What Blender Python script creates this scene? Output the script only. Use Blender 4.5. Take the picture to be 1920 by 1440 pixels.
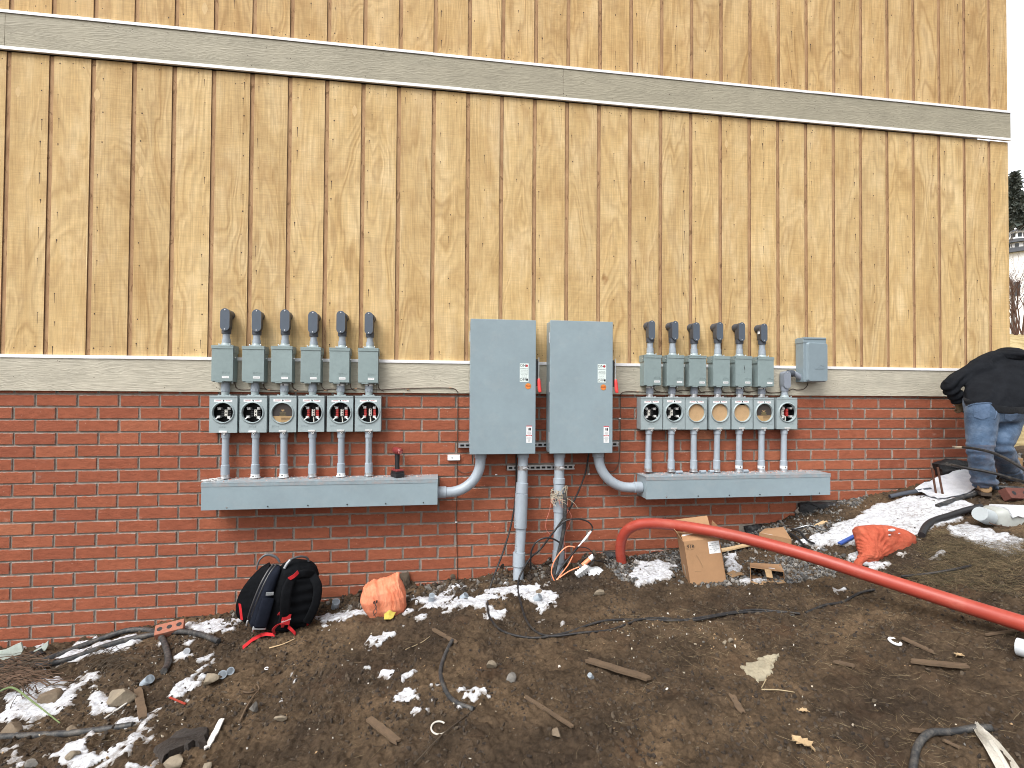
import bpy, bmesh, math, random
import numpy as np
from mathutils import Vector, Matrix, noise as mnoise
random.seed(7); rng = np.random.default_rng(7)
PI = math.pi
for o in list(bpy.data.objects): bpy.data.objects.remove(o)
scene = bpy.context.scene
COL = scene.collection

# ------------------------------------------------------------------ camera
FPX = 949.0; YAW, PITCH, ROLL = .14328, .01693, .00653
CAM = np.array([3.43743, -4.52982, 1.75])
_cy, _sy, _cp, _sp, _cr, _sr = math.cos(YAW), math.sin(YAW), math.cos(PITCH), math.sin(PITCH), math.cos(ROLL), math.sin(ROLL)
CF = np.array([_sy*_cp, _cy*_cp, _sp]); _R0 = np.array([_cy, -_sy, 0]); _U0 = np.cross(_R0, CF)
CR = _cr*_R0 + _sr*_U0; CU = -_sr*_R0 + _cr*_U0
cam = bpy.data.cameras.new('camera'); camo = bpy.data.objects.new('camera', cam); COL.objects.link(camo)
cam.sensor_width = 36; cam.lens = FPX/1920*36; cam.clip_start = .05; cam.clip_end = 1000
mw = Matrix.Identity(4)
for i in range(3):
    mw[i][0] = CR[i]; mw[i][1] = CU[i]; mw[i][2] = -CF[i]; mw[i][3] = CAM[i]
camo.matrix_world = mw
scene.camera = camo

# ------------------------------------------------------------------ light
SUN_EL, SUN_AZ = math.radians(52), math.radians(222)     # azimuth clockwise from +Y: high, from the front left
world = bpy.data.worlds.new("World"); scene.world = world; world.use_nodes = True
wn = world.node_tree; wn.nodes.clear()
sky = wn.nodes.new('ShaderNodeTexSky'); sky.sky_type = 'NISHITA'; sky.sun_disc = False
sky.sun_elevation = SUN_EL; sky.sun_rotation = SUN_AZ; sky.air_density = 1.0; sky.dust_density = 4.0; sky.ozone_density = 1.0
hs = wn.nodes.new('ShaderNodeHueSaturation'); hs.inputs['Saturation'].default_value = .16
bg = wn.nodes.new('ShaderNodeBackground'); bg.inputs['Strength'].default_value = .15
wo = wn.nodes.new('ShaderNodeOutputWorld')
# thin overcast: the cloud is brightest low behind the building
tc = wn.nodes.new('ShaderNodeTexCoord'); sx_ = wn.nodes.new('ShaderNodeSeparateXYZ'); wn.links.new(tc.outputs['Generated'], sx_.inputs[0])
mr = wn.nodes.new('ShaderNodeMapRange'); mr.interpolation_type = 'SMOOTHSTEP'
for k_, v_ in (('From Min', .1), ('From Max', .75), ('To Min', 1.0), ('To Max', 2.3)): mr.inputs[k_].default_value = v_
wn.links.new(sx_.outputs[1], mr.inputs['Value']); vm = wn.nodes.new('ShaderNodeVectorMath'); vm.operation = 'SCALE'
wn.links.new(sky.outputs[0], hs.inputs['Color']); wn.links.new(hs.outputs[0], vm.inputs[0]); wn.links.new(mr.outputs[0], vm.inputs['Scale']); wn.links.new(vm.outputs[0], bg.inputs[0]); wn.links.new(bg.outputs[0], wo.inputs[0])
sl = bpy.data.lights.new('sun', 'SUN'); sl.energy = 1.5; sl.angle = math.radians(34); sl.color = (1, .97, .92)
so = bpy.data.objects.new('sun', sl); COL.objects.link(so)
sd = Vector((math.sin(SUN_AZ)*math.cos(SUN_EL), math.cos(SUN_AZ)*math.cos(SUN_EL), math.sin(SUN_EL)))
so.rotation_euler = sd.to_track_quat('Z', 'Y').to_euler(); so.location = (0, -6, 8)
scene.view_settings.view_transform = 'Standard'; scene.view_settings.look = 'None'
scene.view_settings.exposure = .70; scene.view_settings.gamma = 1
scene.render.engine = 'CYCLES'
scene.cycles.max_bounces = 6; scene.cycles.filter_width = 1.0

# ------------------------------------------------------------------ points: pixel of the photo -> real point on a plane / on the ground
def ray(u, v): return CF + (u-960)/FPX*CR + (720-v)/FPX*CU
def P(u, v, y=0.0):
    d = ray(u, v); t = (y-CAM[1])/d[1]; return Vector(CAM + d*t)
_lat = rng.random((8, 256, 256))
def vn(x, y, s):
    x = np.asarray(x, float); y = np.asarray(y, float); L = _lat[s % 8]
    xi = np.floor(x).astype(int); yi = np.floor(y).astype(int); fx = x-xi; fy = y-yi
    fx = fx*fx*(3-2*fx); fy = fy*fy*(3-2*fy); xi = xi+s*37; yi = yi+s*91
    a = L[xi & 255, yi & 255]; b = L[(xi+1) & 255, yi & 255]; c = L[xi & 255, (yi+1) & 255]; d = L[(xi+1) & 255, (yi+1) & 255]
    return (a*(1-fx)+b*fx)*(1-fy)+(c*(1-fx)+d*fx)*fy
def fbm(x, y, s=0, o=4):
    r = 0; a = .5; n = 0
    for i in range(o):
        r = r+a*vn(np.asarray(x)*2**i, np.asarray(y)*2**i, s+i); n += a; a *= .5
    return r/n
BX = [-60,-3,0.05,.61,1.32,1.77,2.45,3.16,3.67,4.1,4.59,5.05,5.57,6.39,6.95,7.3,8.15,8.71,9.3,12,20,80]
BZ = [b+1.75 for b in [-3.2,-2.2,-2.03,-1.98,-1.89,-1.85,-1.80,-1.71,-1.65,-1.62,-1.58,-1.53,-1.49,-1.34,-1.17,-1.08,-0.94,-0.80,-.68,-.45,-.2,0]]
def sstep(t): t = np.clip(t, 0, 1); return t*t*(3-2*t)
def gh(x, y):
    x = np.asarray(x, float); y = np.asarray(y, float)
    hill = (2.5*sstep((y-2)/10)+.13*np.maximum(y-12, 0)) * sstep((x-9.6)/3)
    return np.interp(x, BX, BZ)+0.035*np.minimum(y, 0)+hill
def gfull(x, y):
    x = np.asarray(x, float); y = np.asarray(y, float)
    near = (np.abs(x-4.5) < 9) & (y > -6) & (y < 4)
    r = .05*(fbm(x*1.7, y*1.7, 1, 3)-.5)
    q = .040*(fbm(x*7, y*7, 2, 3)-.5)+.030*(np.abs(fbm(x*19+3, y*19, 3, 3)-.5)*2-.3)+.022*(fbm(x*48, y*48, 5, 2)-.5)
    lump = np.exp(-((y+.06)/.10)**2)*np.clip(fbm(x*9, y*9, 4, 3)-.42, 0, 1)*.22*(x < 5.2)*(x > 1.9)
    return gh(x, y)+r+np.where(near, q+lump, 0)
def G(u, v, dz=0.0):
    d = ray(u, v); t = np.arange(.6, 40, .004)
    p = CAM[None]+d[None]*t[:, None]; h = gh(p[:, 0], p[:, 1])
    i = int(np.argmax(p[:, 2] < h)); q = p[i]
    for _ in range(0): pass
    return Vector((q[0], q[1], float(gfull(q[0], q[1]))+dz))
def GX(x, y, dz=0.0): return Vector((x, y, float(gfull(x, y))+dz))
def ppm(p): return FPX/float((np.array(p)-CAM)@CF)          # photo pixels per metre at a point

# ------------------------------------------------------------------ object helpers
def tag(o, label=None, cat=None, group=None, kind=None):
    if label: o['label'] = label
    if cat: o['category'] = cat
    if group: o['group'] = group
    if kind: o['kind'] = kind
    return o
ORG = {}
def thing(name, label, cat, loc, group=None):
    o = bpy.data.objects.new(name, None); COL.objects.link(o); o.location = Vector(loc); o.empty_display_size = .05
    ORG[o] = Vector(loc); return tag(o, label, cat, group)
class MB:
    """collects shapes (in world coordinates) and links them as ONE mesh object"""
    def __init__(s): s.v = []; s.f = []; s.m = []; s.c = []; s.uv = []; s.sm = []; s.hasuv = False
    def add(s, vs, fs, mat=0, rnd=None, smooth=False, uvs=None):
        b = len(s.v); s.v += [tuple(p) for p in vs]
        r = random.random() if rnd is None else rnd
        for k, f in enumerate(fs):
            s.f.append(tuple(i+b for i in f)); s.m.append(mat); s.c.append(r); s.sm.append(smooth)
            s.uv.append(uvs[k] if uvs else None)
        if uvs: s.hasuv = True
        return s
    def box(s, x0, x1, y0, y1, z0, z1, bev=0.0, mat=0, M=None, rnd=None):
        if bev <= 0:
            vs = [(x, y, z) for x in (x0, x1) for y in (y0, y1) for z in (z0, z1)]
            fs = [(0,1,3,2),(4,6,7,5),(0,4,5,1),(2,3,7,6),(0,2,6,4),(1,5,7,3)]
        else:
            bm = bmesh.new(); bmesh.ops.create_cube(bm, size=1)
            for q in bm.verts: q.co = Vector(((x0+x1)/2+q.co.x*(x1-x0), (y0+y1)/2+q.co.y*(y1-y0), (z0+z1)/2+q.co.z*(z1-z0)))
            bmesh.ops.bevel(bm, geom=bm.edges[:], offset=bev, segments=2, affect='EDGES', profile=.6)
            bm.verts.index_update(); vs = [tuple(q.co) for q in bm.verts]; fs = [tuple(q.index for q in f.verts) for f in bm.faces]; bm.free()
        if M is not None: vs = [M @ Vector(q) for q in vs]
        return s.add(vs, fs, mat, rnd)
    def tube(s, pts, r, seg=12, mat=0, sub=0, caps=True, rnd=None, flat=None):
        pts = [Vector(p) for p in pts]; n0 = len(pts)
        rr = [r]*n0 if not hasattr(r, '__len__') else list(r)
        if sub and n0 > 2:
            q = []; qr = []
            for i in range(n0-1):
                a = pts[max(i-1, 0)]; b = pts[i]; c = pts[i+1]; d = pts[min(i+2, n0-1)]
                for k in range(sub):
                    t = k/sub
                    q.append(.5*((2*b)+(c-a)*t+(2*a-5*b+4*c-d)*t*t+(3*b-a-3*c+d)*t**3)); qr.append(rr[i]*(1-t)+rr[i+1]*t)
            q.append(pts[-1]); qr.append(rr[-1]); pts, rr = q, qr
        n = len(pts); vs = []; fs = []; prev = None
        for i in range(n):
            t = (pts[min(i+1, n-1)]-pts[max(i-1, 0)])
            t = t.normalized() if t.length > 1e-9 else Vector((0, 0, 1))
            if prev is None:
                a = Vector((0, 0, 1)) if abs(t.z) < .9 else Vector((0, 1, 0)); nx = t.cross(a).normalized()
            else: nx = (prev-t*prev.dot(t)).normalized()
            ny = t.cross(nx); prev = nx
            for k in range(seg):
                w = 2*PI*k/seg; fl = 1 if flat is None else flat
                vs.append(pts[i]+nx*math.cos(w)*rr[i]+ny*math.sin(w)*rr[i]*fl)
        for i in range(n-1):
            for k in range(seg):
                k2 = (k+1) % seg; fs.append((i*seg+k, i*seg+k2, (i+1)*seg+k2, (i+1)*seg+k))
        s.add(vs, fs, mat, rnd, True)
        if caps:
            s.add(vs[:seg], [tuple(range(seg-1, -1, -1))], mat, rnd); s.add(vs[-seg:], [tuple(range(seg))], mat, rnd)
        return s
    def cyl(s, p0, p1, r, seg=20, mat=0, r1=None, rnd=None): return s.tube([p0, p1], [r, r if r1 is None else r1], seg, mat, rnd=rnd)
    def pipe(s, pts, r, th, seg=16, mat=0, sub=0):
        """a hollow pipe with open ends"""
        s.tube(pts, r, seg, mat, sub, caps=False); s.tube(pts, r-th, seg, mat, sub, caps=False)
        for e, a in ((0, 1), (-1, -2)):
            p = Vector(pts[e]); t = (p-Vector(pts[a])).normalized(); s.tube([p-t*.001, p+t*.0005, p+t*.0005, p-t*.001], [r, r, r-th, r-th], seg, mat, caps=False)
        return s
    def ball(s, c, r, seg=10, mat=0, sc=(1, 1, 1), rnd=None):
        vs = []; fs = []; c = Vector(c)
        for i in range(seg+1):
            th = PI*i/seg
            for k in range(seg*2):
                ph = PI*k/seg; vs.append(c+Vector((math.sin(th)*math.cos(ph)*sc[0], math.sin(th)*math.sin(ph)*sc[1], math.cos(th)*sc[2]))*r)
        w = seg*2
        for i in range(seg):
            for k in range(w): fs.append((i*w+k, (i+1)*w+k, (i+1)*w+(k+1) % w, i*w+(k+1) % w))
        return s.add(vs, fs, mat, rnd, True)
    def loft(s, secs, n=32, mat=0, caps=True, rnd=None, wr=None):
        """secs: (centre, half-axis a, half-axis b, superellipse exponent)"""
        vs = []; fs = []
        for j, (c, a, b, p) in enumerate(secs):
            c, a, b = Vector(c), Vector(a), Vector(b)
            for k in range(n):
                w = 2*PI*k/n; cs, sn = math.cos(w), math.sin(w)
                x = math.copysign(abs(cs)**(2/p), cs); y = math.copysign(abs(sn)**(2/p), sn)
                q = 1.0 if wr is None else 1+wr(j/(len(secs)-1), w)
                vs.append(c+(a*x+b*y)*q)
        for j in range(len(secs)-1):
            for k in range(n): fs.append((j*n+k, j*n+(k+1) % n, (j+1)*n+(k+1) % n, (j+1)*n+k))
        s.add(vs, fs, mat, rnd, True)
        if caps:
            s.add(vs[:n], [tuple(range(n-1, -1, -1))], mat, rnd, True); s.add(vs[-n:], [tuple(range(n))], mat, rnd, True)
        return s
    def prism(s, outline, y0, y1, mat=0, rnd=None, smooth=False):
        """outline: (x, z) points in the wall plane, extruded from y0 to y1"""
        n = len(outline); vs = [(x, y0, z) for x, z in outline]+[(x, y1, z) for x, z in outline]
        s.add(vs, [tuple(range(n)), tuple(range(2*n-1, n-1, -1))], mat, rnd)
        fs = [(k, k+n, (k+1) % n+n, (k+1) % n) for k in range(n)]
        return s.add(vs, fs, mat, rnd, smooth)
    def sheet(s, rows, mat=0, th=.004, rnd=None, smooth=True):
        """a grid of points given a small thickness"""
        R = len(rows); Cn = len(rows[0]); top = [Vector(p) for r in rows for p in r]
        nr = []
        for i in range(R):
            for j in range(Cn):
                a = top[min(i+1, R-1)*Cn+j]-top[max(i-1, 0)*Cn+j]; b = top[i*Cn+min(j+1, Cn-1)]-top[i*Cn+max(j-1, 0)]
                q = b.cross(a); nr.append(q.normalized() if q.length > 1e-12 else Vector((0, 0, 1)))
        bot = [p-k*th for p, k in zip(top, nr)]; N = R*Cn; fs = []
        for i in range(R-1):
            for j in range(Cn-1):
                a, b, c, d = i*Cn+j, i*Cn+j+1, (i+1)*Cn+j+1, (i+1)*Cn+j
                fs.append((a, b, c, d)); fs.append((N+d, N+c, N+b, N+a))
        e = [(0*Cn+j) for j in range(Cn)]+[i*Cn+Cn-1 for i in range(1, R)]+[(R-1)*Cn+j for j in range(Cn-2, -1, -1)]+[i*Cn for i in range(R-2, 0, -1)]
        for k in range(len(e)):
            a, b = e[k], e[(k+1) % len(e)]; fs.append((b, a, N+a, N+b))
        return s.add(top+bot, fs, mat, rnd, smooth)
    def build(s, name, mats, parent=None, label=None, smooth=None, auto=None):
        me = bpy.data.meshes.new(name)
        off = Vector((0, 0, 0)) if parent is None else ORG[parent]
        V = np.array(s.v, dtype=np.float64).reshape(-1, 3)-np.array(off)
        me.from_pydata(V.tolist(), [], s.f)
        if not isinstance(mats, (list, tuple)): mats = [mats]
        for m in mats: me.materials.append(m)
        me.polygons.foreach_set('material_index', s.m)
        me.polygons.foreach_set('use_smooth', s.sm if smooth is None else [smooth]*len(s.f))
        at = me.attributes.new('rnd', 'FLOAT', 'FACE'); at.data.foreach_set('value', s.c)
        if s.hasuv:
            uv = me.uv_layers.new(name='UVMap'); fl = []
            for f, u in zip(s.f, s.uv):
                fl += [c for q in (u if u else [(.5, .5)]*len(f)) for c in q]
            uv.data.foreach_set('uv', fl)
        me.update()
        if any(s.sm): me.set_sharp_from_angle(angle=math.radians(38))
        o = bpy.data.objects.new(name, me); COL.objects.link(o)
        if parent is not None: o.parent = parent; ORG[o] = off
        if label: o['label'] = label
        return o
def solid(mb, voxel, iters, name, mats, parent, fn=None, factor=.5):
    """the shapes in mb merged into one continuous skin"""
    o = mb.build('tmp', mats, parent); r = o.modifiers.new('r', 'REMESH'); r.mode = 'VOXEL'; r.voxel_size = voxel
    if iters:
        q = o.modifiers.new('s', 'SMOOTH'); q.iterations = iters; q.factor = factor
    dg = bpy.context.evaluated_depsgraph_get(); dg.update()
    me = bpy.data.meshes.new_from_object(o.evaluated_get(dg)); me.name = name
    old = o.data; o.modifiers.clear(); o.data = me; bpy.data.meshes.remove(old); o.name = name
    me.materials.clear()
    for m in (mats if isinstance(mats, (list, tuple)) else [mats]): me.materials.append(m)
    nv = len(me.vertices); co = np.empty(nv*3); me.vertices.foreach_get('co', co); co = co.reshape(-1, 3)
    if fn is not None:
        no = np.empty(nv*3); me.vertices.foreach_get('normal', no); no = no.reshape(-1, 3)
        co = co+no*fn(co+np.array(ORG.get(parent, (0, 0, 0))))[:, None]; me.vertices.foreach_set('co', co.ravel())
    me.polygons.foreach_set('use_smooth', [True]*len(me.polygons)); me.update()
    return o
def text(name, s, size, loc, mat, parent, X=(1, 0, 0), Z=(0, 0, 1), ext=.0004, align='CENTER', shear=0.0, label=None):
    cu = bpy.data.curves.new(name, 'FONT'); cu.body = s; cu.size = size; cu.align_x = align; cu.align_y = 'CENTER'; cu.extrude = ext; cu.shear = shear; cu.resolution_u = 2
    t = bpy.data.objects.new('tmp_text', cu); COL.objects.link(t)
    dg = bpy.context.evaluated_depsgraph_get(); dg.update(); me = bpy.data.meshes.new_from_object(t.evaluated_get(dg)); me.name = name
    bpy.data.objects.remove(t); me.materials.clear(); me.materials.append(mat)
    X = Vector(X).normalized(); Z = Vector(Z).normalized(); Nn = X.cross(Z)
    off = ORG[parent] if parent is not None else Vector((0, 0, 0))
    M = Matrix((( X.x, Z.x, Nn.x, 0), (X.y, Z.y, Nn.y, 0), (X.z, Z.z, Nn.z, 0), (0, 0, 0, 1)))
    me.transform(Matrix.Translation(Vector(loc)-off) @ M)
    o = bpy.data.objects.new(name, me); COL.objects.link(o)
    if parent is not None: o.parent = parent; ORG[o] = off
    if label: o['label'] = label
    return o

# ------------------------------------------------------------------ material helpers
def nd(nt, typ, ins=None, **props):
    n = nt.nodes.new(typ)
    for k, v in props.items(): setattr(n, k, v)
    for k, v in (ins or {}).items():
        s = n.inputs[k]
        if isinstance(v, bpy.types.NodeSocket): nt.links.new(v, s)
        else: s.default_value = v
    return n
def c4(c): return (c[0], c[1], c[2], 1) if hasattr(c, '__len__') and len(c) == 3 else c
def mth(nt, op, a, b=0.0, clamp=False):
    n = nt.nodes.new('ShaderNodeMath'); n.operation = op; n.use_clamp = clamp
    for i, v in enumerate((a, b)):
        if isinstance(v, bpy.types.NodeSocket): nt.links.new(v, n.inputs[i])
        else: n.inputs[i].default_value = v
    return n.outputs[0]
def mix(nt, f, a, b, blend='MIX'):
    n = nt.nodes.new('ShaderNodeMix'); n.data_type = 'RGBA'; n.blend_type = blend
    for i, v in ((0, f), (6, a), (7, b)):
        if isinstance(v, bpy.types.NodeSocket): nt.links.new(v, n.inputs[i])
        else: n.inputs[i].default_value = c4(v) if i else v
    return n.outputs[2]
def ramp(nt, f, stops):
    n = nt.nodes.new('ShaderNodeValToRGB'); e = n.color_ramp.elements
    while len(e) < len(stops): e.new(.5)
    for k, (p, c) in enumerate(stops): e[k].position = p; e[k].color = c4(c if hasattr(c, '__len__') else (c, c, c))
    nt.links.new(f, n.inputs[0]); return n.outputs[0]
def noise(nt, vec, scale, detail=4, rough=.55, dist=0.0):
    return nd(nt, 'ShaderNodeTexNoise', {'Vector': vec, 'Scale': scale, 'Detail': detail, 'Roughness': rough, 'Distortion': dist}).outputs['Fac']
def coords(nt, scale=(1, 1, 1), off=None):
    t = nd(nt, 'ShaderNodeTexCoord'); ge = nd(nt, 'ShaderNodeNewGeometry')
    mp = nd(nt, 'ShaderNodeMapping', {'Vector': ge.outputs['Position'], 'Scale': scale})
    return mp.outputs[0]
def newmat(name):
    m = bpy.data.materials.new(name); m.use_nodes = True; nt = m.node_tree
    b = nt.nodes['Principled BSDF']; return m, nt, b
def setb(nt, b, **k):
    for n, v in k.items():
        s = b.inputs[n.replace('_', ' ')]
        if isinstance(v, bpy.types.NodeSocket): nt.links.new(v, s)
        else: s.default_value = c4(v) if hasattr(v, '__len__') else v
def bump(nt, b, h, dist, strength=1.0, prev=None):
    n = nd(nt, 'ShaderNodeBump', {'Height': h, 'Distance': dist, 'Strength': strength})
    if prev is not None: nt.links.new(prev, n.inputs['Normal'])
    nt.links.new(n.outputs[0], b.inputs['Normal']); return n.outputs[0]
def M(name, col, rough=.6, metal=0.0, var=.12, scale=9.0, bmp=0.0, bscale=120.0, spec=.5, dirt=None, dirt_amt=0.0, tint=None, stretch=(1, 1, 1)):
    """general painted / plastic / metal surface: uneven colour, uneven gloss, fine relief, patches of dirt"""
    m, nt, b = newmat(name); v = coords(nt, stretch)
    n1 = noise(nt, v, scale, 6, .65); n2 = noise(nt, v, scale*7, 4, .6)
    f = mth(nt, 'ADD', mth(nt, 'MULTIPLY', n1, .7), mth(nt, 'MULTIPLY', n2, .3))
    lo = [max(0, x*(1-2*var)) for x in col]; hi = [min(1, x*(1+2*var)) for x in col]
    if tint: hi = [a*(1-.5)+t*.5 for a, t in zip(hi, tint)]
    c = ramp(nt, f, [(.25, lo), (.75, hi)])
    at = nd(nt, 'ShaderNodeAttribute', attribute_name='rnd').outputs['Fac']
    c = mix(nt, 1.0, c, ramp(nt, at, [(0, 1-var*.8), (1, 1.0+min(.0, var))]), 'MULTIPLY')
    if dirt is not None:
        k = ramp(nt, noise(nt, v, scale*1.7, 8, .75), [(.58-dirt_amt*.25, 0.0), (.75, min(1, dirt_amt*1.4))]); c = mix(nt, k, c, dirt)
    setb(nt, b, Base_Color=c, Metallic=metal, Specular_IOR_Level=spec,
         Roughness=mth(nt, 'ADD', rough-.1, mth(nt, 'MULTIPLY', n2, .2), True))
    if bmp: bump(nt, b, noise(nt, v, bscale, 4, .6), bmp)
    return m
# ------------------------------------------------------------------ materials
def sep(nt, v): n = nd(nt, 'ShaderNodeSeparateXYZ', {'Vector': v}); return n.outputs
def com(nt, x, y, z):
    n = nt.nodes.new('ShaderNodeCombineXYZ')
    for i, q in enumerate((x, y, z)):
        if isinstance(q, bpy.types.NodeSocket): nt.links.new(q, n.inputs[i])
        else: n.inputs[i].default_value = q
    return n.outputs[0]
def attr(nt, n='rnd'): return nd(nt, 'ShaderNodeAttribute', attribute_name=n).outputs['Fac']

def brick_mat():
    m, nt, b = newmat('red_brick'); v = coords(nt)
    r = attr(nt)
    base = ramp(nt, r, [(0, (.215,.062,.037)), (.25, (.255,.076,.042)), (.6, (.290,.089,.047)), (.85, (.325,.106,.056)), (1, (.375,.142,.076))])
    vs = coords(nt, (.6, 1, 1.4))
    n1 = noise(nt, vs, 22, 6, .7); base = mix(nt, 1, base, ramp(nt, n1, [(.3, .80), (.7, 1.20)]), 'MULTIPLY')
    # dark fired specks and pale scratches
    vo = nd(nt, 'ShaderNodeTexVoronoi', {'Vector': v, 'Scale': 75.0}).outputs['Distance']
    sp = ramp(nt, mth(nt, 'ADD', vo, mth(nt, 'MULTIPLY', noise(nt, v, 30, 3), .5)), [(.30, 1.0), (.40, 0.0)])
    base = mix(nt, mth(nt, 'MULTIPLY', sp, .75), base, (.07,.024,.018))
    fl = nd(nt, 'ShaderNodeTexVoronoi', {'Vector': v, 'Scale': 17.0}).outputs['Distance']; fl = ramp(nt, mth(nt, 'ADD', fl, mth(nt, 'MULTIPLY', noise(nt, v, 60, 3), .12)), [(.09, .8), (.13, 0.0)]); base = mix(nt, fl, base, (.52,.30,.22))
    ef = ramp(nt, noise(nt, coords(nt, (1, 1, 2.2)), 5.5, 9, .78), [(.60, 0.0), (.74, .55)])
    base = mix(nt, ef, base, (.50,.36,.30))
    # mortar smeared over the edges
    uv = nd(nt, 'ShaderNodeUVMap').outputs[0]; x, y, z = sep(nt, uv)[:3]
    du = mth(nt, 'MULTIPLY', mth(nt, 'MINIMUM', x, mth(nt, 'SUBTRACT', 1, x)), .29); dv = mth(nt, 'MULTIPLY', mth(nt, 'MINIMUM', y, mth(nt, 'SUBTRACT', 1, y)), .09)
    e = mth(nt, 'MINIMUM', du, dv); e = mth(nt, 'ADD', e, mth(nt, 'MULTIPLY', mth(nt, 'SUBTRACT', noise(nt, v, 26, 6, .7), .46), .028))
    sm = ramp(nt, e, [(.0, .9), (.004, 0.0)])
    base = mix(nt, sm, base, (.33,.28,.245))
    setb(nt, b, Base_Color=base, Roughness=.85, Specular_IOR_Level=.25)
    bump(nt, b, mth(nt, 'ADD', noise(nt, vs, 110, 4, .7), mth(nt, 'MULTIPLY', noise(nt, v, 24, 3), 1.5)), .0035)
    return m
def mortar_mat():
    m, nt, b = newmat('grey_mortar'); v = coords(nt)
    c = ramp(nt, noise(nt, v, 12, 7, .7), [(.25, (.17,.147,.127)), (.5, (.255,.225,.197)), (.75, (.37,.335,.30))])
    setb(nt, b, Base_Color=c, Roughness=.95, Specular_IOR_Level=.15); bump(nt, b, noise(nt, v, 160, 5, .7), .004); return m
def wood_mat():
    m, nt, b = newmat('rough_sawn_plywood'); v = coords(nt); x, y, z = sep(nt, v)[:3]
    panel = mth(nt, 'FLOOR', mth(nt, 'DIVIDE', mth(nt, 'ADD', x, .62), 1.2192)); up = mth(nt, 'GREATER_THAN', z, 4.6)
    r = attr(nt)
    seed = mth(nt, 'ADD', mth(nt, 'MULTIPLY', panel, 3.7), mth(nt, 'MULTIPLY', up, 17.0))
    # rotary cut veneer: contour lines of a slow field stretched along the panel
    pv = com(nt, mth(nt, 'MULTIPLY', x, 1.5), seed, mth(nt, 'MULTIPLY', z, .38))
    fld = noise(nt, pv, 1.7, 3, .5, .45)
    ring = mth(nt, 'MULTIPLY', mth(nt, 'ADD', mth(nt, 'SINE', mth(nt, 'MULTIPLY', fld, 95.0)), 1.0), .5)
    ring2 = mth(nt, 'MULTIPLY', mth(nt, 'ADD', mth(nt, 'SINE', mth(nt, 'MULTIPLY', fld, 31.0)), 1.0), .5)
    amt = ramp(nt, noise(nt, com(nt, mth(nt, 'MULTIPLY', x, 1.2), mth(nt, 'ADD', seed, 4.0), mth(nt, 'MULTIPLY', z, .6)), 1.4, 3), [(.34, .10), (.60, 1.0)])
    base = ramp(nt, noise(nt, com(nt, mth(nt, 'MULTIPLY', x, 2.0), seed, mth(nt, 'MULTIPLY', z, .8)), 2.3, 5, .6), [(.25, (.49,.325,.142)), (.5, (.61,.435,.212)), (.75, (.74,.575,.335))])
    base = mix(nt, 1, base, ramp(nt, r, [(0, (.91,.89,.87)), (.5, (1,.985,.96)), (1, (1.06,1.05,1.02))]), 'MULTIPLY')
    g = mth(nt, 'MULTIPLY', mth(nt, 'MULTIPLY', mth(nt, 'POWER', ring, 2.0), amt), .40)
    base = mix(nt, g, base, (.27,.150,.058))
    g2 = mth(nt, 'MULTIPLY', mth(nt, 'MULTIPLY', ring2, amt), .26); base = mix(nt, g2, base, (.76,.60,.34))
    st = noise(nt, com(nt, mth(nt, 'MULTIPLY', x, 95.0), seed, mth(nt, 'MULTIPLY', z, 3.0)), 1.0, 4, .65)
    base = mix(nt, 1, base, ramp(nt, st, [(.28, .80), (.7, 1.10)]), 'MULTIPLY')
    saw = noise(nt, com(nt, mth(nt, 'MULTIPLY', x, 5.0), seed, mth(nt, 'MULTIPLY', z, 190.0)), 1.0, 3, .7)
    base = mix(nt, 1, base, ramp(nt, saw, [(.3, .87), (.68, 1.08)]), 'MULTIPLY')
    kn = nd(nt, 'ShaderNodeTexVoronoi', {'Vector': com(nt, mth(nt, 'MULTIPLY', x, 1.25), seed, mth(nt, 'MULTIPLY', z, .8)), 'Scale': 1.0, 'Randomness': 1.0}).outputs['Distance']
    kk = ramp(nt, mth(nt, 'ADD', kn, mth(nt, 'MULTIPLY', noise(nt, v, 18, 4), .07)), [(.055, .75), (.085, 0.0)]); base = mix(nt, kk, base, (.25,.115,.035))
    bl = ramp(nt, noise(nt, com(nt, x, seed, mth(nt, 'MULTIPLY', z, .7)), 4.5, 7, .7), [(.50, 0.0), (.78, .44)]); base = mix(nt, bl, base, (.36,.20,.080)); base = mix(nt, mth(nt, 'MULTIPLY', up, .30), base, mix(nt, 1, base, (.80,.66,.52), 'MULTIPLY'))
    setb(nt, b, Base_Color=base, Roughness=.78, Specular_IOR_Level=.25)
    bump(nt, b, mth(nt, 'ADD', mth(nt, 'MULTIPLY', saw, .8), mth(nt, 'ADD', st, mth(nt, 'MULTIPLY', ring, .5))), .0022); return m
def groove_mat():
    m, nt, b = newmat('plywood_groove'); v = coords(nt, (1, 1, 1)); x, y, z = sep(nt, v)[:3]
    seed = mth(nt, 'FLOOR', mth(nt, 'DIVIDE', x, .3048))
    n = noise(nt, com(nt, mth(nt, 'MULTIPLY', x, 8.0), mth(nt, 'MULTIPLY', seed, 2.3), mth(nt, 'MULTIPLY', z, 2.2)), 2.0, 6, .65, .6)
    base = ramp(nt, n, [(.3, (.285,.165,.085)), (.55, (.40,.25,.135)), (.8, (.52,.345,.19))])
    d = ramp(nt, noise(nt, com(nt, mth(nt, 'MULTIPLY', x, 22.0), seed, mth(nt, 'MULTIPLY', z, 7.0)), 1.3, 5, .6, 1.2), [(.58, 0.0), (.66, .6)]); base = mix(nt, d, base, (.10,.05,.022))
    setb(nt, b, Base_Color=base, Roughness=.85, Specular_IOR_Level=.2); return m
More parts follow.
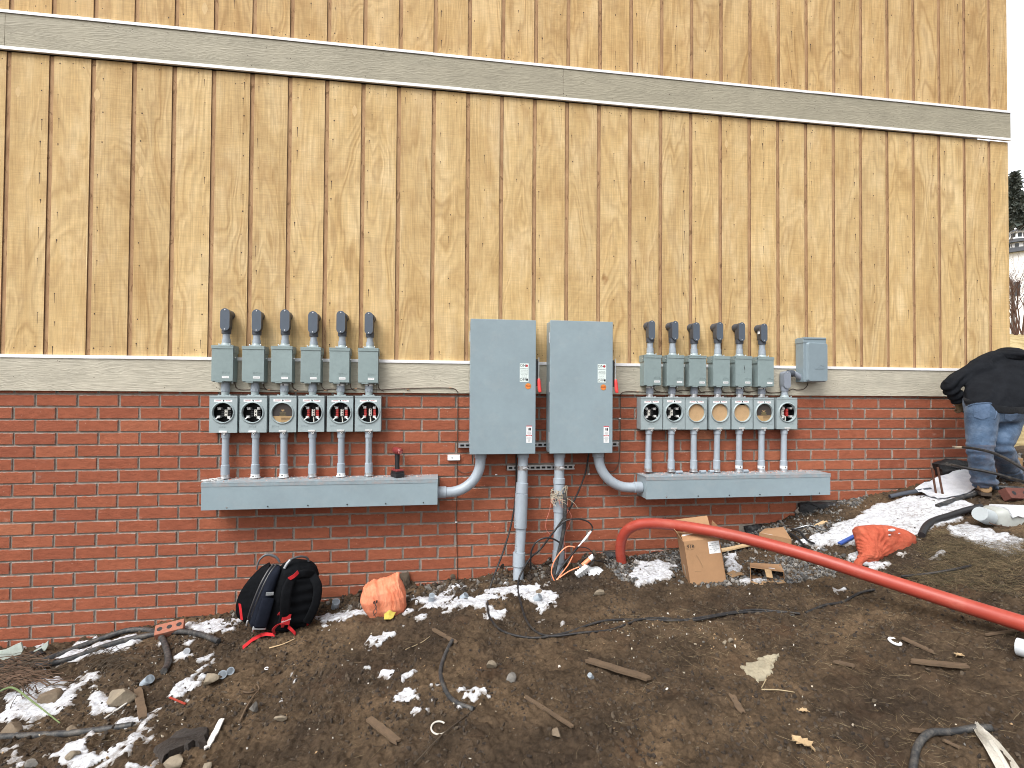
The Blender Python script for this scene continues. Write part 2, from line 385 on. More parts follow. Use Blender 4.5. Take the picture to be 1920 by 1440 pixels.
def trim_mat():
    m, nt, b = newmat('taupe_fibre_trim'); v = coords(nt); x, y, z = sep(nt, v)[:3]
    fld = noise(nt, com(nt, mth(nt, 'MULTIPLY', x, .55), 0.0, mth(nt, 'MULTIPLY', z, 7.0)), 1.6, 4, .55, .5)
    ring = mth(nt, 'SINE', mth(nt, 'MULTIPLY', fld, 120.0)); grain = ramp(nt, ring, [(.0, 0.0), (.9, 1.0)])
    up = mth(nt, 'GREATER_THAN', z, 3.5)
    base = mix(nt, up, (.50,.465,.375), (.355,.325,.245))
    base = mix(nt, 1, base, ramp(nt, noise(nt, v, 4, 7, .65), [(.3, .86), (.72, 1.07)]), 'MULTIPLY')
    fine = noise(nt, com(nt, mth(nt, 'MULTIPLY', x, 14.0), 0.0, mth(nt, 'MULTIPLY', z, 130.0)), 1.0, 4, .65)
    base = mix(nt, 1, base, ramp(nt, fine, [(.3, .9), (.7, 1.06)]), 'MULTIPLY')
    setb(nt, b, Base_Color=base, Roughness=.6, Specular_IOR_Level=.35)
    bump(nt, b, mth(nt, 'ADD', mth(nt, 'MULTIPLY', grain, .6), fine), .0017); return m
def dirt_mat():
    m, nt, b = newmat('wet_dirt'); v = coords(nt); x, y, z = sep(nt, v)[:3]
    n0 = noise(nt, v, 1.1, 6, .6, .3); n1 = noise(nt, v, 7, 8, .72); n2 = noise(nt, v, 55, 6, .75)
    base = ramp(nt, n0, [(.32, (.036,.0252,.0172)), (.5, (.068,.0465,.0290)), (.66, (.124,.083,.049))])
    base = mix(nt, 1, base, ramp(nt, n1, [(.28, .42), (.5, 1.0), (.75, 1.65)]), 'MULTIPLY')
    base = mix(nt, 1, base, ramp(nt, n2, [(.3, .55), (.55, 1.0), (.75, 1.5)]), 'MULTIPLY')
    rd = ramp(nt, noise(nt, v, 3.1, 5, .6), [(.55, 0.0), (.72, .5)]); base = mix(nt, rd, base, (.078,.044,.025))
    vo = nd(nt, 'ShaderNodeTexVoronoi', {'Vector': v, 'Scale': 42.0}).outputs['Distance']
    sp = ramp(nt, mth(nt, 'ADD', vo, mth(nt, 'MULTIPLY', noise(nt, v, 9, 3), .42)), [(.22, .75), (.29, 0.0)]); base = mix(nt, sp, base, (.15,.125,.098))
    # far away: straw coloured winter grass
    far = mth(nt, 'GREATER_THAN', y, .55)
    straw = ramp(nt, noise(nt, v, 2.5, 8, .7), [(.3, (.20,.14,.06)), (.5, (.40,.31,.15)), (.7, (.55,.45,.26))]); base = mix(nt, far, base, straw)
    wet = ramp(nt, noise(nt, v, 2.2, 5), [(.35, .72), (.65, .95)])
    setb(nt, b, Base_Color=base, Roughness=wet, Specular_IOR_Level=.16)
    bump(nt, b, mth(nt, 'ADD', n1, mth(nt, 'ADD', mth(nt, 'MULTIPLY', n2, .55), mth(nt, 'MULTIPLY', noise(nt, v, 180, 4, .7), .2))), .016); return m
def snow_mat():
    m, nt, b = newmat('old_snow'); v = coords(nt)
    base = ramp(nt, noise(nt, v, 16, 7, .7), [(.3, (.36,.365,.38)), (.5, (.54,.56,.60)), (.8, (.64,.66,.71))])
    d = ramp(nt, mth(nt, 'ADD', noise(nt, v, 38, 6, .75), mth(nt, 'MULTIPLY', noise(nt, v, 5, 4), .3)), [(.64, 0.0), (.80, .7)]); base = mix(nt, d, base, (.16,.13,.105))
    dp = nd(nt, 'ShaderNodeAttribute', attribute_name='depth').outputs['Fac']; sl_ = ramp(nt, mth(nt, 'ADD', mth(nt, 'MULTIPLY', dp, 100.0), mth(nt, 'MULTIPLY', mth(nt, 'SUBTRACT', noise(nt, v, 30, 6, .75), .5), 1.7)), [(.10, 1.0), (.72, 0.0)])
    base = mix(nt, mth(nt, 'MULTIPLY', sl_, .85), base, (.17,.145,.12))
    setb(nt, b, Base_Color=base, Roughness=.7, Specular_IOR_Level=.3, Subsurface_Weight=.0)
    bump(nt, b, noise(nt, v, 60, 5, .6), .005); return m
def jeans_mat():
    m, nt, b = newmat('blue_jeans'); v = coords(nt)
    base = ramp(nt, noise(nt, v, 6, 6, .65), [(.3, (.031,.055,.098)), (.52, (.066,.108,.178)), (.75, (.150,.205,.290))])
    x, y, z = sep(nt, v)[:3]
    w = noise(nt, v, 420, 2, .5); base = mix(nt, 1, base, ramp(nt, w, [(.3, .8), (.7, 1.15)]), 'MULTIPLY')
    mud = mth(nt, 'MULTIPLY', ramp(nt, noise(nt, v, 9, 6, .7), [(.46, 0.0), (.7, 1.0)]), ramp(nt, z, [(.0, 0.0), (1, 0.0)]) if False else mth(nt, 'LESS_THAN', z, 1.32))
    base = mix(nt, mth(nt, 'MULTIPLY', mud, .5), base, (.12,.085,.075))
    setb(nt, b, Base_Color=base, Roughness=.9, Specular_IOR_Level=.15, Sheen_Weight=.15); bump(nt, b, mth(nt, 'ADD', mth(nt, 'MULTIPLY', w, .3), noise(nt, v, 38, 4)), .006); return m
def cloth_mat(name, lo, hi, sc=14, bd=.004, bs=60, sheen=.1, stretch=(1, 1, 1)):
    m, nt, b = newmat(name); v = coords(nt, stretch)
    base = ramp(nt, noise(nt, v, sc, 6, .65), [(.3, lo), (.72, hi)])
    w = noise(nt, v, 500, 2); base = mix(nt, 1, base, ramp(nt, w, [(.3, .82), (.7, 1.12)]), 'MULTIPLY')
    setb(nt, b, Base_Color=base, Roughness=.88, Specular_IOR_Level=.12, Sheen_Weight=sheen); bump(nt, b, mth(nt, 'ADD', noise(nt, v, bs, 5, .6), mth(nt, 'MULTIPLY', w, .25)), bd); return m

BRICK = brick_mat(); MORTAR = mortar_mat(); WOOD = wood_mat(); GROOVE = groove_mat(); TRIM = trim_mat(); DIRT = dirt_mat(); SNOW = snow_mat(); JEANS = jeans_mat()
WHITE = M('white_flashing', (.83,.83,.84), .4, var=.03)
NAIL = M('rusty_nail', (.050,.028,.016), .8, var=.2); PLUG = M('wood_patch', (.62,.44,.22), .8, var=.08, scale=30)
SEAM_AND_SHADE = M('dark_seam_and_shade', (.085,.05,.033), .9)  # dark joints, and the shade painted along the siding grooves
GREY = M('grey_enamel', (.262,.335,.372), .34, var=.055, scale=3.5, bmp=.0006, bscale=260, dirt=(.36,.39,.40), dirt_amt=.22)
GREYG = M('grey_green_enamel', (.240,.308,.312), .38, var=.07, scale=6, bmp=.0006, bscale=240, dirt=(.15,.19,.19), dirt_amt=.28)
GREYM = M('light_grey_enamel', (.320,.385,.400), .38, var=.06, scale=7, bmp=.0005, bscale=240, dirt=(.22,.26,.27), dirt_amt=.28)
GREYT = M('dusty_grey_enamel', (.255,.32,.355), .5, var=.10, scale=9, bmp=.0006, bscale=240, dirt=(.42,.27,.22), dirt_amt=.5)
PVC = M('grey_plastic_conduit', (.335,.385,.435), .42, var=.085, scale=8, dirt=(.24,.27,.32), dirt_amt=.38, stretch=(1, 1, .45))
PVCD = M('dark_plastic_fitting', (.055,.064,.082), .45, var=.10, scale=8, bmp=.0004)
PVCC = M('dark_plastic_cover', (.082,.104,.136), .40, var=.05, scale=8, bmp=.0004)
PVCM = M('mid_grey_plastic', (.235,.265,.315), .42, var=.07, scale=9)
GALV = M('galvanised_steel', (.58,.60,.62), .35, .85, var=.16, scale=40); ZINC = M('bright_zinc', (.72,.73,.75), .3, .9, var=.06)
BLK = M('black_interior', (.012,.013,.015), .5, var=.2); RUB = M('black_rubber', (.022,.022,.024), .5, var=.25, scale=30)
STEEL = M('tin_plated_jaw', (.66,.66,.65), .4, .35, var=.1, scale=60)
REDB = M('red_insulator', (.50,.045,.04), .4, var=.12, scale=40); CREAM = M('cream_insulator', (.74,.72,.66), .5, var=.06)
CARD = M('cardboard', (.36,.205,.105), .85, var=.055, scale=7, bmp=.0012, bscale=60, dirt=(.27,.155,.075), dirt_amt=.25)
CARDI = M('cardboard_inside', (.30,.19,.10), .9, var=.08, scale=10); CARDL = M('pale_cardboard_disc', (.50,.33,.175), .85, var=.07, scale=24, dirt=(.26,.14,.06), dirt_amt=.22)
PAPER = M('white_label', (.80,.81,.82), .5, var=.02, scale=30); INK = M('black_ink', (.02,.02,.022), .6); INKG = M('grey_ink', (.18,.21,.22), .6); INKR = M('red_ink', (.50,.05,.06), .5)
GREENP = M('pale_green_label', (.70,.79,.77), .5, var=.02); ORANGE_S = M('orange_sticker', (.78,.22,.045), .5, var=.06); GOLD = M('sticker_rim', (.35,.28,.09), .5)
HANDLE = M('red_grip', (.72,.05,.045), .4, var=.05)
DISCD = M('brown_disc', (.045,.036,.031), .55, var=.1); DISCT = M('tan_disc', (.43,.28,.13), .6, var=.06)
COPPER = M('brown_wire', (.085,.050,.034), .5, var=.2, scale=30); BRASS = M('copper_clip', (.55,.33,.20), .35, .7)
REDPIPE = M('red_plastic_pipe', (.345,.050,.032), .42, var=.09, scale=5, dirt=(.50,.17,.12), dirt_amt=.32, bmp=.0008, bscale=20, stretch=(.5, .5, 1))
ROCK = M('field_stone', (.165,.125,.085), .85, var=.2, scale=14, bmp=.006, bscale=40, dirt=(.10,.07,.045), dirt_amt=.3)
ROCKP = M('pale_stone', (.24,.20,.145), .85, var=.16, scale=14, bmp=.006, bscale=40, dirt=(.13,.09,.06), dirt_amt=.35)
ROCKG = M('grey_stone', (.17,.16,.145), .85, var=.2, scale=20, bmp=.005, bscale=50, dirt=(.08,.06,.045), dirt_amt=.3)
PLANK = M('weathered_wood', (.125,.083,.050), .85, var=.18, scale=16, bmp=.003, bscale=60, dirt=(.075,.05,.033), dirt_amt=.4); PLANKL = M('fresh_split_wood', (.52,.37,.21), .8, var=.1, scale=30)
MEMB = M('black_membrane', (.020,.021,.023), .55, var=.5, scale=9, bmp=.02, bscale=14, dirt=(.10,.095,.09), dirt_amt=.3)
LEAF = M('dry_leaf', (.42,.30,.17), .8, var=.12, scale=30); PATCHM = M('pale_dried_plaster', (.34,.30,.215), .95, var=.12, scale=16, bmp=.006, bscale=60)
NYLON = cloth_mat('black_nylon', (.0025,.003,.004), (.007,.008,.010), 20, .002, 160, .0); NAVY = cloth_mat('navy_nylon', (.006,.008,.014), (.012,.015,.025), 20, .002, 160, .0)
REDW = cloth_mat('red_webbing', (.42,.015,.02), (.58,.03,.035), 30, .001, 200); SILV = M('reflective_tape', (.45,.47,.49), .35, .3); HOOD = cloth_mat('charcoal_hoodie', (.006,.007,.0095), (.013,.015,.019), 9, .008, 24, .0)
ORGB = cloth_mat('orange_woven_plastic', (.74,.20,.10), (.90,.36,.22), 12, .012, 32, .0, (1.6, 1.6, .5)); ORGR = cloth_mat('red_orange_woven_plastic', (.42,.080,.045), (.58,.155,.090), 9, .014, 26, .0)
YEL = cloth_mat('yellow_lining', (.34,.27,.05), (.52,.44,.10), 12, .004, 40, .0)
WHITEF = cloth_mat('white_wrap_sheet', (.50,.52,.58), (.74,.76,.80), 7, .022, 16, .0); STRIP = cloth_mat('dirty_white_fabric', (.38,.35,.30), (.66,.64,.58), 14, .006, 60, .0, (1, .25, 1))
GLOVE = cloth_mat('brown_work_glove', (.10,.066,.036), (.22,.15,.085), 18, .004, 60); BOOT = M('tan_leather_boot', (.40,.25,.125), .7, var=.14, scale=12, bmp=.003, bscale=40, dirt=(.20,.12,.065), dirt_amt=.4); SOLE = M('boot_sole', (.05,.035,.025), .8)
SKIN = M('skin', (.50,.30,.21), .55, var=.06); HAIR = M('dark_hair', (.02,.015,.012), .7)
POLY = M('clear_polythene', (.62,.64,.66), .25, var=.12, scale=14, bmp=.01, bscale=30); ORGW = M('orange_insulation', (.80,.28,.14), .45, var=.08); PINKW = M('pink_wire', (.62,.22,.17), .5); BEIGEW = M('beige_twine', (.52,.45,.34), .8)
CABLE = M('muddy_black_cable', (.018,.018,.020), .5, var=.2, scale=16, dirt=(.13,.11,.085), dirt_amt=.42, spec=.3); CABLEC = M('clean_black_cable', (.018,.018,.020), .45, var=.2, scale=20); CABLEG = M('grey_black_hose', (.034,.036,.039), .5, var=.2, scale=16, dirt=(.20,.18,.155), dirt_amt=.5, spec=.3)
RUST = M('rusty_steel', (.115,.052,.033), .75, .2, var=.25, scale=30); BLUE = M('blue_plastic', (.045,.10,.36), .4, var=.08)
TOOLR = M('dull_red_tool_plastic', (.22,.035,.035), .4, var=.12, scale=40); TOOLB = M('black_tool_plastic', (.014,.014,.016), .45, var=.2)
CONC = M('grey_concrete', (.36,.34,.31), .9, var=.12, scale=10, bmp=.004, bscale=60)
SNOWC = M('snow_crust', (.60,.62,.66), .75, var=.08, scale=30, bmp=.006, bscale=60, dirt=(.40,.38,.36), dirt_amt=.25)
GLASSD = M('dark_window_glass', (.03,.035,.04), .15)
# ------------------------------------------------------------------ ground
def coarse(a, b, n): return list(a+(b-a)*np.linspace(0, 1, n, endpoint=False)**1.0)
gx = np.concatenate([-60+ (59.4)*(1-np.linspace(1, 0, 40, endpoint=False)**2.2), np.arange(-.6, 9.8, .008), 9.8+(120-9.8)*np.linspace(0, 1, 130)**2.4])
gy = np.concatenate([-40+(36.6)*(1-np.linspace(1, 0, 30, endpoint=False)**2.2), np.arange(-3.4, .04, .008), .04+119.96*np.linspace(0, 1, 110)**2.2])
def grid_mesh(name, gx, gy, Z, mat, keep=None):
    nx, ny = len(gx), len(gy); X, Y = np.meshgrid(gx, gy, indexing='ij')
    co = np.stack([X, Y, Z], -1).reshape(-1, 3)
    i = np.arange((nx-1)*(ny-1)); a = (i//(ny-1))*ny+i % (ny-1)
    q = np.stack([a, a+ny, a+ny+1, a+1], -1)
    if keep is not None:
        q = q[keep.ravel()[a] if keep.shape == X.shape else keep.ravel()]
        used = np.unique(q); mp = np.full(len(co), -1); mp[used] = np.arange(len(used)); co = co[used]; q = mp[q]
    me = bpy.data.meshes.new(name); me.vertices.add(len(co)); me.vertices.foreach_set('co', co.ravel())
    me.loops.add(q.size); me.loops.foreach_set('vertex_index', q.ravel().astype(np.int32))
    me.polygons.add(len(q)); me.polygons.foreach_set('loop_start', np.arange(0, q.size, 4, dtype=np.int32)); me.polygons.foreach_set('use_smooth', np.ones(len(q), bool))
    me.update(calc_edges=True); me.materials.append(mat)
    o = bpy.data.objects.new(name, me); COL.objects.link(o); return o
_X, _Y = np.meshgrid(gx, gy, indexing='ij')
tag(grid_mesh('ground', gx, gy, gfull(_X, _Y), DIRT), kind='structure'); del _X, _Y

# ------------------------------------------------------------------ building
g = .3048; XR = 9.398; XL = -3.0; ZT = 7.2
bld = thing('building', 'building side wall of red brick below and grooved plywood siding above', 'building', (3.2, 0, .1))
# bricks: real blocks in recessed mortar
hc = .10194; ztop = 1.75-.0352; PITCH_B = .3028
mb = MB()
def brick_end(x):                   # lowest course bottom: the wall steps up to the right with the ground
    if x < 5.6: return -1.0
    if x < 6.45: return P(1240, 1031).z-.0
    if x < 7.0: return P(1440, 979).z
    return P(1560, 938).z
for c in range(-1, 26):
    z1 = ztop-hc*c-.0065; z0 = ztop-hc*(c+1)+.0065
    if c == -1: z1 = 1.745
    x = (.262 if c % 2 == 0 else .110)-12*PITCH_B+random.uniform(-.004, .004)
    while x < XR:
        xa = x+.0078+random.uniform(-.002, .002); xb = x+PITCH_B-.0078+random.uniform(-.002, .002); x += PITCH_B
        if xb > XR: xb = XR
        if xb-xa < .02 or xb < XL or z0 < brick_end((xa+xb)/2)-.02: continue
        y = random.uniform(-.0015, .0022); e = .003; t = random.uniform(-.0015, .0015); a0 = z0+t; a1 = z1+t
        # front face cut in a few uneven corners
        j = lambda k: random.uniform(-k, k)
        fr = [(xa+e+j(.0015), y+j(.0012), a0+e+j(.0015)), (xb-e+j(.0015), y+j(.0012), a0+e+j(.0015)), (xb-e+j(.0015), y+j(.0012), a1-e+j(.0015)), (xa+e+j(.0015), y+j(.0012), a1-e+j(.0015))]
        ed = [(xa, y+.004, a0), (xb, y+.004, a0), (xb, y+.004, a1), (xa, y+.004, a1)]
        bk = [(xa, .05, a0), (xb, .05, a0), (xb, .05, a1), (xa, .05, a1)]
        u = [(0,0),(1,0),(1,1),(0,1)]
        fs = [(0,1,2,3)]; uv = [[(.012,.04),(.988,.04),(.988,.96),(.012,.96)]]
        for k in range(4):
            k2 = (k+1) % 4; fs += [(4+k, 4+k2, k2, k), (8+k, 8+k2, 4+k2, 4+k)]; uv += [[u[k], u[k2], u[k2], u[k]], [u[k]]*2+[u[k2]]*2]
        mb.add(fr+ed+bk, fs, 0, min(1, max(0, random.gauss(.54, .15))), False, uv)
# mortar bed and wall core
mz = [(XL, -1.2), (5.6, -1.2), (5.6, P(1240, 1031).z-.03), (6.45, P(1240, 1031).z-.03), (6.45, P(1440, 979).z-.02), (7.0, P(1440, 979).z-.02), (7.0, P(1560, 938).z-.015), (XR-.002, P(1560, 938).z-.015), (XR-.002, 1.745), (XL, 1.745)]
mb.prism(mz, .0095, .25, 1)
mb.build('brick_wall', [BRICK, MORTAR], bld)
mb = MB()                           # the foundation below the brick, tarred black
mb.box(5.4, XR-.01, .02, .3, -1.0, P(1560, 938).z-.017)
mb.build('foundation', MEMB, bld)
# siding with real grooves
def siding(name, z0, z1, sh):
    mb = MB(); k = -10; gw = .036; gd = .009
    while k*g < XR:
        xa = k*g+gw+sh; xb = (k+1)*g+sh; xb2 = min(xb, XR)
        r = min(1, max(0, random.gauss(.5, .27)))
        if xa < XR:
            n = 1
            mb.add([(xa, 0, z0), (xb2, 0, z0), (xb2, 0, z1), (xa, 0, z1)], [(0, 1, 2, 3)], 0, r)
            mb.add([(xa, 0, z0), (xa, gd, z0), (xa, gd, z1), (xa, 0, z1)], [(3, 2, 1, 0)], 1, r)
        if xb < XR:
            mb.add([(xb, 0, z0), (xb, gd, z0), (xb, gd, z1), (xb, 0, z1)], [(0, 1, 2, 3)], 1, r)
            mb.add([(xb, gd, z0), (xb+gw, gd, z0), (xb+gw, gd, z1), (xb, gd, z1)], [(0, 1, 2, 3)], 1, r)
            # shade painted as a dark strip along the groove side turned to the camera
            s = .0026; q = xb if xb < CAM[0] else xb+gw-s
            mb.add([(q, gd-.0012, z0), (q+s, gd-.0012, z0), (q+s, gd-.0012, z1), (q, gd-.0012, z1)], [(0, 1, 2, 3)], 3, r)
        # nails with the rust they have bled
        z = z0+.06+random.random()*.1; nx_ = xa+random.choice([.03, .04, .13, .22]); step = random.uniform(.15, .26)
        while z < z1-.04 and -1 < xa < XR-.1:
            x = nx_+random.uniform(-.008, .008)
            if random.random() < .8 and x < XR-.02:
                w = random.uniform(.0028, .0050); h = w*1.5; ln = 0 if random.random() < .40 else random.uniform(.015, .09)
                mb.add([(x+w*math.cos(a)*(1+.3*random.random()), -.0008, z+h*math.sin(a)) for a in [2*PI*q/8 for q in range(8)]], [tuple(range(8))], 2)
                if ln: mb.add([(x-w*.5, -.0006, z), (x-w*.18, -.0006, z-ln), (x+w*.2, -.0006, z-ln*.96), (x+w*.5, -.0006, z)], [(0, 1, 2, 3)], 2)
            z += step*random.uniform(.8, 1.25)
            if random.random() < .06: nx_ = xa+random.choice([.03, .05, .13, .22])
        if -1 < xa < XR-.3:
            for q in range(random.randint(5, 8)):
                x = xa+random.uniform(.02, .24); w = random.uniform(.002, .0042); z = z1-random.uniform(.03, .10) if random.random() < .6 else z0+random.uniform(.02, .08)
                mb.add([(x+w*math.cos(a), -.0008, z+1.3*w*math.sin(a)) for a in [2*PI*q2/7 for q2 in range(7)]], [tuple(range(7))], 2)
        k += 1
    # boat-shaped veneer patches
    for (u, v, hh) in [(34,172,.075),(182,178,.09),(265,322,.085),(665,208,.085),(698,20,.085),(716,31,.085),(735,83,.075),(556,66,.075),(384,16,.09),(1362,270,.07),(1410,258,.07),(1780,320,.07),(1820,402,.08)]:
        p = P(u, v)
        if z0 < p.z-hh and p.z+hh < z1:
            mb.add([(p.x+.26*hh*math.sin(PI*t)*s, -.0005, p.z+hh*(2*t-1)*.62) for s, tt in ((1, [i/8 for i in range(9)]), (-1, [1-i/8 for i in range(1, 8)])) for t in tt], [tuple(range(16))], 4)
    mb.box(XL, XR, .0125, .3, z0, z1, 0, 0)
    # the end of the sheet at the corner of the building
    mb.build(name, [WOOD, GROOVE, NAIL, SEAM_AND_SHADE, PLUG], bld)
zA, zB, zC, zD = 1.75+3.0151, 1.75+2.7230, 1.75+.2777, 1.75-.0101
siding('wood_siding', zC-.004, zB-.03, 0); siding('wood_siding', zA-.004, ZT, .009)
# trim boards, their white drip edges, nail heads
def trim(z0, z1, joints, y=-.021, x1=XR+.012):
    mb = MB(); xs = [XL]+joints+[x1]
    for a, b in zip(xs[:-1], xs[1:]): mb.box(a+.0012, b-.0012, y, .0, z0, z1, .0015)
    for a in joints: mb.box(a-.0016, a+.0016, y+.003, 0, z0+.002, z1-.002, 0, 1)
    x = -.2
    while x < XR:
        for q in range(random.choice([1, 2, 3])):
            px, pz = x+random.uniform(-.03, .03), z0+random.choice([.03, .12, .2, .24])*(z1-z0)/.27+random.uniform(-.01, .01); w = random.uniform(.0022, .004)
            if pz < z1-.01: mb.add([(px+w*math.cos(a), y-.0007, pz+w*math.sin(a)) for a in [2*PI*t/7 for t in range(7)]], [tuple(range(7))], 2)
        x += random.uniform(.14, .34)
    mb.build('trim_board', [TRIM, SEAM_AND_SHADE, NAIL], bld)
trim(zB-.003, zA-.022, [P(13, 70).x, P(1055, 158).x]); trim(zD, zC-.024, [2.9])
def flash(z0, z1, joints, y, lip):
    mb = MB(); xs = [XL]+joints+[XR+.014]; i = 0
    for a, b in zip(xs[:-1], xs[1:]):
        d = .0012*(i % 2); i += 1; mb.box(a, b+.03*(b < XR), y-d, .0, z0+d, z1+d, .001)
        mb.box(a, b+.03*(b < XR), y-d, y-d+.0035, z0-lip+d, z0+.001, 0)
    mb.build('drip_edge', WHITE, bld)
flash(zA-.020, zA, [P(130, 33).x, P(806, 103).x, P(1520, 175).x], -.028, .004); flash(zB-.021, zB, [P(216, 110).x, P(860, 170).x, P(1730, 249).x], -.028, .004); flash(zC-.022, zC, [P(190, 670).x], -.028, .004)
mb = MB(); mb.box(XL, XR-.006, .3, 9, -1, ZT, 0); mb.build('inner_wall', CONC, bld)
# ------------------------------------------------------------------ electrical gear on the wall
def stadium(cx, cz, hw, hh, n=10):
    q = []
    for i in range(n+1): a = PI*i/n; q.append((cx+hw*math.cos(a), cz+hh-hw+hw*math.sin(a)))
    for i in range(n+1): a = PI+PI*i/n; q.append((cx+hw*math.cos(a), cz-hh+hw+hw*math.sin(a)))
    return q
def rrect(x0, x1, z0, z1, r, n=5):
    q = []
    for cx, cz, a0 in ((x1-r, z1-r, 0), (x0+r, z1-r, PI/2), (x0+r, z0+r, PI), (x1-r, z0+r, 1.5*PI)):
        for i in range(n+1): a = a0+PI/2*i/n; q.append((cx+r*math.cos(a), cz+r*math.sin(a)))
    return q
def screw(mb, x, y, z, r=.004, mat=0): mb.cyl((x, y, z), (x, y-.003, z), r, 8, mat)
PY = -.066                          # the line of the pipes in front of the wall
def pix_rect(u0, v0, u1, v1, y):
    a = P((u0+u1)/2, v0, y); b = P((u0+u1)/2, v1, y); l = P(u0, (v0+v1)/2, y); r = P(u1, (v0+v1)/2, y)
    return l.x, r.x, b.z, a.z
POS7 = ['first', 'second', 'third', 'fourth', 'fifth', 'sixth', 'seventh']

def conduit_body(cover, pu, v_bot, label, light=False, group=None, y1=-.118, hook=True):
    u0, v0, u1, v1 = cover; x0, x1, z0, z1 = pix_rect(u0, v0, u1, v1, y1)
    cx, cz, hw, hh = (x0+x1)/2, (z0+z1)/2, (x1-x0)/2, (z1-z0)/2
    px = P(pu, v1+10, PY).x; zb = P(pu, v_bot, PY).z
    t = thing('conduit_fitting', label, 'conduit fitting', (px, PY, zb), group)
    A, B = (PVCM, PVCM) if light else (PVCD, PVCC)
    mb = MB(); s = .92
    bx = cx+(px-cx)*.5
    # the hollow cast body: wide at the cover, rounded at the back, hubs below and behind
    n = len(stadium(0, 0, 1, 2)); rings = []
    for (yy, kx, kz) in ((y1+.006, 1.0, 1.0), (y1+.02, .985, .99), (-.055, .97, .98), (-.036, .93, .95), (-.028, .72, .88)):
        xx = cx+(px-cx)*min(1, (yy-y1)/.07)*.8; rings.append([(x, yy, z) for x, z in stadium(xx, cz, hw*kx, hh*kz)])
    vs = [p for r in rings for p in r]; fs = [(j*n+k, (j+1)*n+k, (j+1)*n+(k+1) % n, j*n+(k+1) % n) for j in range(len(rings)-1) for k in range(n)]
    mb.add(vs, fs, 0, .5, True); mb.add(rings[0], [tuple(range(n))], 0, .5); mb.add(rings[-1], [tuple(range(n-1, -1, -1))], 0, .5)
    mb.tube([(px, PY, cz-hh+.02), (px, PY, cz-hh-.022), (px, PY, cz-hh-.023)], [.036, .0355, .032], 20, 0, rnd=.5)
    if hook: mb.tube([(px, -.08, cz+hh*.55), (px, .004, cz+hh*.55)], [.038, .040], 20, 0, rnd=.3)
    mb.build('fitting_body', A, t)
    mb = MB(); mb.prism(stadium(cx, cz, hw*1.02, hh*1.01), y1, y1+.006, 0, .5)
    mb.cyl((cx, y1, cz), (cx, y1-.0012, cz), hw*.13, 10, 0, rnd=0)
    mb.build('cover_plate', B, t)
    for zz in (cz+hh-.012, cz-hh+.012): mb = MB(); screw(mb, cx, y1, zz, .0048); mb.build('cover_screw', ZINC, t)
    mb = MB(); top = cz-hh-.02
    mb.tube([(px, PY, zb-.002), (px, PY, top)], .0275, 20, 0, rnd=.5)
    mb.tube([(px, PY, zb+.024), (px, PY, zb+.026), (px, PY, zb+(top-zb)*.55), (px, PY, zb+(top-zb)*.56)], [.028, .0325, .0322, .028], 20, 0, rnd=.6)
    o = mb.build('riser_pipe', PVC, t)
    mb = MB(); mb.box(px-.045, px+.045, PY-.04, PY+.04, zb-.001, zb+.007, .002); mb.tube([(px, PY, zb+.006), (px, PY, zb+.024)], [.040, .033], 20)
    for sx in (-1, 1): mb.ball((px+sx*.043, PY-.035, zb+.01), .006, 6, 1)
    mb.build('hub_flange', [GREYM, ZINC], t)
    return t

def breaker_box(r, label, group, idx, flip):
    u0, v0, u1, v1 = r; y1 = -.130; x0, x1, z0, z1 = pix_rect(u0, v0, u1, v1, y1); yb = -.021
    t = thing('breaker_enclosure', label, 'breaker box', ((x0+x1)/2, yb, z0), group)
    lid = .060; mb = MB()
    mb.box(x0+.004, x1-.004, y1+.012, yb, z0, z1-.008, .002); mb.build('enclosure_body', GREYG, t)
    mb = MB()                                   # removable front with turned edges
    mb.box(x0, x1, y1, y1+.0095, z0+.006, z1-.022, .0022)
    mb.box(x0+.03, x0+.085, y1+.001, y1+.012, z0-.004, z0+.0055, .001)
    mb.build('front_cover', GREYG, t)
    mb = MB()                                   # rain hood wraps top and sides
    mb.box(x0-.003, x1+.003, y1-.004, yb, z1-.008, z1, .0015); mb.box(x0-.003, x1+.003, y1-.004, y1-.0012, z1-.026, z1-.0085, .0008)
    for s in (x0-.003, x1+.0006): mb.prism([(s, z1-.008), (s, z1-lid), (s+.0024, z1-lid), (s+.0024, z1-.008)], y1+.012, yb)
    mb.build('rain_hood', GREYG, t)
    mb = MB(); w = .052; lx = x1-.016-w; lz = z0+.030
    if not flip: lx = x1-.03-w
    mb.box(lx, lx+w, y1-.0012, y1, lz, lz+.018, .0004); o = mb.build('rating_label', PAPER, t)
    text('label_print', 'ENCLOSED', .0085, (lx+w/2, y1-.0013, lz+.0095), INKG if not flip else INK, o)
    text('raised_lettering', 'E·T·N', .026, (lx+w/2+.004, y1-.0002, lz+.045), GREYG, t, ext=.0016)
    for sx in (x0-.003, x1+.003):
        d = -.003 if sx < (x0+x1)/2 else .003; mb = MB(); mb.cyl((sx, (y1+yb)/2-.03, z1-.032), (sx+d, (y1+yb)/2-.03, z1-.032), .0045, 8); mb.build('side_screw', ZINC, t)
    mb = MB(); mb.cyl((x1+.002, y1+.03, (z0+z1)/2+.05), (x1+.010, y1+.03, (z0+z1)/2+.05), .006, 8); mb.build('padlock_pin', ZINC, t)
    mb = MB(); mb.cyl((x1-.03, yb-.04, z0), (x1-.03, yb-.04, z0-.012), .007, 8); mb.build('drain_plug', ZINC, t)
    return t

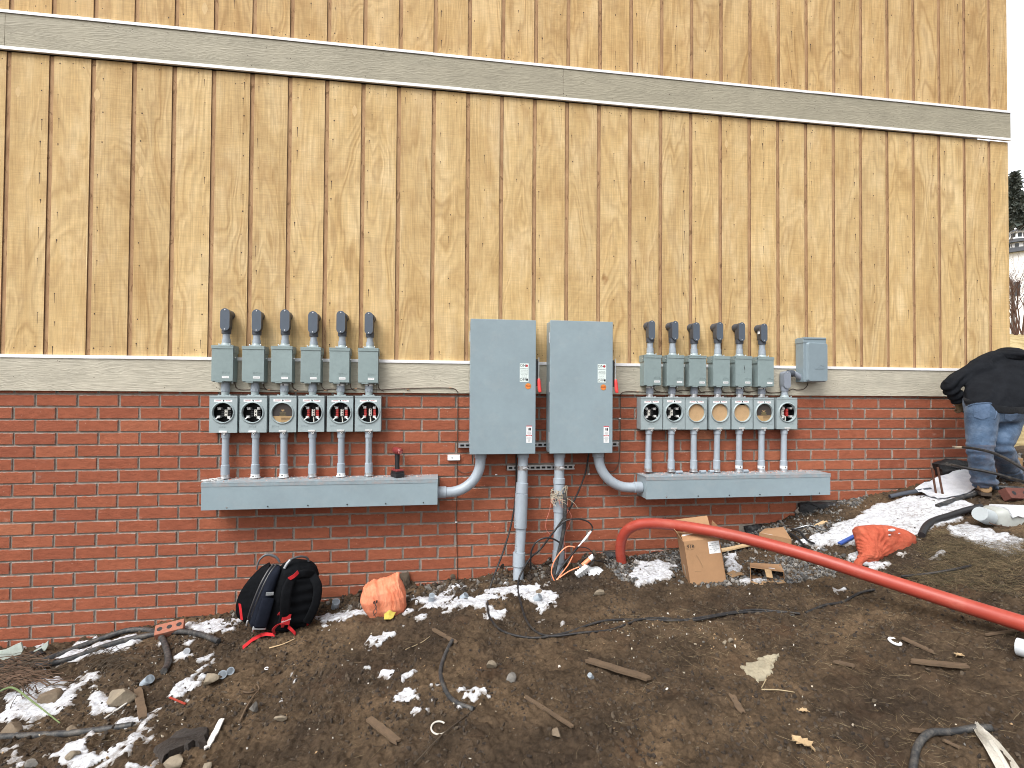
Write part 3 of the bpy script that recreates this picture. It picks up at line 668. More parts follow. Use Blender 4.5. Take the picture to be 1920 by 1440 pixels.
def nipple(u, v0, v1, label, group, mid=False):
    a = P(u, v0, PY); b = P(u, v1, PY); x = a.x
    t = thing('conduit_nipple', label, 'conduit fitting', (x, PY, b.z), group); h = a.z-b.z
    mb = MB(); mb.tube([(x, PY, b.z+.034), (x, PY, b.z+.036), (x, PY, b.z+h*.74), (x, PY, b.z+h*.76)], [.030, .0330, .0330, .031], 20); mb.tube([(x, PY, b.z+h*.7), (x, PY, a.z+.004)], .0305, 20)
    for k in range(10):
        w = 2*PI*k/10; mb.box(x+.032*math.cos(w)-.0022, x+.032*math.cos(w)+.0022, PY+.032*math.sin(w)-.0022, PY+.032*math.sin(w)+.0022, b.z+.038, b.z+h*.5)
    mb.build('coupling', PVC if not mid else PVCM, t)
    mb = MB(); mb.tube([(x, PY, b.z+.006), (x, PY, b.z+.036)], .030, 18); mb.box(x-.05, x+.05, PY-.028, PY+.04, b.z-.001, b.z+.0075, .002)
    for s in (-1, 1): mb.cyl((x+s*.042, PY-.022, b.z+.007), (x+s*.042, PY-.022, b.z+.013), .006, 8)
    mb.build('hub', ZINC if mid else GREYM, t)
    if random.random() < .55:
        mb = MB(); mb.tube([(x, PY, a.z-.034), (x, PY, a.z-.012)], .0318, 18, 0, caps=False); o = mb.build('paper_sticker', PAPER, t)
        mb = MB(); mb.box(x-.006, x+.004, PY-.0328, PY-.0320, a.z-.030, a.z-.016); mb.build('sticker_mark', INK, o)
    return t

def plate_hole(mb, x0, x1, z0, z1, cx, cz, r, y0, y1, n=56):
    """a sheet metal plate with a round hole"""
    an = sorted([2*PI*k/n for k in range(n)]+[math.atan2(z-cz, x-cx) % (2*PI) for x in (x0, x1) for z in (z0, z1)])
    out = []; inn = []
    for a in an:
        c, s = math.cos(a), math.sin(a)
        tx = ((x1-cx)/c if c > 1e-9 else (x0-cx)/c if c < -1e-9 else 1e9); tz = ((z1-cz)/s if s > 1e-9 else (z0-cz)/s if s < -1e-9 else 1e9)
        k = min(tx, tz); out.append((cx+c*k, cz+s*k)); inn.append((cx+c*r, cz+s*r))
    N = len(an)
    for yy, fl in ((y0, False), (y1, True)):
        vs = [(x, yy, z) for x, z in out]+[(x, yy, z) for x, z in inn]
        fs = [((k, (k+1) % N, N+(k+1) % N, N+k) if not fl else (N+k, N+(k+1) % N, (k+1) % N, k)) for k in range(N)]
        mb.add(vs, fs, 0, .5)
    vs = [(x, y0, z) for x, z in out]+[(x, y1, z) for x, z in out]; mb.add(vs, [(k, N+k, N+(k+1) % N, (k+1) % N) for k in range(N)], 0, .5)
def meter(r, cen, rp, kind, label, group, mirror=False, sticker=True, tag_seal=False):
    u0, v0, u1, v1 = r; y1 = -.104; x0, x1, z0, z1 = pix_rect(u0, v0, u1, v1, y1); yb = -.004
    c = P(cen[0], cen[1], y1); cx, cz = c.x, c.z; R = rp*(P(cen[0]+1, cen[1], y1).x-c.x)
    t = thing('meter_socket', label, 'meter socket', ((x0+x1)/2, yb, z0), group)
    mb = MB(); th = .003
    mb.box(x0, x1, yb-.004, yb, z0, z1, 0, 0); mb.box(x0, x0+th, y1+.003, yb-.0045, z0, z1, 0); mb.box(x1-th, x1, y1+.003, yb-.0045, z0, z1)
    mb.box(x0+th, x1-th, y1+.003, yb-.0045, z1-th, z1); mb.box(x0+th, x1-th, y1+.003, yb-.0045, z0, z0+th)
    mb.build('housing', GREYM, t)
    mb = MB(); plate_hole(mb, x0+.001, x1-.001, z0-.004, z1-.012, cx, cz, R*.97, y1, y1+.0025)
    mb.box(x0-.001, x1+.001, y1-.003, y1+.006, z1-.0115, z1+.001, .0008)
    mb.box(x0-.0012, x0+.0008, y1-.0005, y1+.014, z0-.004, z1-.0125); mb.box(x1-.0008, x1+.0012, y1-.0005, y1+.014, z0-.004, z1-.0125)
    mb.build('front_cover', GREYM, t)
    mb = MB(); N = 40; prof = [(R*.95, y1+.02), (R*.955, y1-.004), (R*.985, y1-.0085), (R*1.03, y1-.009), (R*1.085, y1-.006), (R*1.11, y1-.0005)]
    vs = [(cx+q*math.cos(2*PI*k/N), yy, cz+q*math.sin(2*PI*k/N)) for q, yy in prof for k in range(N)]
    mb.add(vs, [(j*N+k, (j+1)*N+k, (j+1)*N+(k+1) % N, j*N+(k+1) % N) for j in range(len(prof)-1) for k in range(N)], 0, .5, True); mb.build('meter_ring', GREYM, t)
    mb = MB(); mb.box(x0+.004, x1-.004, yb-.006, yb-.0045, z0+.004, z1-.014); mb.box(x0+.0035, x0+.0045, y1+.004, yb-.006, z0+.004, z1-.014); mb.box(x1-.0045, x1-.0035, y1+.004, yb-.006, z0+.004, z1-.014)
    mb.box(x0+.0045, x1-.0045, y1+.004, yb-.006, z0+.0035, z0+.0045); mb.build('socket_lining', BLK, t)
    s = -1 if mirror else 1
    X = lambda q: P(cen[0]+s*q*rp, cen[1], -.07).x
    czo = cz; cz_in = P(cen[0], cen[1], -.07).z
    def jaw(qx, qz, dx, dz):
        mb = MB(); a = Vector((X(qx), -.072, cz_in+qz*R)); b = a+Vector((s*dx*R*1.25, -.014, dz*R*1.25))
        mb.tube([a, b], [.0095, .0085], 6, flat=.6); mb.box(a.x-.012, a.x+.012, a.y-.010, a.y+.04, a.z-.010, a.z+.010, .002); mb.build('jaw', STEEL, t)
    if kind in 'AB':
        if kind == 'A':
            for q in ((-.30, .40, -.10, .10), (-.36, -.42, -.22, -.18), (.62, .42, .12, .10), (.60, -.48, .16, -.14)): jaw(*q)
            for qx in (-.02, .66):
                mb = MB()
                for k in range(4): mb.box(X(qx)-.010, X(qx)+.010, -.07, -.03, cz_in+R*(-.42+.22*k), cz_in+R*(-.27+.22*k), .002)
                mb.build('insulator_block', BLK, t)
            mb = MB(); bx = X(.33); mb.box(bx-.011, bx+.011, -.078, -.03, cz_in-R*.36, cz_in+R*.30, .002); o = mb.build('neutral_block', CREAM, t)
            mb = MB(); mb.box(bx-.004, bx+.005, -.0795, -.0782, cz_in-R*.12, cz_in+R*.04); mb.cyl((bx, -.0782, cz_in+R*.2), (bx, -.080, cz_in+R*.2), .0035, 8); mb.cyl((bx, -.0782, cz_in-R*.27), (bx, -.080, cz_in-R*.27), .0035, 8); mb.build('terminal_screws', INK, o)
            mb = MB(); mb.tube([(X(-.80), -.075, cz_in+.4*R), (X(-.86), -.080, cz_in), (X(-.80), -.075, cz_in-.4*R)], .004, 8, sub=5); mb.build('bare_strap', STEEL, t)
        else:
            for q in ((-.34, .46, -.16, .14), (-.36, -.44, -.20, -.18), (.56, .42, .14, .16), (.56, -.44, .16, -.16)): jaw(*q)
            for qx in ((-.28, .58) if not mirror else (.10,)):
                mb = MB()
                for k in range(5): mb.box(X(qx)-.0105, X(qx)+.0105, -.078, -.03, cz_in+R*(-.40+.17*k), cz_in+R*(-.28+.17*k), .0015)
                mb.box(X(qx)-.006, X(qx)+.006, -.072, -.03, cz_in-R*.40, cz_in+R*.40); mb.build('insulator_block', REDB, t)
            mb = MB(); bx = X(.17 if not mirror else .60); mb.box(bx-.0115, bx+.0115, -.074, -.03, cz_in-R*.34, cz_in+R*.34, .002); o = mb.build('neutral_block', CREAM, t)
            mb = MB()
            for k in range(4): mb.box(bx-.003, bx+.008, -.0755, -.0742, cz_in+R*(-.28+.17*k), cz_in+R*(-.19+.17*k))
            mb.build('terminal_screws', INK, o)
            mb = MB(); mb.tube([(X(.22), -.05, cz_in+.95*R), (X(.18), -.05, cz_in+.33*R)], .005, 8); mb.build('ground_wire', BLK, t)
            mb = MB(); mb.tube([(X(.22), -.06, cz_in-1.0*R), (X(.17), -.06, cz_in-.40*R)], .0052, 8); mb.build('neutral_wire', CREAM, t)
    else:
        N = 40
        if kind == 'C' or kind == 'S':
            mb = MB(); q = [(cx+R*.965*math.cos(2*PI*k/N), cz+R*.965*math.sin(2*PI*k/N)) for k in range(N)]
            if kind == 'S': q = [(x, min(z, cz+R*.80)) for x, z in q]
            mb.prism(q, y1+.012, y1+.016); mb.build('cardboard_disc', CARDL, t)
        else:
            mb = MB(); q = [(cx+R*.965*math.cos(PI*k/20-.33 if k <= 20 else 0), cz) for k in range(1)]
            a0 = -.33; up = [(cx+R*.965*math.cos(a), cz+R*.965*math.sin(a)) for a in [a0+(PI-2*a0)*k/30 for k in range(31)]]
            lo = [(cx+R*.965*math.cos(a), cz+R*.965*math.sin(a)) for a in [PI-a0+(PI+2*a0)*k/24 for k in range(25)]]
            mb.prism(up, y1+.012, y1+.016); o = mb.build('printed_disc', DISCD, t)
            mb = MB(); mb.prism(lo, y1+.012, y1+.016); o2 = mb.build('printed_disc', DISCT, t)
            mb = MB(); a = -.15 if not mirror else -.05
            for k in range(5):
                z = cz-R*(.40+.13*k); h = math.sqrt(max(0, .965**2-(.40+.13*k)**2)); mb.box(cx+R*max(a, -h*.8) if k < 4 else cx-R*.25, cx+R*h*.92, y1+.0108, y1+.012, z-.0013, z+.0013)
            mb.build('printed_stripe', DISCD, o2)
            mb = MB()
            if not mirror:
                for q in (-.09, 0, .09): mb.ball((cx+q*R, y1+.0118, cz+R*(.27-.06*(q == 0))), R*.055, 6, sc=(.8, .05, 1.6))
            else: mb.sheet([[(cx+R*q, y1+.0112, cz+R*(.30-.22*(1-(q/.22)**2))) for q in [-.22+.044*k for k in range(11)]], [(cx+R*q, y1+.0112, cz+R*(.30-.09*(1-(q/.22)**2))) for q in [-.22+.044*k for k in range(11)]]], th=.0004)
            mb.build('printed_emblem', DISCT, o)
            mb = MB()
            for k, w in enumerate((.30, .24, .34)): mb.box(cx-R*w, cx+R*w, y1+.0112, y1+.0119, cz-R*(.0+.11*k)-.0012, cz-R*(.0+.11*k)+.0012)
            mb.build('printed_lines', GOLD, o)
    if sticker:
        w = .070; h = .019; sx = cx+random.uniform(-.012, .006); sz = z1-.041+random.uniform(-.003, .003); mb = MB(); k = random.uniform(-.02, .05)
        mb.box(-w, w, -.0012, 0, -h/2, h/2, .0003, 0, Matrix.Translation((sx*.5+cx*.5, y1, sz)) @ Matrix.Rotation(k, 4, 'Y')); o = mb.build('warning_sticker', PAPER, t)
        q = Vector((sx*.5+cx*.5, y1-.0014, sz)); mb = MB()
        mb.ball(q+Vector((.004, 0, .001)), .0062, 6, sc=(.9, .06, 1.1)); mb.ball(q+Vector((.001, 0, .006)), .0035, 6, sc=(1.3, .06, .8)); mb.build('hazard_symbol', INK, o)
        text('sticker_print', 'DANGER', .011, q+Vector((-.036, 0, .004)), INKR, o); text('sticker_print', 'PELIGRO', .010, q+Vector((.038, 0, .004)), INKR, o)
    text('raised_lettering', 'E·T·N', .022, (cx-.055*s if kind in 'BD' else cx, y1-.0002, z0+.045), GREYM, t, ext=.0016)
    mb = MB(); lx = cx+.004*s; mb.box(lx-.030, lx+.030, y1-.006, y1-.001, z0-.003, z0+.012, .002, 0); mb.cyl((lx+.008, y1-.004, z0-.012), (lx+.008, y1+.004, z0-.012), .010, 10, 1); mb.cyl((lx+.008, y1-.0045, z0-.012), (lx+.008, y1-.0042, z0-.012), .0045, 8, 2)
    mb.build('cover_latch', [PAPER if tag_seal else STEEL, STEEL, INK], t)
    return t

def drop_pipe(u_t, v_t, u_b, v_b, label, group, sticker=0, marks=False):
    a = P(u_t, v_t, PY); b = P(u_b, v_b, PY); t = thing('conduit', label, 'conduit', b, group)
    d = (a-b); L = d.length; d.normalize(); at = lambda s: b+d*s
    mb = MB(); mb.tube([at(.05), at(L-.0)], .0272, 22, 0, rnd=.7); mb.build('pipe', PVC, t)
    mb = MB(); mb.tube([at(.028), at(.03), at(.108), at(.112)], [.028, .0328, .0326, .028], 22, 0, rnd=.9); mb.build('coupling', PVC, t)
    mb = MB(); mb.tube([at(L-.052), at(L-.05), at(L-.012), at(L-.010), at(L+.0)], [.028, .0325, .0325, .036, .036], 22, 0, rnd=.6); mb.build('top_adapter', PVC, t)
    mb = MB(); mb.tube([at(.0), at(.008), at(.0085), at(.030)], [.040, .040, .034, .034], 16); mb.build('locknut', [PAPER if sticker == 1 else ZINC][0], t)
    if sticker:
        mb = MB(); mb.tube([at(.036), at(.062)], .0333, 20, 0, caps=False) if sticker == 2 else mb.box(b.x-.022, b.x+.012, PY-.0365, PY-.0345, b.z+.010, b.z+.026, .001); o = mb.build('paper_sticker', PAPER, t)
        mb = MB(); mb.box(b.x-.010, b.x+.002, PY-.0343 if sticker == 2 else PY-.0372, PY-.0334 if sticker == 2 else PY-.0366, b.z+(.042 if sticker == 2 else .013), b.z+(.056 if sticker == 2 else .022)); mb.build('sticker_mark', INK, o)
    if marks:
        text('pipe_print', 'RIGID NONMETALLIC CONDUIT 2 IN', .020, at(L*.5)+Vector((.006, -.0306, 0)), INKG, t, X=(0, 0, 1), Z=(-1, 0, 0))
    return t

# ---- the left bank
LB = [(421.4,424.5),(480.8,481.4),(533.9,534.8),(586.4,588.4),(638.8,641.8),(691.3,693.7)]; LBv = [598.8,600.8,600.8,604.3,603.7,605.8]
BR = [(396.3,647.5,436.8,716),(453.7,649,495,716.6),(508.2,649,547.6,717.5),(563.6,651,601,718),(617.6,652,655,718.3),(671.5,652.7,708.8,719)]
ME = [(392.5,742,444.4,810.5),(449.3,742,499.8,810),(505.3,742,555.2,809.5),(559.3,742.3,607.6,808.7),(613.2,742.5,661.6,808.3),(665.7,742.5,713.8,808)]
MC = [(417.9,773.7),(473.2,773.7),(529.5,774.3),(584,773.7),(638,773.7),(690.8,772.8)]; NP = [423,478.5,533.3,586.4,638.8,691.9]
PT = [423.3,479.6,532.6,586,639.9,691.6]; PB = [422,478.4,532.3,585.6,639.5,691.4]; PBv = [896.5,895.5,894.5,894,893,892]
kinds = 'AADBBB'
CBL = ['leftmost dark grey conduit body, on the left bank of boxes', 'second dark conduit body from the left end of the left bank', 'third dark conduit body of the left bank, above the brown printed disc meter', 'fourth dark conduit body of the left bank, above the first red meter', 'fifth dark conduit body from the left on the left bank', 'dark conduit body at the right end of the left bank']
BRL = ['grey breaker enclosure at the far left end of the left bank', 'second grey breaker enclosure from the left end of the left bank', 'grey breaker enclosure above the left bank meter with a brown printed disc', 'grey breaker enclosure above the leftmost meter with red insulators', 'fifth grey breaker enclosure of the left bank, second from its right end', 'grey breaker enclosure at the right end of the left bank']
MEL = ['open meter socket with black inside at the far left of the left bank', 'second open black meter socket, left of the brown printed disc', 'left bank meter socket closed with a brown and tan printed disc', 'red insulator meter socket right beside the left bank printed disc', 'middle one of the three red insulator meter sockets in the left bank', 'red insulator meter socket at the right end of the left bank']
NPL = ['grey conduit nipple over the far left meter socket', 'grey conduit nipple over the second black meter socket from the left', 'grey conduit nipple over the left bank printed disc meter', 'grey conduit nipple over the leftmost red meter', 'grey conduit nipple over the middle red meter of the left bank', 'grey conduit nipple over the last red meter of the left bank']
DPL = ['leftmost grey conduit dropping into the left wireway', 'second grey conduit from the left end of the left wireway', 'grey conduit below the left bank printed disc meter', 'grey conduit below the leftmost red meter', 'grey conduit below the middle red meter, with white sticker at its foot', 'printed grey conduit nearest the impact driver on the left wireway']
for i in range(6):
    u, pu = LB[i]; v = LBv[i]; hw = [8.6,8.7,8.6,8.7,8.0,7.6][i]
    conduit_body((u-hw, v-20.8, u+hw, v+20.8), pu, BR[i][1]+.8, CBL[i], group='dark conduit bodies over the left bank')
    breaker_box(BR[i], BRL[i], 'breaker enclosures of the left bank', i, False)
    nipple(NP[i], BR[i][3]-1, 742.3, NPL[i], 'conduit nipples of the left bank')
    meter(ME[i], MC[i], 20.2, kinds[i], MEL[i], 'meter sockets of the left bank', tag_seal=i < 2)
    drop_pipe(PT[i], 809, PB[i], PBv[i], DPL[i], 'conduits dropping to the left wireway', sticker=[0, 1, 1, 0, 1, 0][i], marks=i == 5)
# ---- the right bank
LBR = [(1216.7,600.8,1228.3,636.7,1218.9),(1260.9,602,1272,637,1260.9),(1300.3,604.4,1312,639,1301.4),(1344.2,604,1356,638,1345.6),(1385.9,604.4,1396.9,639.4,1386.4),(1427.6,606.7,1439,640.6,1428.7)]
BRR = [(1207.8,665.5,1240,723.3),(1250.9,666,1282.2,724.4),(1292.8,666.7,1324.4,725),(1337.8,667.8,1368.6,725),(1379.4,667.8,1409.8,725),(1421.3,669.4,1451,725.6)]
MER = [(1201.7,745,1241.7,804.4),(1243.9,745,1283.9,804.4),(1285.6,745.5,1325,804.4),(1330.6,745.5,1369.1,804.2),(1372.6,745.6,1411,804),(1413.7,746,1450.9,804),(1456.7,746,1494.4,803.7)]
MCR = [(1221.7,773.3),(1264.1,773.1),(1306,773.9),(1350,773.6),(1391.7,773.6),(1433.3,773.9),(1476.7,773.3)]
NPR = [1218.3,1259.8,1301.2,1345.6,1386.5,1428,1471]; PTR = [1216.4,1258.7,1300.6,1344.8,1385.6,1427.8,1470]; PBR = [1215,1258.3,1300.6,1343.3,1385.4,1427.3,1469]
CBR = ['leftmost dark conduit body on the right bank of boxes', 'second dark conduit body from the left end of the right bank', 'third dark conduit body on the right bank, over the leftmost cardboard disc', 'fourth dark conduit body on the right bank', 'fifth dark conduit body on the right bank, over the slotted cardboard disc', 'dark conduit body with white tag on its side, right end of the right bank']
BRRL = ['grey breaker enclosure nearest the switch boxes in the right bank', 'second grey breaker enclosure from the left end of the right bank', 'grey breaker enclosure above the leftmost cardboard disc meter', 'grey breaker enclosure above the middle cardboard disc meter', 'grey breaker enclosure scratched down its front, right bank', 'grey breaker enclosure at the right end of the right bank, beside a groove']
MERL = ['open black meter socket at the left end of the right bank', 'open black meter socket just left of the cardboard disc meters', 'leftmost of three meter sockets closed with plain cardboard discs', 'middle cardboard disc meter socket, stained near its top', 'cardboard disc meter socket with a dark slit along its top', 'right bank meter socket closed with a brown and tan printed disc', 'red insulator meter socket at the right end of the right bank']
NPRL = ['grey conduit nipple over the leftmost meter of the right bank', 'grey conduit nipple over the second meter of the right bank', 'grey conduit nipple over the leftmost cardboard disc meter', 'grey conduit nipple over the middle cardboard disc meter', 'grey conduit nipple over the slotted cardboard disc meter', 'grey conduit nipple over the right bank printed disc meter']
DPRL = ['leftmost grey conduit dropping into the right wireway', 'second grey conduit from the left end of the right wireway', 'grey conduit below the leftmost cardboard disc meter', 'grey conduit below the middle cardboard disc meter', 'grey conduit below the slotted cardboard disc meter', 'grey conduit below the right bank printed disc meter', 'rightmost grey conduit on the right wireway, below the red meter']
kr = 'AACCSDB'
for i in range(7):
    if i < 6:
        a, b, c_, d, pu = LBR[i]; t = conduit_body((a, b, c_, d), pu, BRR[i][1]+.8, CBR[i], group='dark conduit bodies over the right bank')
        if i == 5:
            mb = MB(); x = P(1422, 624, -.085).x; z = P(1422, 624, -.085).z; mb.box(x-.004, x+.006, -.100, -.078, z-.012, z+.010, .001); mb.build('white_tag', PAPER, t)
        b_ = breaker_box(BRR[i], BRRL[i], 'breaker enclosures of the right bank', i, True)
        if i == 4:
            a = P(1395, 684, -.1306); mb = MB(); mb.tube([a, a+Vector((.006, 0, -.03)), a+Vector((.008, 0, -.055))], [.001, .0032, .001], 5); mb.tube([a+Vector((.008, 0, -.064)), a+Vector((.009, 0, -.078))], [.002, .001], 5); mb.build('scratch_mark', INK, b_)
        nipple(NPR[i], BRR[i][3]-1, 745.3, NPRL[i], 'conduit nipples of the right bank', mid=True)
    meter(MER[i], MCR[i], 15.9, kr[i], MERL[i], 'meter sockets of the right bank', mirror=True, sticker=i < 6)
    drop_pipe(PTR[i], 803.5, PBR[i], 884+.15*i, DPRL[i], 'conduits dropping to the right wireway', sticker=[0, 0, 0, 0, 2, 2, 2][i])
# light grey conduit body beside the utility box
t = conduit_body((1470.7,695.6,1482.9,728.4), 1471, 745.6, 'light grey conduit body feeding the last red meter, beside the utility box', True, y1=-.112, hook=False)
mb = MB(); a = P(1482, 699.8, -.075); b = P(1487, 700.5, -.075); mb.tube([a-Vector((.03, 0, 0)), a, b], [.03, .032, .033], 18); mb.build('side_hub', PVCD, t)
a = P(1486, 700.5, -.075); b = P(1506, 709.5, -.075)
t = thing('conduit_elbow', 'short grey plastic elbow running into the side of the utility box', 'conduit', a)
mb = MB(); mb.tube([a, P(1491, 701.5, -.076), P(1497, 705.5, -.078), P(1503, 709.0, -.08), P(1509, 711.5, -.08)], [.026, .026, .027, .028, .028], 18, sub=5); mb.build('bent_pipe', PVCM, t)
# utility box
y1 = -.135; x0, x1, z0, z1 = pix_rect(1506.8, 633.7, 1548.3, 716.2, y1); yb = -.022
t = thing('utility_box', 'grey plastic utility box with raised front cover, hung beside the right bank', 'utility box', ((x0+x1)/2, yb, z0))
mb = MB(); mb.box(x0, x1, y1, yb, z0, z1-.012, .006); mb.build('box_body', M('blue_grey_plastic', (.215,.275,.31), .4, var=.05, scale=6), t)
UB = bpy.data.materials['blue_grey_plastic']
mb = MB(); mb.box(x0-.004, x1+.003, y1-.004, yb, z1-.050, z1, .005); mb.box(x0-.003, x1-.0, y1-.009, yb-.02, z1-.014, z1+.005, .004); mb.build('hood', UB, t)
fx0, fx1, fz0, fz1 = pix_rect(1516.3, 643.0, 1551.6, 714.8, y1-.022)
mb = MB(); n = 24
r1 = rrect(fx0-.012, fx1+.002, fz0-.004, fz1+.006, .02); r2 = rrect(fx0, fx1, fz0+.004, fz1-.004, .016); k = len(r1)
vs = [(x, y1, z) for x, z in r1]+[(x, y1-.022, z) for x, z in r2]; mb.add(vs, [(i, (i+1) % k, k+(i+1) % k, k+i) for i in range(k)]+[tuple(range(k, 2*k))], 0, .5); mb.build('front_cover', UB, t)
c = P(1537, 690, y1-.0225); mb = MB()
mb.tube([c+Vector((-.045, 0, -.012)), c+Vector((-.02, 0, .004)), c+Vector((.045, 0, -.002)), c+Vector((.012, 0, -.014)), c+Vector((-.045, 0, -.012))], .0018, 6, sub=4); mb.tube([c+Vector((-.004, 0, .016)), c+Vector((.012, 0, .026)), c+Vector((.045, 0, .012))], .0016, 6, sub=4); mb.build('raised_emblem', UB, t)

# ---- wireways (troughs)
def wireway(TL, TRr, BL, BRr, y1, label):
    a, b, c, d = P(*TL, y1), P(*TRr, y1), P(*BL, y1), P(*BRr, y1); x0 = (a.x+c.x)/2; x1 = (b.x+d.x)/2; zt = (a.z+b.z)/2; zb = (c.z+d.z)/2
    t = thing('wireway', label, 'wireway trough', ((x0+x1)/2, -.004, zb))
    mb = MB(); mb.box(x0+.003, x1-.003, y1+.012, -.003, zb, zt-.012, .002); mb.build('trough_body', GREY, t)
    mb = MB(); mb.box(x0, x1, y1, y1+.011, zb-.002, zt-.034, .0025); mb.build('front_cover', GREY, t)
    mb = MB(); mb.box(x0-.002, x1+.002, y1-.003, -.003, zt-.0115, zt, .002); mb.box(x0-.002, x1+.002, y1-.003, y1+.003, zt-.034, zt-.0118, .0012); mb.build('top_cover', GREYT, t)
    n = 6
    for k in range(n):
        x = x0+(x1-x0)*(k+.62)/n; mb = MB(); screw(mb, x, y1, zb+.018, .006, 0 if k == 0 else 1); mb.build('cover_screw', [ZINC, INK], t)
    return t, x0, x1, zb, zt
WL = wireway((376.4,906.5), (820.5,896), (377.3,957.4), (820.5,945.4), -.225, 'long grey wireway trough under the left bank, impact driver on top')
WR = wireway((1211.9,892.0), (1557.4,889.2), (1211.9,934), (1556.5,929.7), -.225, 'long grey wireway trough under the right bank of meters')
# brick dust and crumbs left from drilling
def crumbs(x0, x1, y0, y1, z, n, label):
    mb = MB()
    for _ in range(n):
        x = random.uniform(x0, x1); y = y1-abs(random.gauss(0, .4))*(y1-y0); r = random.choice([.002, .003, .003, .005, .007]); y = max(y0, y)
        mb.ball((x, y, z+r*.3), r, 3, random.choice([0, 0, 1, 1, 1, 2]), (1, random.uniform(.6, 1.3), .5))
    tag(mb.build('brick_crumbs', [M('brick_dust', (.42,.16,.10), .95), M('pale_brick_dust', (.62,.45,.40), .95), M('mortar_crumb', (.6,.58,.56), .95)]), label, 'debris', kind='stuff')
crumbs(WL[1]+.05, WL[2]-.05, -.19, -.01, WL[4], 420, 'brick dust and crumbs along the back of the left wireway top'); crumbs(WR[1]+.03, WR[2]-.05, -.19, -.01, WR[4], 420, 'brick dust and crumbs along the back of the right wireway top')
def ring(name, c, R, r, mat, label, cat, tilt=(0, 0), group=None):
    mb = MB(); c = Vector(c); mt = Matrix.Rotation(tilt[0], 3, 'X') @ Matrix.Rotation(tilt[1], 3, 'Y')
    mb.tube([c+mt @ Vector((R*math.cos(2*PI*k/20), R*math.sin(2*PI*k/20), 0)) for k in range(21)], r, 8, caps=False); return tag(mb.build(name, mat), label, cat, group)
for i, (u, lab) in enumerate([(390, 'loose steel locknut lying nearest the left end of the left wireway top'), (400, 'loose steel locknut lying mid way between the other two on the left wireway'), (412, 'loose steel locknut lying nearest the first conduit of the left wireway')]):
    p = P(u, 900-i*1.5, -.13+.02*i); ring('locknut', (p.x, -.15+.025*i, WL[4]+.006), .034, .0055, STEEL, lab, 'locknut', (.05*i, .03), 'loose locknuts on the left wireway')
def offcut(u, y, z, L, label):
    p = P(u, 886, y); mb = MB(); mb.pipe([(p.x-L/2, y, z+.0145), (p.x+L/2, y+.01, z+.0145)], .0145, .003); return tag(mb.build('conduit_offcut', PVC), label, 'conduit offcut', 'offcuts on the right wireway')
for u, L, lab in ((1273, .07, 'grey conduit offcut lying between the first two conduits of the right wireway'), (1318, .06, 'short grey offcut beside the third conduit of the right wireway'), (1334, .05, 'stubby grey offcut left of the fourth conduit on the right wireway'), (1398, .055, 'grey offcut right of the fifth conduit on the right wireway')): offcut(u, -.10, WR[4], L, lab)

# ---- the two fused switches
def switch(r, label, group, yb=-.045):
    u0, v0, u1, v1 = r; y1 = -.225; x0, x1, z0, z1 = pix_rect(u0, v0, u1, v1, y1)
    t = thing('safety_switch', label, 'switch box', ((x0+x1)/2, yb, z0), group)
    mb = MB(); mb.box(x0+.006, x1-.006, y1+.018, yb, z0+.004, z1-.004, .003); mb.build('enclosure_body', GREY, t)
    mb = MB(); mb.box(x0, x1, y1, y1+.0175, z0, z1, .004); mb.build('door', GREY, t)
    for k in (.12, .5, .87):
        mb = MB(); z = z0+(z1-z0)*k; mb.cyl((x0-.002, y1+.02, z-.045), (x0-.002, y1+.02, z+.045), .006, 10); mb.box(x0+.0035, x0+.0055, y1+.022, y1+.06, z-.035, z+.035); mb.build('hinge', GALV, t)
    mb = MB(); za = P(1000, 672, y1).z; zb = P(1000, 722, y1).z; hx = x1
    mb.box(hx-.004, hx+.018, y1+.004, y1+.10, zb-.01, za-.004, .003); mb.prism([(hx+.0182, za-.02), (hx+.026, za-.02), (hx+.0215, zb+.01), (hx+.0182, zb+.01)], y1+.02, y1+.05); o = mb.build('switch_handle', BLK, t)
    mb = MB(); mb.tube([(hx+.0295, y1+.014, za+.01), (hx+.0295, y1+.010, zb+.05), (hx+.028, y1+.002, zb-.01)], [.0035, .0038, .005], 8, sub=3); mb.build('lever', GALV, t)
    mb = MB(); mb.tube([(hx+.027, y1+.0, zb+.055), (hx+.028, y1-.004, zb+.035), (hx+.032, y1-.010, zb-.035), (hx+.037, y1-.016, zb-.062)], [.008, .0135, .0165, .012], 12, sub=4); mb.build('red_grip', HANDLE, t)
    return t, x0, x1, y1, z0, z1
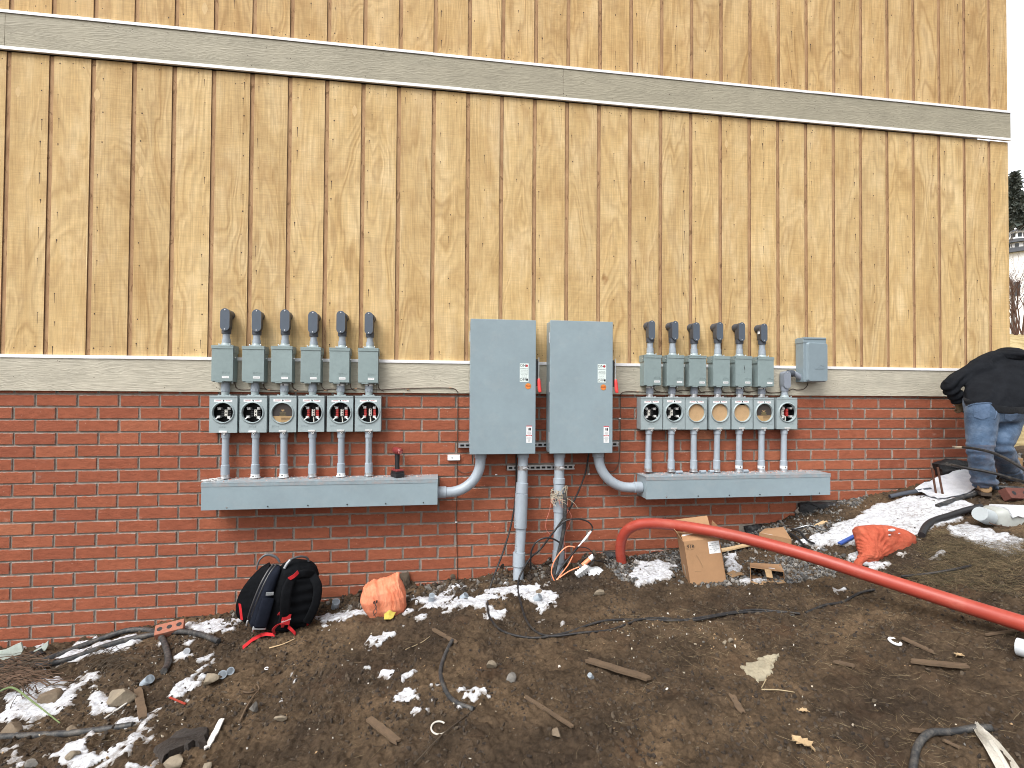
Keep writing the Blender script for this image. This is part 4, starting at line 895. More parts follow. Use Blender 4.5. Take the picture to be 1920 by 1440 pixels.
def on_off(s, u, v0, v1, uc, vc, wu, wv):
    t, x0, x1, y1, z0, z1 = s; w = .0385
    a = P(u, v0, y1); b = P(u, v1, y1); cx = a.x; h = a.z-b.z
    mb = MB(); mb.box(cx-w, cx+w, y1-.0012, y1, b.z, a.z, .0004); o = mb.build('switch_label', GREENP, t)
    F = y1-.0013
    text('lettering', 'ON', .033, (cx-.012, F, a.z-.019), INK, o); text('lettering', 'OFF', .033, (cx-.010, F, b.z+.019), INK, o)
    mb = MB(); mb.prism([(cx+.022+.011*math.cos(2*PI*k/16), a.z-.019+.011*math.sin(2*PI*k/16)) for k in range(16)], F-.0004, F); mb.build('red_dot', INKR, o)
    mb = MB(); mb.box(cx+.017, cx+.034, F-.0004, F, b.z+.010, b.z+.029); mb.build('black_square', INK, o)
    text('lettering', 'WARNING', .0150, (cx, F, a.z-.046), INKG, o)
    for k, s_ in enumerate(('turn switch off', 'before servicing', 'or removing the', 'door or covers')): text('lettering', s_, .0098, (cx, F, a.z-.062-.0105*k), INKG, o)
    text('lettering', 'A   B   C', .012, (cx, F, a.z-.108), INKG, o); text('lettering', 'use class R fuses', .0075, (cx, F, a.z-.122), INKG, o)
    c = P(uc, vc, y1); mb = MB(); R = .027
    mb.prism([(c.x+R*math.cos(2*PI*k/28), c.z+R*math.sin(2*PI*k/28)) for k in range(28)], y1-.001, y1, 1); mb.prism([(c.x+R*.9*math.cos(2*PI*k/28), c.z+R*.9*math.sin(2*PI*k/28)) for k in range(28)], y1-.0014, y1-.0010, 0)
    o = mb.build('round_sticker', [ORANGE_S, GOLD], t); text('lettering', 'PASS', .0195, (c.x, y1-.0015, c.z), INK, o, shear=.1)
    c = P(wu, wv, y1); w = .0245; h = .070
    mb = MB(); mb.box(c.x-w, c.x+w, y1-.0012, y1, c.z-h, c.z+h, .0004, 0); mb.box(c.x-w, c.x+w, y1-.0016, y1-.0012, c.z-.012, c.z-.002, 0, 1); mb.box(c.x-w, c.x+w, y1-.0012, y1, c.z+h, c.z+h+.008, 0, 1)
    o = mb.build('danger_label', [PAPER, INKR], t)
    mb = MB(); F = y1-.0014; mb.ball((c.x+.008, F, c.z+.048), .011, 8, sc=(.75, .04, 1.25)); mb.tube([(c.x-.012, F, c.z+.060), (c.x-.006, F, c.z+.050), (c.x-.009, F, c.z+.048), (c.x-.003, F, c.z+.037)], .0022, 5); mb.build('hazard_symbol', INK, o)
    text('lettering', 'DANGER', .0085, (c.x, y1-.0017, c.z-.007), PAPER, o)
    for k in range(4): text('lettering', ['hazardous', 'voltage will', 'cause death', 'or injury'][k], .0072, (c.x, F, c.z+.026-.0075*k), INKG, o)
    for k in range(5): text('lettering', ['turn off all', 'power before', 'working', 'on this', 'device'][k], .0072, (c.x, F, c.z-.022-.0088*k), INKG, o)
s1 = switch((881.5,598.9,1004.5,851.6), 'left of two tall grey safety switch boxes with red handle grips', 'safety switches'); on_off(s1, 983, 681.5, 716, 990.3, 724, 992, 815)
s2 = switch((1031.3,601.8,1148.8,850), 'right of two tall grey safety switch boxes with red handle grips', 'safety switches'); on_off(s2, 1128.6, 683, 717.3, 1131.3, 726.2, 1136.8, 815.3)

# ---- struts and pipe clamps
def strut(u0, v0, u1, v1, y, label):
    a, b = P(u0, (v0+v1)/2, y), P(u1, (v0+v1)/2, y); h = P(u0, v0, y).z-P(u0, v1, y).z; z = (a.z+b.z)/2
    t = thing('strut_channel', label, 'strut channel', ((a.x+b.x)/2, -.003, z)); mb = MB()
    mb.box(a.x, b.x, y, y+.0025, z+h*.22, z+h*.5); mb.box(a.x, b.x, y, y+.0025, z-h*.5, z-h*.22)
    x = a.x; 
    while x < b.x:
        e = min(b.x, x+.016); mb.box(x, e, y+.0001, y+.0024, z-h*.219, z+h*.219); x += .050
    mb.box(a.x, b.x, y+.0026, -.003, z+h*.5-.0025, z+h*.5); mb.box(a.x, b.x, y+.0026, -.003, z-h*.5, z-h*.5+.0025); mb.box(a.x, b.x, -.006, -.003, z-h*.49, z+h*.49, 0, 1)
    mb.build('channel', [GALV, BLK], t); return t
strut(859.6, 829.7, 1160, 838.4, -.043, 'galvanised strut channel running behind both switch boxes'); strut(950.5, 872, 1077.4, 881.2, -.043, 'short slotted galvanised strut channel below the switch boxes')

# ---- big conduits
def elbow(pts, r, label, bells):
    t = thing('conduit_elbow', label, 'conduit', pts[0]); mb = MB(); mb.tube(pts, r, 26, sub=6, rnd=.8); mb.build('bent_pipe', PVC, t)
    for a, b, k in bells:
        mb = MB(); d = (Vector(b)-Vector(a)).normalized(); L = (Vector(b)-Vector(a)).length; a = Vector(a)
        mb.tube([a, a+d*.003, a+d*(L-.003), a+d*L], [r*1.05, r*k, r*k, r*1.04], 26, rnd=.3); mb.build('coupling', PVC, t)
    return t
ye = -.115
zl = (P(820, 912, ye).z+P(820, 934.6, ye).z)/2; xe = P(901, 851, ye).x; z0_ = s1[4]
rb = .27
arc = [(xe, ye, z0_+.01), (xe, ye, zl+rb)]+[(xe-rb+rb*math.cos(a), ye, zl+rb-rb*math.sin(a)) for a in [PI/2*k/8 for k in range(1, 9)]]+[(WL[2]-.0, ye, zl)]
elbow(arc, .0445, 'grey conduit elbow curving from the left switch into the left wireway', [((xe, ye, z0_-.048), (xe, ye, z0_+.002), 1.16), ((WL[2]-.001, ye, zl), (WL[2]+.075, ye, zl), 1.14)])
zr = P(1203, 913.5, ye).z; xr = P(1121.7, 851, ye).x; z2_ = s2[4]; rb = min(.30, WR[1]-xr-.02)
arc = [(xr, ye, z2_+.01), (xr, ye, zr+rb)]+[(xr+rb-rb*math.cos(a), ye, zr+rb-rb*math.sin(a)) for a in [PI/2*k/8 for k in range(1, 9)]]+[(WR[1], ye, zr)]
e2 = elbow(arc, .0445, 'grey conduit elbow curving from the right switch into the right wireway', [((xr, ye, z2_-.048), (xr, ye, z2_+.002), 1.16), ((WR[1]-.075, ye, zr), (WR[1]+.001, ye, zr), 1.14)])
def riser(pts, ys, secs, label, print_=False):
    q = [P(u, v, y) for (u, v), y in zip(pts, ys)]; t = thing('service_conduit', label, 'conduit', q[-1]); mb = MB(); mb.tube(q, .0445, 26, sub=5, rnd=.8); mb.build('pipe', PVC, t)
    for (u0, v0, u1, v1, ya, yb, r) in secs:
        a, b = P(u0, v0, ya), P(u1, v1, yb); d = (b-a).normalized(); L = (b-a).length; mb = MB(); mb.tube([a, a+d*.003, a+d*(L-.003), b], [r-.008, r, r, r-.006], 26, rnd=random.random()); mb.build('slip_coupling', PVC, t)
    if print_:
        a = P(966.5, 1005, -.25); mbp = text('pipe_print', 'SCH 40 PVC CONDUIT 3 IN', .024, a, INKG, t, X=(.03, 0, -1), Z=(1, 0, .03))
    return t
R1 = riser([(981,848),(979.4,905),(977,990),(973,1050),(971.5,1088)], [-.115,-.125,-.145,-.17,-.19], [(980.8,850,980.8,858,-.115,-.115,.052),(979.2,905,978,925,-.125,-.13,.053),(978,925,975.6,990,-.13,-.147,.056),(973.4,1035,972.6,1062,-.165,-.178,.054)], 'left grey service conduit dropping from the left switch into the dirt', True)
R2 = riser([(1049,848),(1048.3,905),(1047.6,990),(1047,1040),(1046.5,1092)], [-.115,-.125,-.135,-.14,-.15], [(1049,849,1049,858,-.115,-.115,.052),(1048.5,896,1048.3,907,-.124,-.126,.053),(1048.3,907,1047.8,960,-.126,-.133,.049),(1047.2,1032,1046.8,1054,-.14,-.144,.053)], 'right grey service conduit, wrapped in stray wires near the ground')
for u, r, lab in ((980.2, R1, 'zinc pipe clamp holding the left service conduit to the strut'), (1048.6, R2, 'zinc pipe clamp holding the right service conduit to the strut')):
    c = P(u, 876.8, -.12); mb = MB(); t = thing('pipe_clamp', lab, 'pipe clamp', c, 'pipe clamps on the strut')
    mb.tube([c+Vector((0, 0, -.018)), c+Vector((0, 0, .018))], .0468, 22, caps=False); mb.build('strap', ZINC, t)
    mb = MB(); mb.box(c.x+.004, c.x+.026, c.y-.062, c.y-.047, c.z-.012, c.z+.012, .002); mb.cyl((c.x-.006, c.y-.056, c.z), (c.x+.04, c.y-.056, c.z), .005, 8); mb.build('clamp_bolt', ZINC, t)

# ---- white junction box and thin bonding wires
p = P(851, 858, -.02); t = thing('junction_box', 'small white surface box on the brick beside the left switch', 'junction box', p)
w, h = .055, .024; mb = MB(); mb.box(p.x-w, p.x+w, -.03, -.001, p.z-h, p.z+h, .004); mb.build('box_cover', PAPER, t); mb = MB(); screw(mb, p.x-.016, -.03, p.z, .005); mb.build('screw', INKG, t)
def wire(name, pts, r, mat, label, cat='wire', sub=6, seg=8, group=None):
    mb = MB(); mb.tube(pts, r, seg, sub=sub); return tag(mb.build(name, mat), label, cat, group)
def wp(lst, y): return [P(u, v, y) for u, v in lst]
wire('bonding_wire', wp([(440,717),(443,727),(452,731),(470,730.5),(492,729)], -.027)+wp([(505,731.5),(530,733),(556,733.2),(585,733),(608,731.5),(622,729.5),(648,731),(668,728.7),(690,730.5),(716,730.8),(740,729.2),(790,727.5),(838,727.2),(852,729),(858,735)], -.027)+wp([(858.3,742),(858,800),(857.5,850)], -.008), .0035, COPPER, 'thin brown bonding wire under the left bank, turning down at the trim end')
wire('bonding_wire', wp([(857,866),(857,880),(856.5,940),(856,985),(857,1040),(858,1088)], -.007), .0032, COPPER, 'thin brown wire going down the brick from the white box')
wire('bonding_wire', wp([(856,878),(862,884),(872,887),(884,884),(896,880),(900,872)], -.008), .0030, COPPER, 'thin wire looping from under the white box behind the left elbow')
wire('bonding_wire', wp([(1515,718),(1513,724),(1506,730),(1494,731),(1486,729.3),(1477,733)], -.027)+wp([(1462,735.5),(1450,736.5),(1436,736.5),(1420,733),(1405,734.5),(1388,734),(1372,736),(1360,736.3),(1345,735),(1322,734.5),(1312,736.5),(1300,734),(1280,731.5),(1262,735),(1238,736),(1214,735.5),(1185,734),(1170,735),(1164,739)], -.027)+wp([(1163.5,744),(1163,790),(1162.5,840),(1160,868),(1152,882),(1143,884),(1135,878)], -.008), .0035, COPPER, 'thin brown bonding wire under the right bank, turning down beside the right switch')
wt = ['first', 'second', 'third', 'fourth', 'fifth']
for i, (u, v) in enumerate([(494,717.5),(548,718),(603,718),(657,719),(709,719)]):
    wire('wire_tail', wp([(u, v), (u+1, v+8), (u+5, v+12), (u+11, v+14.5)], -.029), .0032, COPPER, ['brown wire tail dropping beside the second breaker enclosure of the left bank', 'brown wire tail dropping right of the left bank printed disc column', 'brown wire tail dropping right of the first red meter column', 'brown wire tail dropping right of the middle red meter column', 'brown wire tail at the right end of the left bank'][i], group='wire tails of the left bank')
for i, (u, v) in enumerate([(1225,724),(1266,725),(1309,726),(1352,726),(1394,726),(1434,726)]):
    wire('wire_tail', wp([(u, v), (u+2, v+6), (u+6, v+9.5), (u+13, v+10.5)], -.029), .0032, COPPER, ['brown wire tail under the first breaker enclosure of the right bank', 'brown wire tail under the second breaker enclosure of the right bank', 'brown wire tail over the leftmost cardboard disc meter', 'brown wire tail over the middle cardboard disc meter', 'brown wire tail over the slotted cardboard disc meter', 'brown wire tail over the right bank printed disc meter'][i], group='wire tails of the right bank')
clips = [(555,733,-.03,'left of the first red meter'),(611,732,-.03,'between the first and middle red meters'),(668,728.5,-.03,'between the last two red meters of the left bank'),(505,731,-.03,'left of the left bank printed disc meter'),(845,727.2,-.03,'at the end of the trim beside the left switch'),(766,730,-.03,'on the trim midway to the left switch'),(1196,734.5,-.03,'just left of the right bank'),(1162.5,784.5,-.012,'on the brick beside the right switch'),(856,979,-.012,'low on the brick left of the service conduits'),(1105,889,-.012,'on the brick under the right switch'),(931,890,-.012,'on the brick left of the strut')]
for u, v, y, lab in clips:
    p = P(u, v, y); mb = MB(); mb.box(p.x-.007, p.x+.007, y-.004, 0 if y > -.02 else -.0215, p.z-.004, p.z+.004, .0015); mb.cyl((p.x-.009, y-.006, p.z), (p.x-.009, -.002, p.z), .0045, 8); tag(mb.build('wire_clip', BRASS if y < -.02 else PAPER), 'tiny wire clip '+lab, 'wire clip', 'wire clips')

# ---- impact driver standing on the left wireway
def impact_driver():
    zb = WL[4]; c = P(744.5, 893, -.12); x = c.x; y = -.11
    t = thing('impact_driver', 'red and black cordless impact driver standing on the left wireway', 'power tool', (x, y, zb))
    Mx = Matrix.Translation((x, y, zb)) @ Matrix.Rotation(.50, 4, 'Z')
    L = lambda a, b, c_: Mx @ Vector((a, b, c_))
    mb = MB(); mb.box(-.038, .042, -.062, .058, .0, .040, .008, 0, Mx); mb.box(-.036, .040, -.058, .054, .0405, .052, .004, 0, Mx); mb.build('battery', TOOLB, t)
    mb = MB(); mb.box(-.034, .038, -.056, .052, .052, .070, .009, 0, Mx); mb.box(.0385, .0425, -.03, .03, .044, .056, .001, 0, Mx); mb.build('tool_base', TOOLR, t)
    mb = MB(); mb.loft([(L(0, 0, .062), Mx.to_3x3() @ Vector((.019, 0, 0)), Mx.to_3x3() @ Vector((0, .026, 0)), 2.4), (L(-.001, .0, .10), Mx.to_3x3() @ Vector((.0175, 0, 0)), Mx.to_3x3() @ Vector((0, .022, 0)), 2.3), (L(0, .003, .15), Mx.to_3x3() @ Vector((.018, 0, 0)), Mx.to_3x3() @ Vector((0, .023, 0)), 2.3), (L(.002, .006, .20), Mx.to_3x3() @ Vector((.020, 0, 0)), Mx.to_3x3() @ Vector((0, .026, 0)), 2.4)], 20); mb.build('handle', TOOLB, t)
    mb = MB(); hz = .222; mb.tube([L(0, -.058, hz-.004), L(0, -.054, hz), L(0, -.015, hz), L(0, .028, hz+.001), L(0, .055, hz+.003), L(0, .066, hz+.003)], [.020, .0275, .030, .030, .026, .017], 22); mb.build('motor_housing', TOOLR, t)
    mb = MB(); mb.tube([L(0, -.0575, hz-.004), L(0, -.064, hz-.006)], [.0215, .018], 20); mb.build('rear_cap', M('faded_pink_plastic', (.52,.16,.15), .45), t)
    mb = MB(); mb.tube([L(0, .064, hz+.003), L(0, .080, hz+.004), L(0, .098, hz+.004)], [.015, .0125, .009], 16); mb.build('chuck', BLK, t)
    mb = MB(); mb.box(-.009, .009, .024, .036, .165, .195, .003, 0, Mx); mb.build('trigger', TOOLR, t)
impact_driver()
# ------------------------------------------------------------------ loose ground: clods, gravel, straw, chips, snow
def poly_px(lst): return [(p.x, p.y) for p in (G(u, v) for u, v in lst)]
def sdist(poly, x, y):
    """signed distance to a polygon, positive inside"""
    px = np.array(poly); n = len(px); d = np.full(np.shape(x), 1e9); ins = np.zeros(np.shape(x), bool)
    for i in range(n):
        ax, ay = px[i]; bx, by = px[(i+1) % n]; ex, ey = bx-ax, by-ay
        t = np.clip(((x-ax)*ex+(y-ay)*ey)/(ex*ex+ey*ey+1e-12), 0, 1); d = np.minimum(d, (x-ax-t*ex)**2+(y-ay-t*ey)**2)
        c = ((ay > y) != (by > y)) & (x < (bx-ax)*(y-ay)/(by-ay+1e-12)+ax); ins ^= c
    d = np.sqrt(d); return np.where(ins, d, -d)
def in_poly(poly, n, dens=None):
    a = np.array(poly); lo = a.min(0); hi = a.max(0); out = []
    while sum(len(o) for o in out) < n:
        q = lo+(hi-lo)*rng.random((n*3, 2)); k = sdist(poly, q[:, 0], q[:, 1]) > 0
        if dens is not None: k &= rng.random(len(q)) < dens(q[:, 0], q[:, 1])
        out.append(q[k])
    return np.concatenate(out)[:n]
def ico(sub):
    bm = bmesh.new(); bmesh.ops.create_icosphere(bm, subdivisions=sub, radius=1); bm.verts.index_update()
    v = np.array([q.co[:] for q in bm.verts]); f = np.array([[q.index for q in p.verts] for p in bm.faces]); bm.free(); return v, f
def stone_proto(sub, k, sharp=.35):
    v, f = ico(sub); r = np.random.default_rng(k); w = v.copy()
    for _ in range(9):
        d = r.normal(size=3); d /= np.linalg.norm(d); h = r.uniform(.35, .85); s = w@d; w = w-np.outer(np.maximum(s-h, 0), d)
    w = w*(1+sharp*.3*(r.random((len(w), 1))-.5)); return w, f
def rotm(a, b, c):
    ca, sa, cb, sb, cc, sc_ = np.cos(a), np.sin(a), np.cos(b), np.sin(b), np.cos(c), np.sin(c)
    z = np.zeros_like(a); o = np.ones_like(a)
    Rx = np.stack([o,z,z,z,ca,-sa,z,sa,ca], -1).reshape(-1,3,3); Ry = np.stack([cb,z,sb,z,o,z,-sb,z,cb], -1).reshape(-1,3,3); Rz = np.stack([cc,-sc_,z,sc_,cc,z,z,z,o], -1).reshape(-1,3,3)
    return Rz@Ry@Rx
def scatter(name, protos, pos, scale, mats, label, tilt=PI, kind='stuff', smooth=False, yaw=None):
    n = len(pos); pid = rng.integers(0, len(protos), n); mid = rng.integers(0, len(mats), n)
    Rm = rotm(rng.uniform(-tilt, tilt, n), rng.uniform(-tilt, tilt, n), rng.uniform(-PI, PI, n) if yaw is None else yaw)
    V = []; F = []; MI = []; b = 0
    for k, (pv, pf) in enumerate(protos):
        i = np.nonzero(pid == k)[0]
        if not len(i): continue
        w = np.einsum('nij,nvj->nvi', Rm[i], pv[None]*scale[i][:, None, :])+pos[i][:, None, :]
        V.append(w.reshape(-1, 3)); off = b+np.arange(len(i))[:, None, None]*len(pv); F.append((pf[None]+off).reshape(-1, pf.shape[1])); MI.append(np.repeat(mid[i], len(pf))); b += len(i)*len(pv)
    V = np.concatenate(V); F = np.concatenate(F); MI = np.concatenate(MI); w = F.shape[1]
    me = bpy.data.meshes.new(name); me.vertices.add(len(V)); me.vertices.foreach_set('co', V.ravel()); me.loops.add(F.size); me.loops.foreach_set('vertex_index', F.ravel().astype(np.int32))
    me.polygons.add(len(F)); me.polygons.foreach_set('loop_start', np.arange(0, F.size, w, dtype=np.int32)); me.polygons.foreach_set('material_index', MI.astype(np.int32)); me.polygons.foreach_set('use_smooth', np.full(len(F), smooth)); me.update(calc_edges=True)
    for m in mats: me.materials.append(m)
    at = me.attributes.new('rnd', 'FLOAT', 'FACE'); at.data.foreach_set('value', rng.random(len(F)) if False else np.repeat(rng.random(len(F)//4+1), 4)[:len(F)])
    o = bpy.data.objects.new(name, me); COL.objects.link(o)
    return tag(o, label, None, None, kind)
def on_ground(xy, dz=0.0): return np.stack([xy[:, 0], xy[:, 1], gfull(xy[:, 0], xy[:, 1])+dz], -1)
def sc3(n, lo, hi, flat=.65, p=2.2):
    s = lo+(hi-lo)*rng.random(n)**p; return np.stack([s*rng.uniform(.75, 1.3, n), s*rng.uniform(.7, 1.1, n), s*flat*rng.uniform(.7, 1.2, n)], -1)
ST1 = [stone_proto(1, k) for k in range(8)]; ST2 = [stone_proto(2, 20+k) for k in range(10)]
view = [(-.2, -.02), (-.2, -2.0), (1.0, -2.9), (6.4, -3.3), (8.2, -1.9), (9.6, -.4), (9.3, -.02)]
CL = [M('clod_dark', (.036,.026,.019), .95, var=.25, scale=30), M('clod_brown', (.060,.043,.029), .95, var=.25, scale=30), M('clod_tan', (.088,.066,.045), .95, var=.25, scale=30)]
xy = in_poly(view, 26000, lambda x, y: .25+.75*(fbm(x*2.3, y*2.3, 6, 3) > .5)); scatter('dirt_clods', ST1, on_ground(xy, 0), sc3(len(xy), .003, .019), [CL[0], CL[0], CL[1], CL[1], CL[2]], 'small dark clods of wet dirt all over the bare ground')
near = [(1.75, -.005), (1.75, -.22), (3.1, -.30), (4.4, -.26), (5.0, -.16), (5.0, -.005)]
xy = in_poly(near, 1500, lambda x, y: .2+.8*(fbm(x*4, y*4, 3, 3) > .5)); scatter('rubble', ST2, on_ground(xy, .004), sc3(len(xy), .006, .034, .75), [CL[1], CL[2], CL[2], ROCKG, CL[0]], 'tan clods and rubble heaped along the foot of the brick wall')
GRV = [ROCKG, M('gravel_dark', (.055,.052,.048), .8, var=.25, scale=30), M('gravel_blue', (.115,.118,.122), .75, var=.2, scale=30), M('gravel_pale', (.25,.235,.215), .8, var=.2, scale=30)]
gp = poly_px([(1120,1050),(1180,1043),(1260,1036),(1370,1018),(1400,1003),(1500,966),(1545,944),(1625,930),(1600,958),(1570,985),(1545,1015),(1610,1060),(1560,1082),(1480,1097),(1400,1098),(1250,1103),(1165,1090)])
gp = [(x, min(y, -.01)) for x, y in gp]
xy = in_poly(gp, 7000, lambda x, y: np.clip(.12+2.6*(fbm(x*2.8, y*2.8, 2, 3)-.40), .02, 1)); scatter('gravel', ST2, on_ground(xy, .003), sc3(len(xy), .005, .025, .68, 2.0), [GRV[0], GRV[0], GRV[1], GRV[1], GRV[2], GRV[3], CL[2]], 'crushed grey gravel beside the stepped brick wall')
xy = in_poly(poly_px([(1800,850),(1830,845),(1915,850),(1919,905),(1840,925),(1790,900)]), 700); scatter('gravel', ST2, on_ground(xy, .004), sc3(len(xy), .008, .03, .7, 1.8), GRV, 'grey gravel around the boots of the worker')
chips = [M('pale_chip', (.46,.40,.31), .85, var=.2, scale=30), M('white_chip', (.62,.59,.54), .8), ROCKG, M('wood_chip', (.36,.24,.13), .85, var=.2)]
xy = np.concatenate([in_poly(view, 900), in_poly(poly_px([(1080,1165),(1300,1150),(1420,1190),(1360,1215),(1150,1205)]), 160), in_poly(poly_px([(0,1230),(400,1180),(420,1300),(300,1440),(0,1440)]), 260)])
scatter('pale_chips', ST1, on_ground(xy, .003), sc3(len(xy), .0025, .012, .5, 2.5), chips, 'pale chips of stone and wood trodden into the dirt')
# straw and dry stalks: thin bent blades
def blade_protos(k, curl, seg=3):
    out = []
    for s in range(k):
        r = np.random.default_rng(s+50); t = np.linspace(-.5, .5, seg+1); yb = curl*(t**2)*r.uniform(-1, 1)+.12*r.normal(size=seg+1)*curl; zb = .12*curl*r.random(seg+1)
        w = .5*(1-.6*np.abs(t)*2)[:, None]
        a = np.stack([t, yb, zb], -1); V = np.concatenate([a+np.array([0, .03, 0])*w, a-np.array([0, .03, 0])*w, a+np.array([0, 0, .02])*w]); m = seg+1; F = []
        for i in range(seg): F += [(i, i+1, m+i+1, m+i), (m+i, m+i+1, 2*m+i+1, 2*m+i), (2*m+i, 2*m+i+1, i+1, i)]
        out.append((V, np.array(F)))
    return out
BL = blade_protos(9, .5)
STRAW = [M('dry_straw', (.225,.165,.09), .85, var=.2, scale=20), M('pale_straw', (.36,.285,.175), .85, var=.15, scale=20), M('dark_stalk', (.07,.05,.032), .9, var=.2, scale=20)]
xy = np.concatenate([in_poly(view, 1500), in_poly([(4.4,-1.0),(4.2,-3.0),(6.4,-3.3),(8,-1.9),(8.2,-1.1),(6.6,-1.2)], 3600, lambda x, y: .2+.8*(fbm(x*2, y*2, 1, 3) > .47)), in_poly(poly_px([(0,1240),(330,1190),(430,1250),(300,1440),(0,1440)]), 450)])
n = len(xy); L = rng.uniform(.02, .085, n)+(rng.random(n) < .08)*.06; scatter('straw', BL, on_ground(xy, .006), np.stack([L, np.full(n, .032)*rng.uniform(.6, 1.5, n), np.full(n, .05)], -1), STRAW, 'bits of straw and dry stalks scattered over the dirt', tilt=.22)
GR = [M('olive_grass', (.060,.056,.026), .85, var=.25, scale=10), M('tan_grass', (.185,.135,.072), .85, var=.2, scale=10), M('brown_grass', (.070,.049,.028), .9, var=.2, scale=10)]
tp = poly_px([(1690,1050),(1740,1005),(1800,985),(1919,1010),(1919,1125),(1800,1110),(1720,1100),(1670,1075)])
xy = in_poly(tp, 4600, lambda x, y: np.clip(.06+3.2*(fbm(x*2.6, y*2.6, 5, 3)-.42), .02, 1)); n = len(xy); L = rng.uniform(.05, .16, n)
scatter('winter_grass', BL, on_ground(xy, .014), np.stack([L, np.full(n, .05)*rng.uniform(.6, 1.5, n), np.full(n, .09)], -1), [GR[0], GR[1], GR[2], GR[2], STRAW[0]], 'matted tan and olive winter grass above the orange sandbag', tilt=.55)

# snow lying in patches
SNOWP = [([(0,1308),(45,1293),(118,1268),(152,1292),(122,1336),(60,1352),(30,1350),(0,1372)], .05), ([(0,1408),(42,1398),(64,1440),(0,1446)], .05), ([(72,1418),(118,1404),(150,1393),(192,1420),(150,1442),(92,1440)], .06), ([(222,1398),(250,1374),(288,1362),(272,1386),(240,1402)], .04),
 ([(340,1172),(388,1164),(446,1156),(460,1178),(392,1196),(350,1192)], .05), ([(84,1246),(140,1218),(200,1204),(258,1190),(292,1190),(242,1216),(180,1232),(120,1250)], .03), ([(150,1330),(185,1308),(215,1312),(180,1345)], .06), ([(95,1300),(165,1262),(200,1262),(150,1300)], .06), ([(200,1345),(240,1325),(262,1345),(225,1362)], .06),
 ([(575,1156),(610,1150),(690,1140),(700,1158),(610,1166)], .05), ([(770,1118),(828,1113),(880,1122),(912,1104),(968,1100),(1028,1104),(1048,1128),(1012,1150),(984,1128),(935,1118),(905,1136),(832,1150),(790,1146)], .07), ([(696,1252),(742,1254),(738,1272),(706,1266)], .06), ([(742,1278),(782,1264),(794,1300),(772,1334),(748,1324)], .10),
 ([(1168,1078),(1200,1054),(1256,1060),(1276,1090),(1200,1102)], .05), ([(1356,1034),(1382,1040),(1392,1084),(1364,1078)], .05), ([(1368,1090),(1400,1086),(1438,1096),(1390,1102)], .04), ([(1480,1012),(1500,1006),(1570,990),(1618,996),(1600,1022),(1540,1024),(1496,1022)], .05), ([(1556,984),(1600,972),(1640,946),(1720,928),(1800,936),(1836,950),(1800,975),(1766,986),(1740,1000),(1700,1016),(1640,996),(1590,1006)], .018),
 ([(1708,940),(1760,915),(1830,890),(1850,905),(1838,930),(1770,945),(1715,950)], .02), ([(1768,990),(1812,980),(1870,998),(1921,1014),(1921,1034),(1884,1052),(1838,1030),(1796,1008)], .025), ([(1604,1044),(1630,1032),(1640,1058),(1612,1062)], .05), ([(1608,1058),(1690,1046),(1682,1058),(1640,1068)], .03), ([(1700,1012),(1735,1010),(1730,1030),(1705,1026)], .06), ([(325,1300),(360,1270),(372,1276),(340,1312)], .06), ([(505,1300),(550,1278),(560,1292),(520,1320)], .09), ([(690,1195),(740,1185),(744,1198),(700,1208)], .09), ([(560,1155),(580,1160),(575,1172),(556,1170)], .03), ([(870,1310),(905,1300),(912,1318),(882,1330)], .08), ([(1562,1107),(1586,1102),(1587,1108),(1566,1112)], .02)]
for _ in range(95):
    u0 = random.choice([random.uniform(0, 430), random.uniform(0, 300), random.uniform(560, 1060), random.uniform(1480, 1760)]); v0 = {0: random.uniform(1200, 1440)}.get(0) if u0 < 440 else (random.uniform(1095, 1180) if u0 < 1100 else random.uniform(985, 1070))
    if u0 > 500 and random.random() < .5: continue
    w = random.uniform(5, 26); h = random.uniform(3, 9); a = -.45+random.uniform(-.3, .3); SNOWP.append(([(u0+w*math.cos(t_)*math.cos(a)-h*math.sin(t_)*math.sin(a), v0+w*math.cos(t_)*math.sin(a)+h*math.sin(t_)*math.cos(a)) for t_ in [2*PI*k/8 for k in range(8)]], .035))
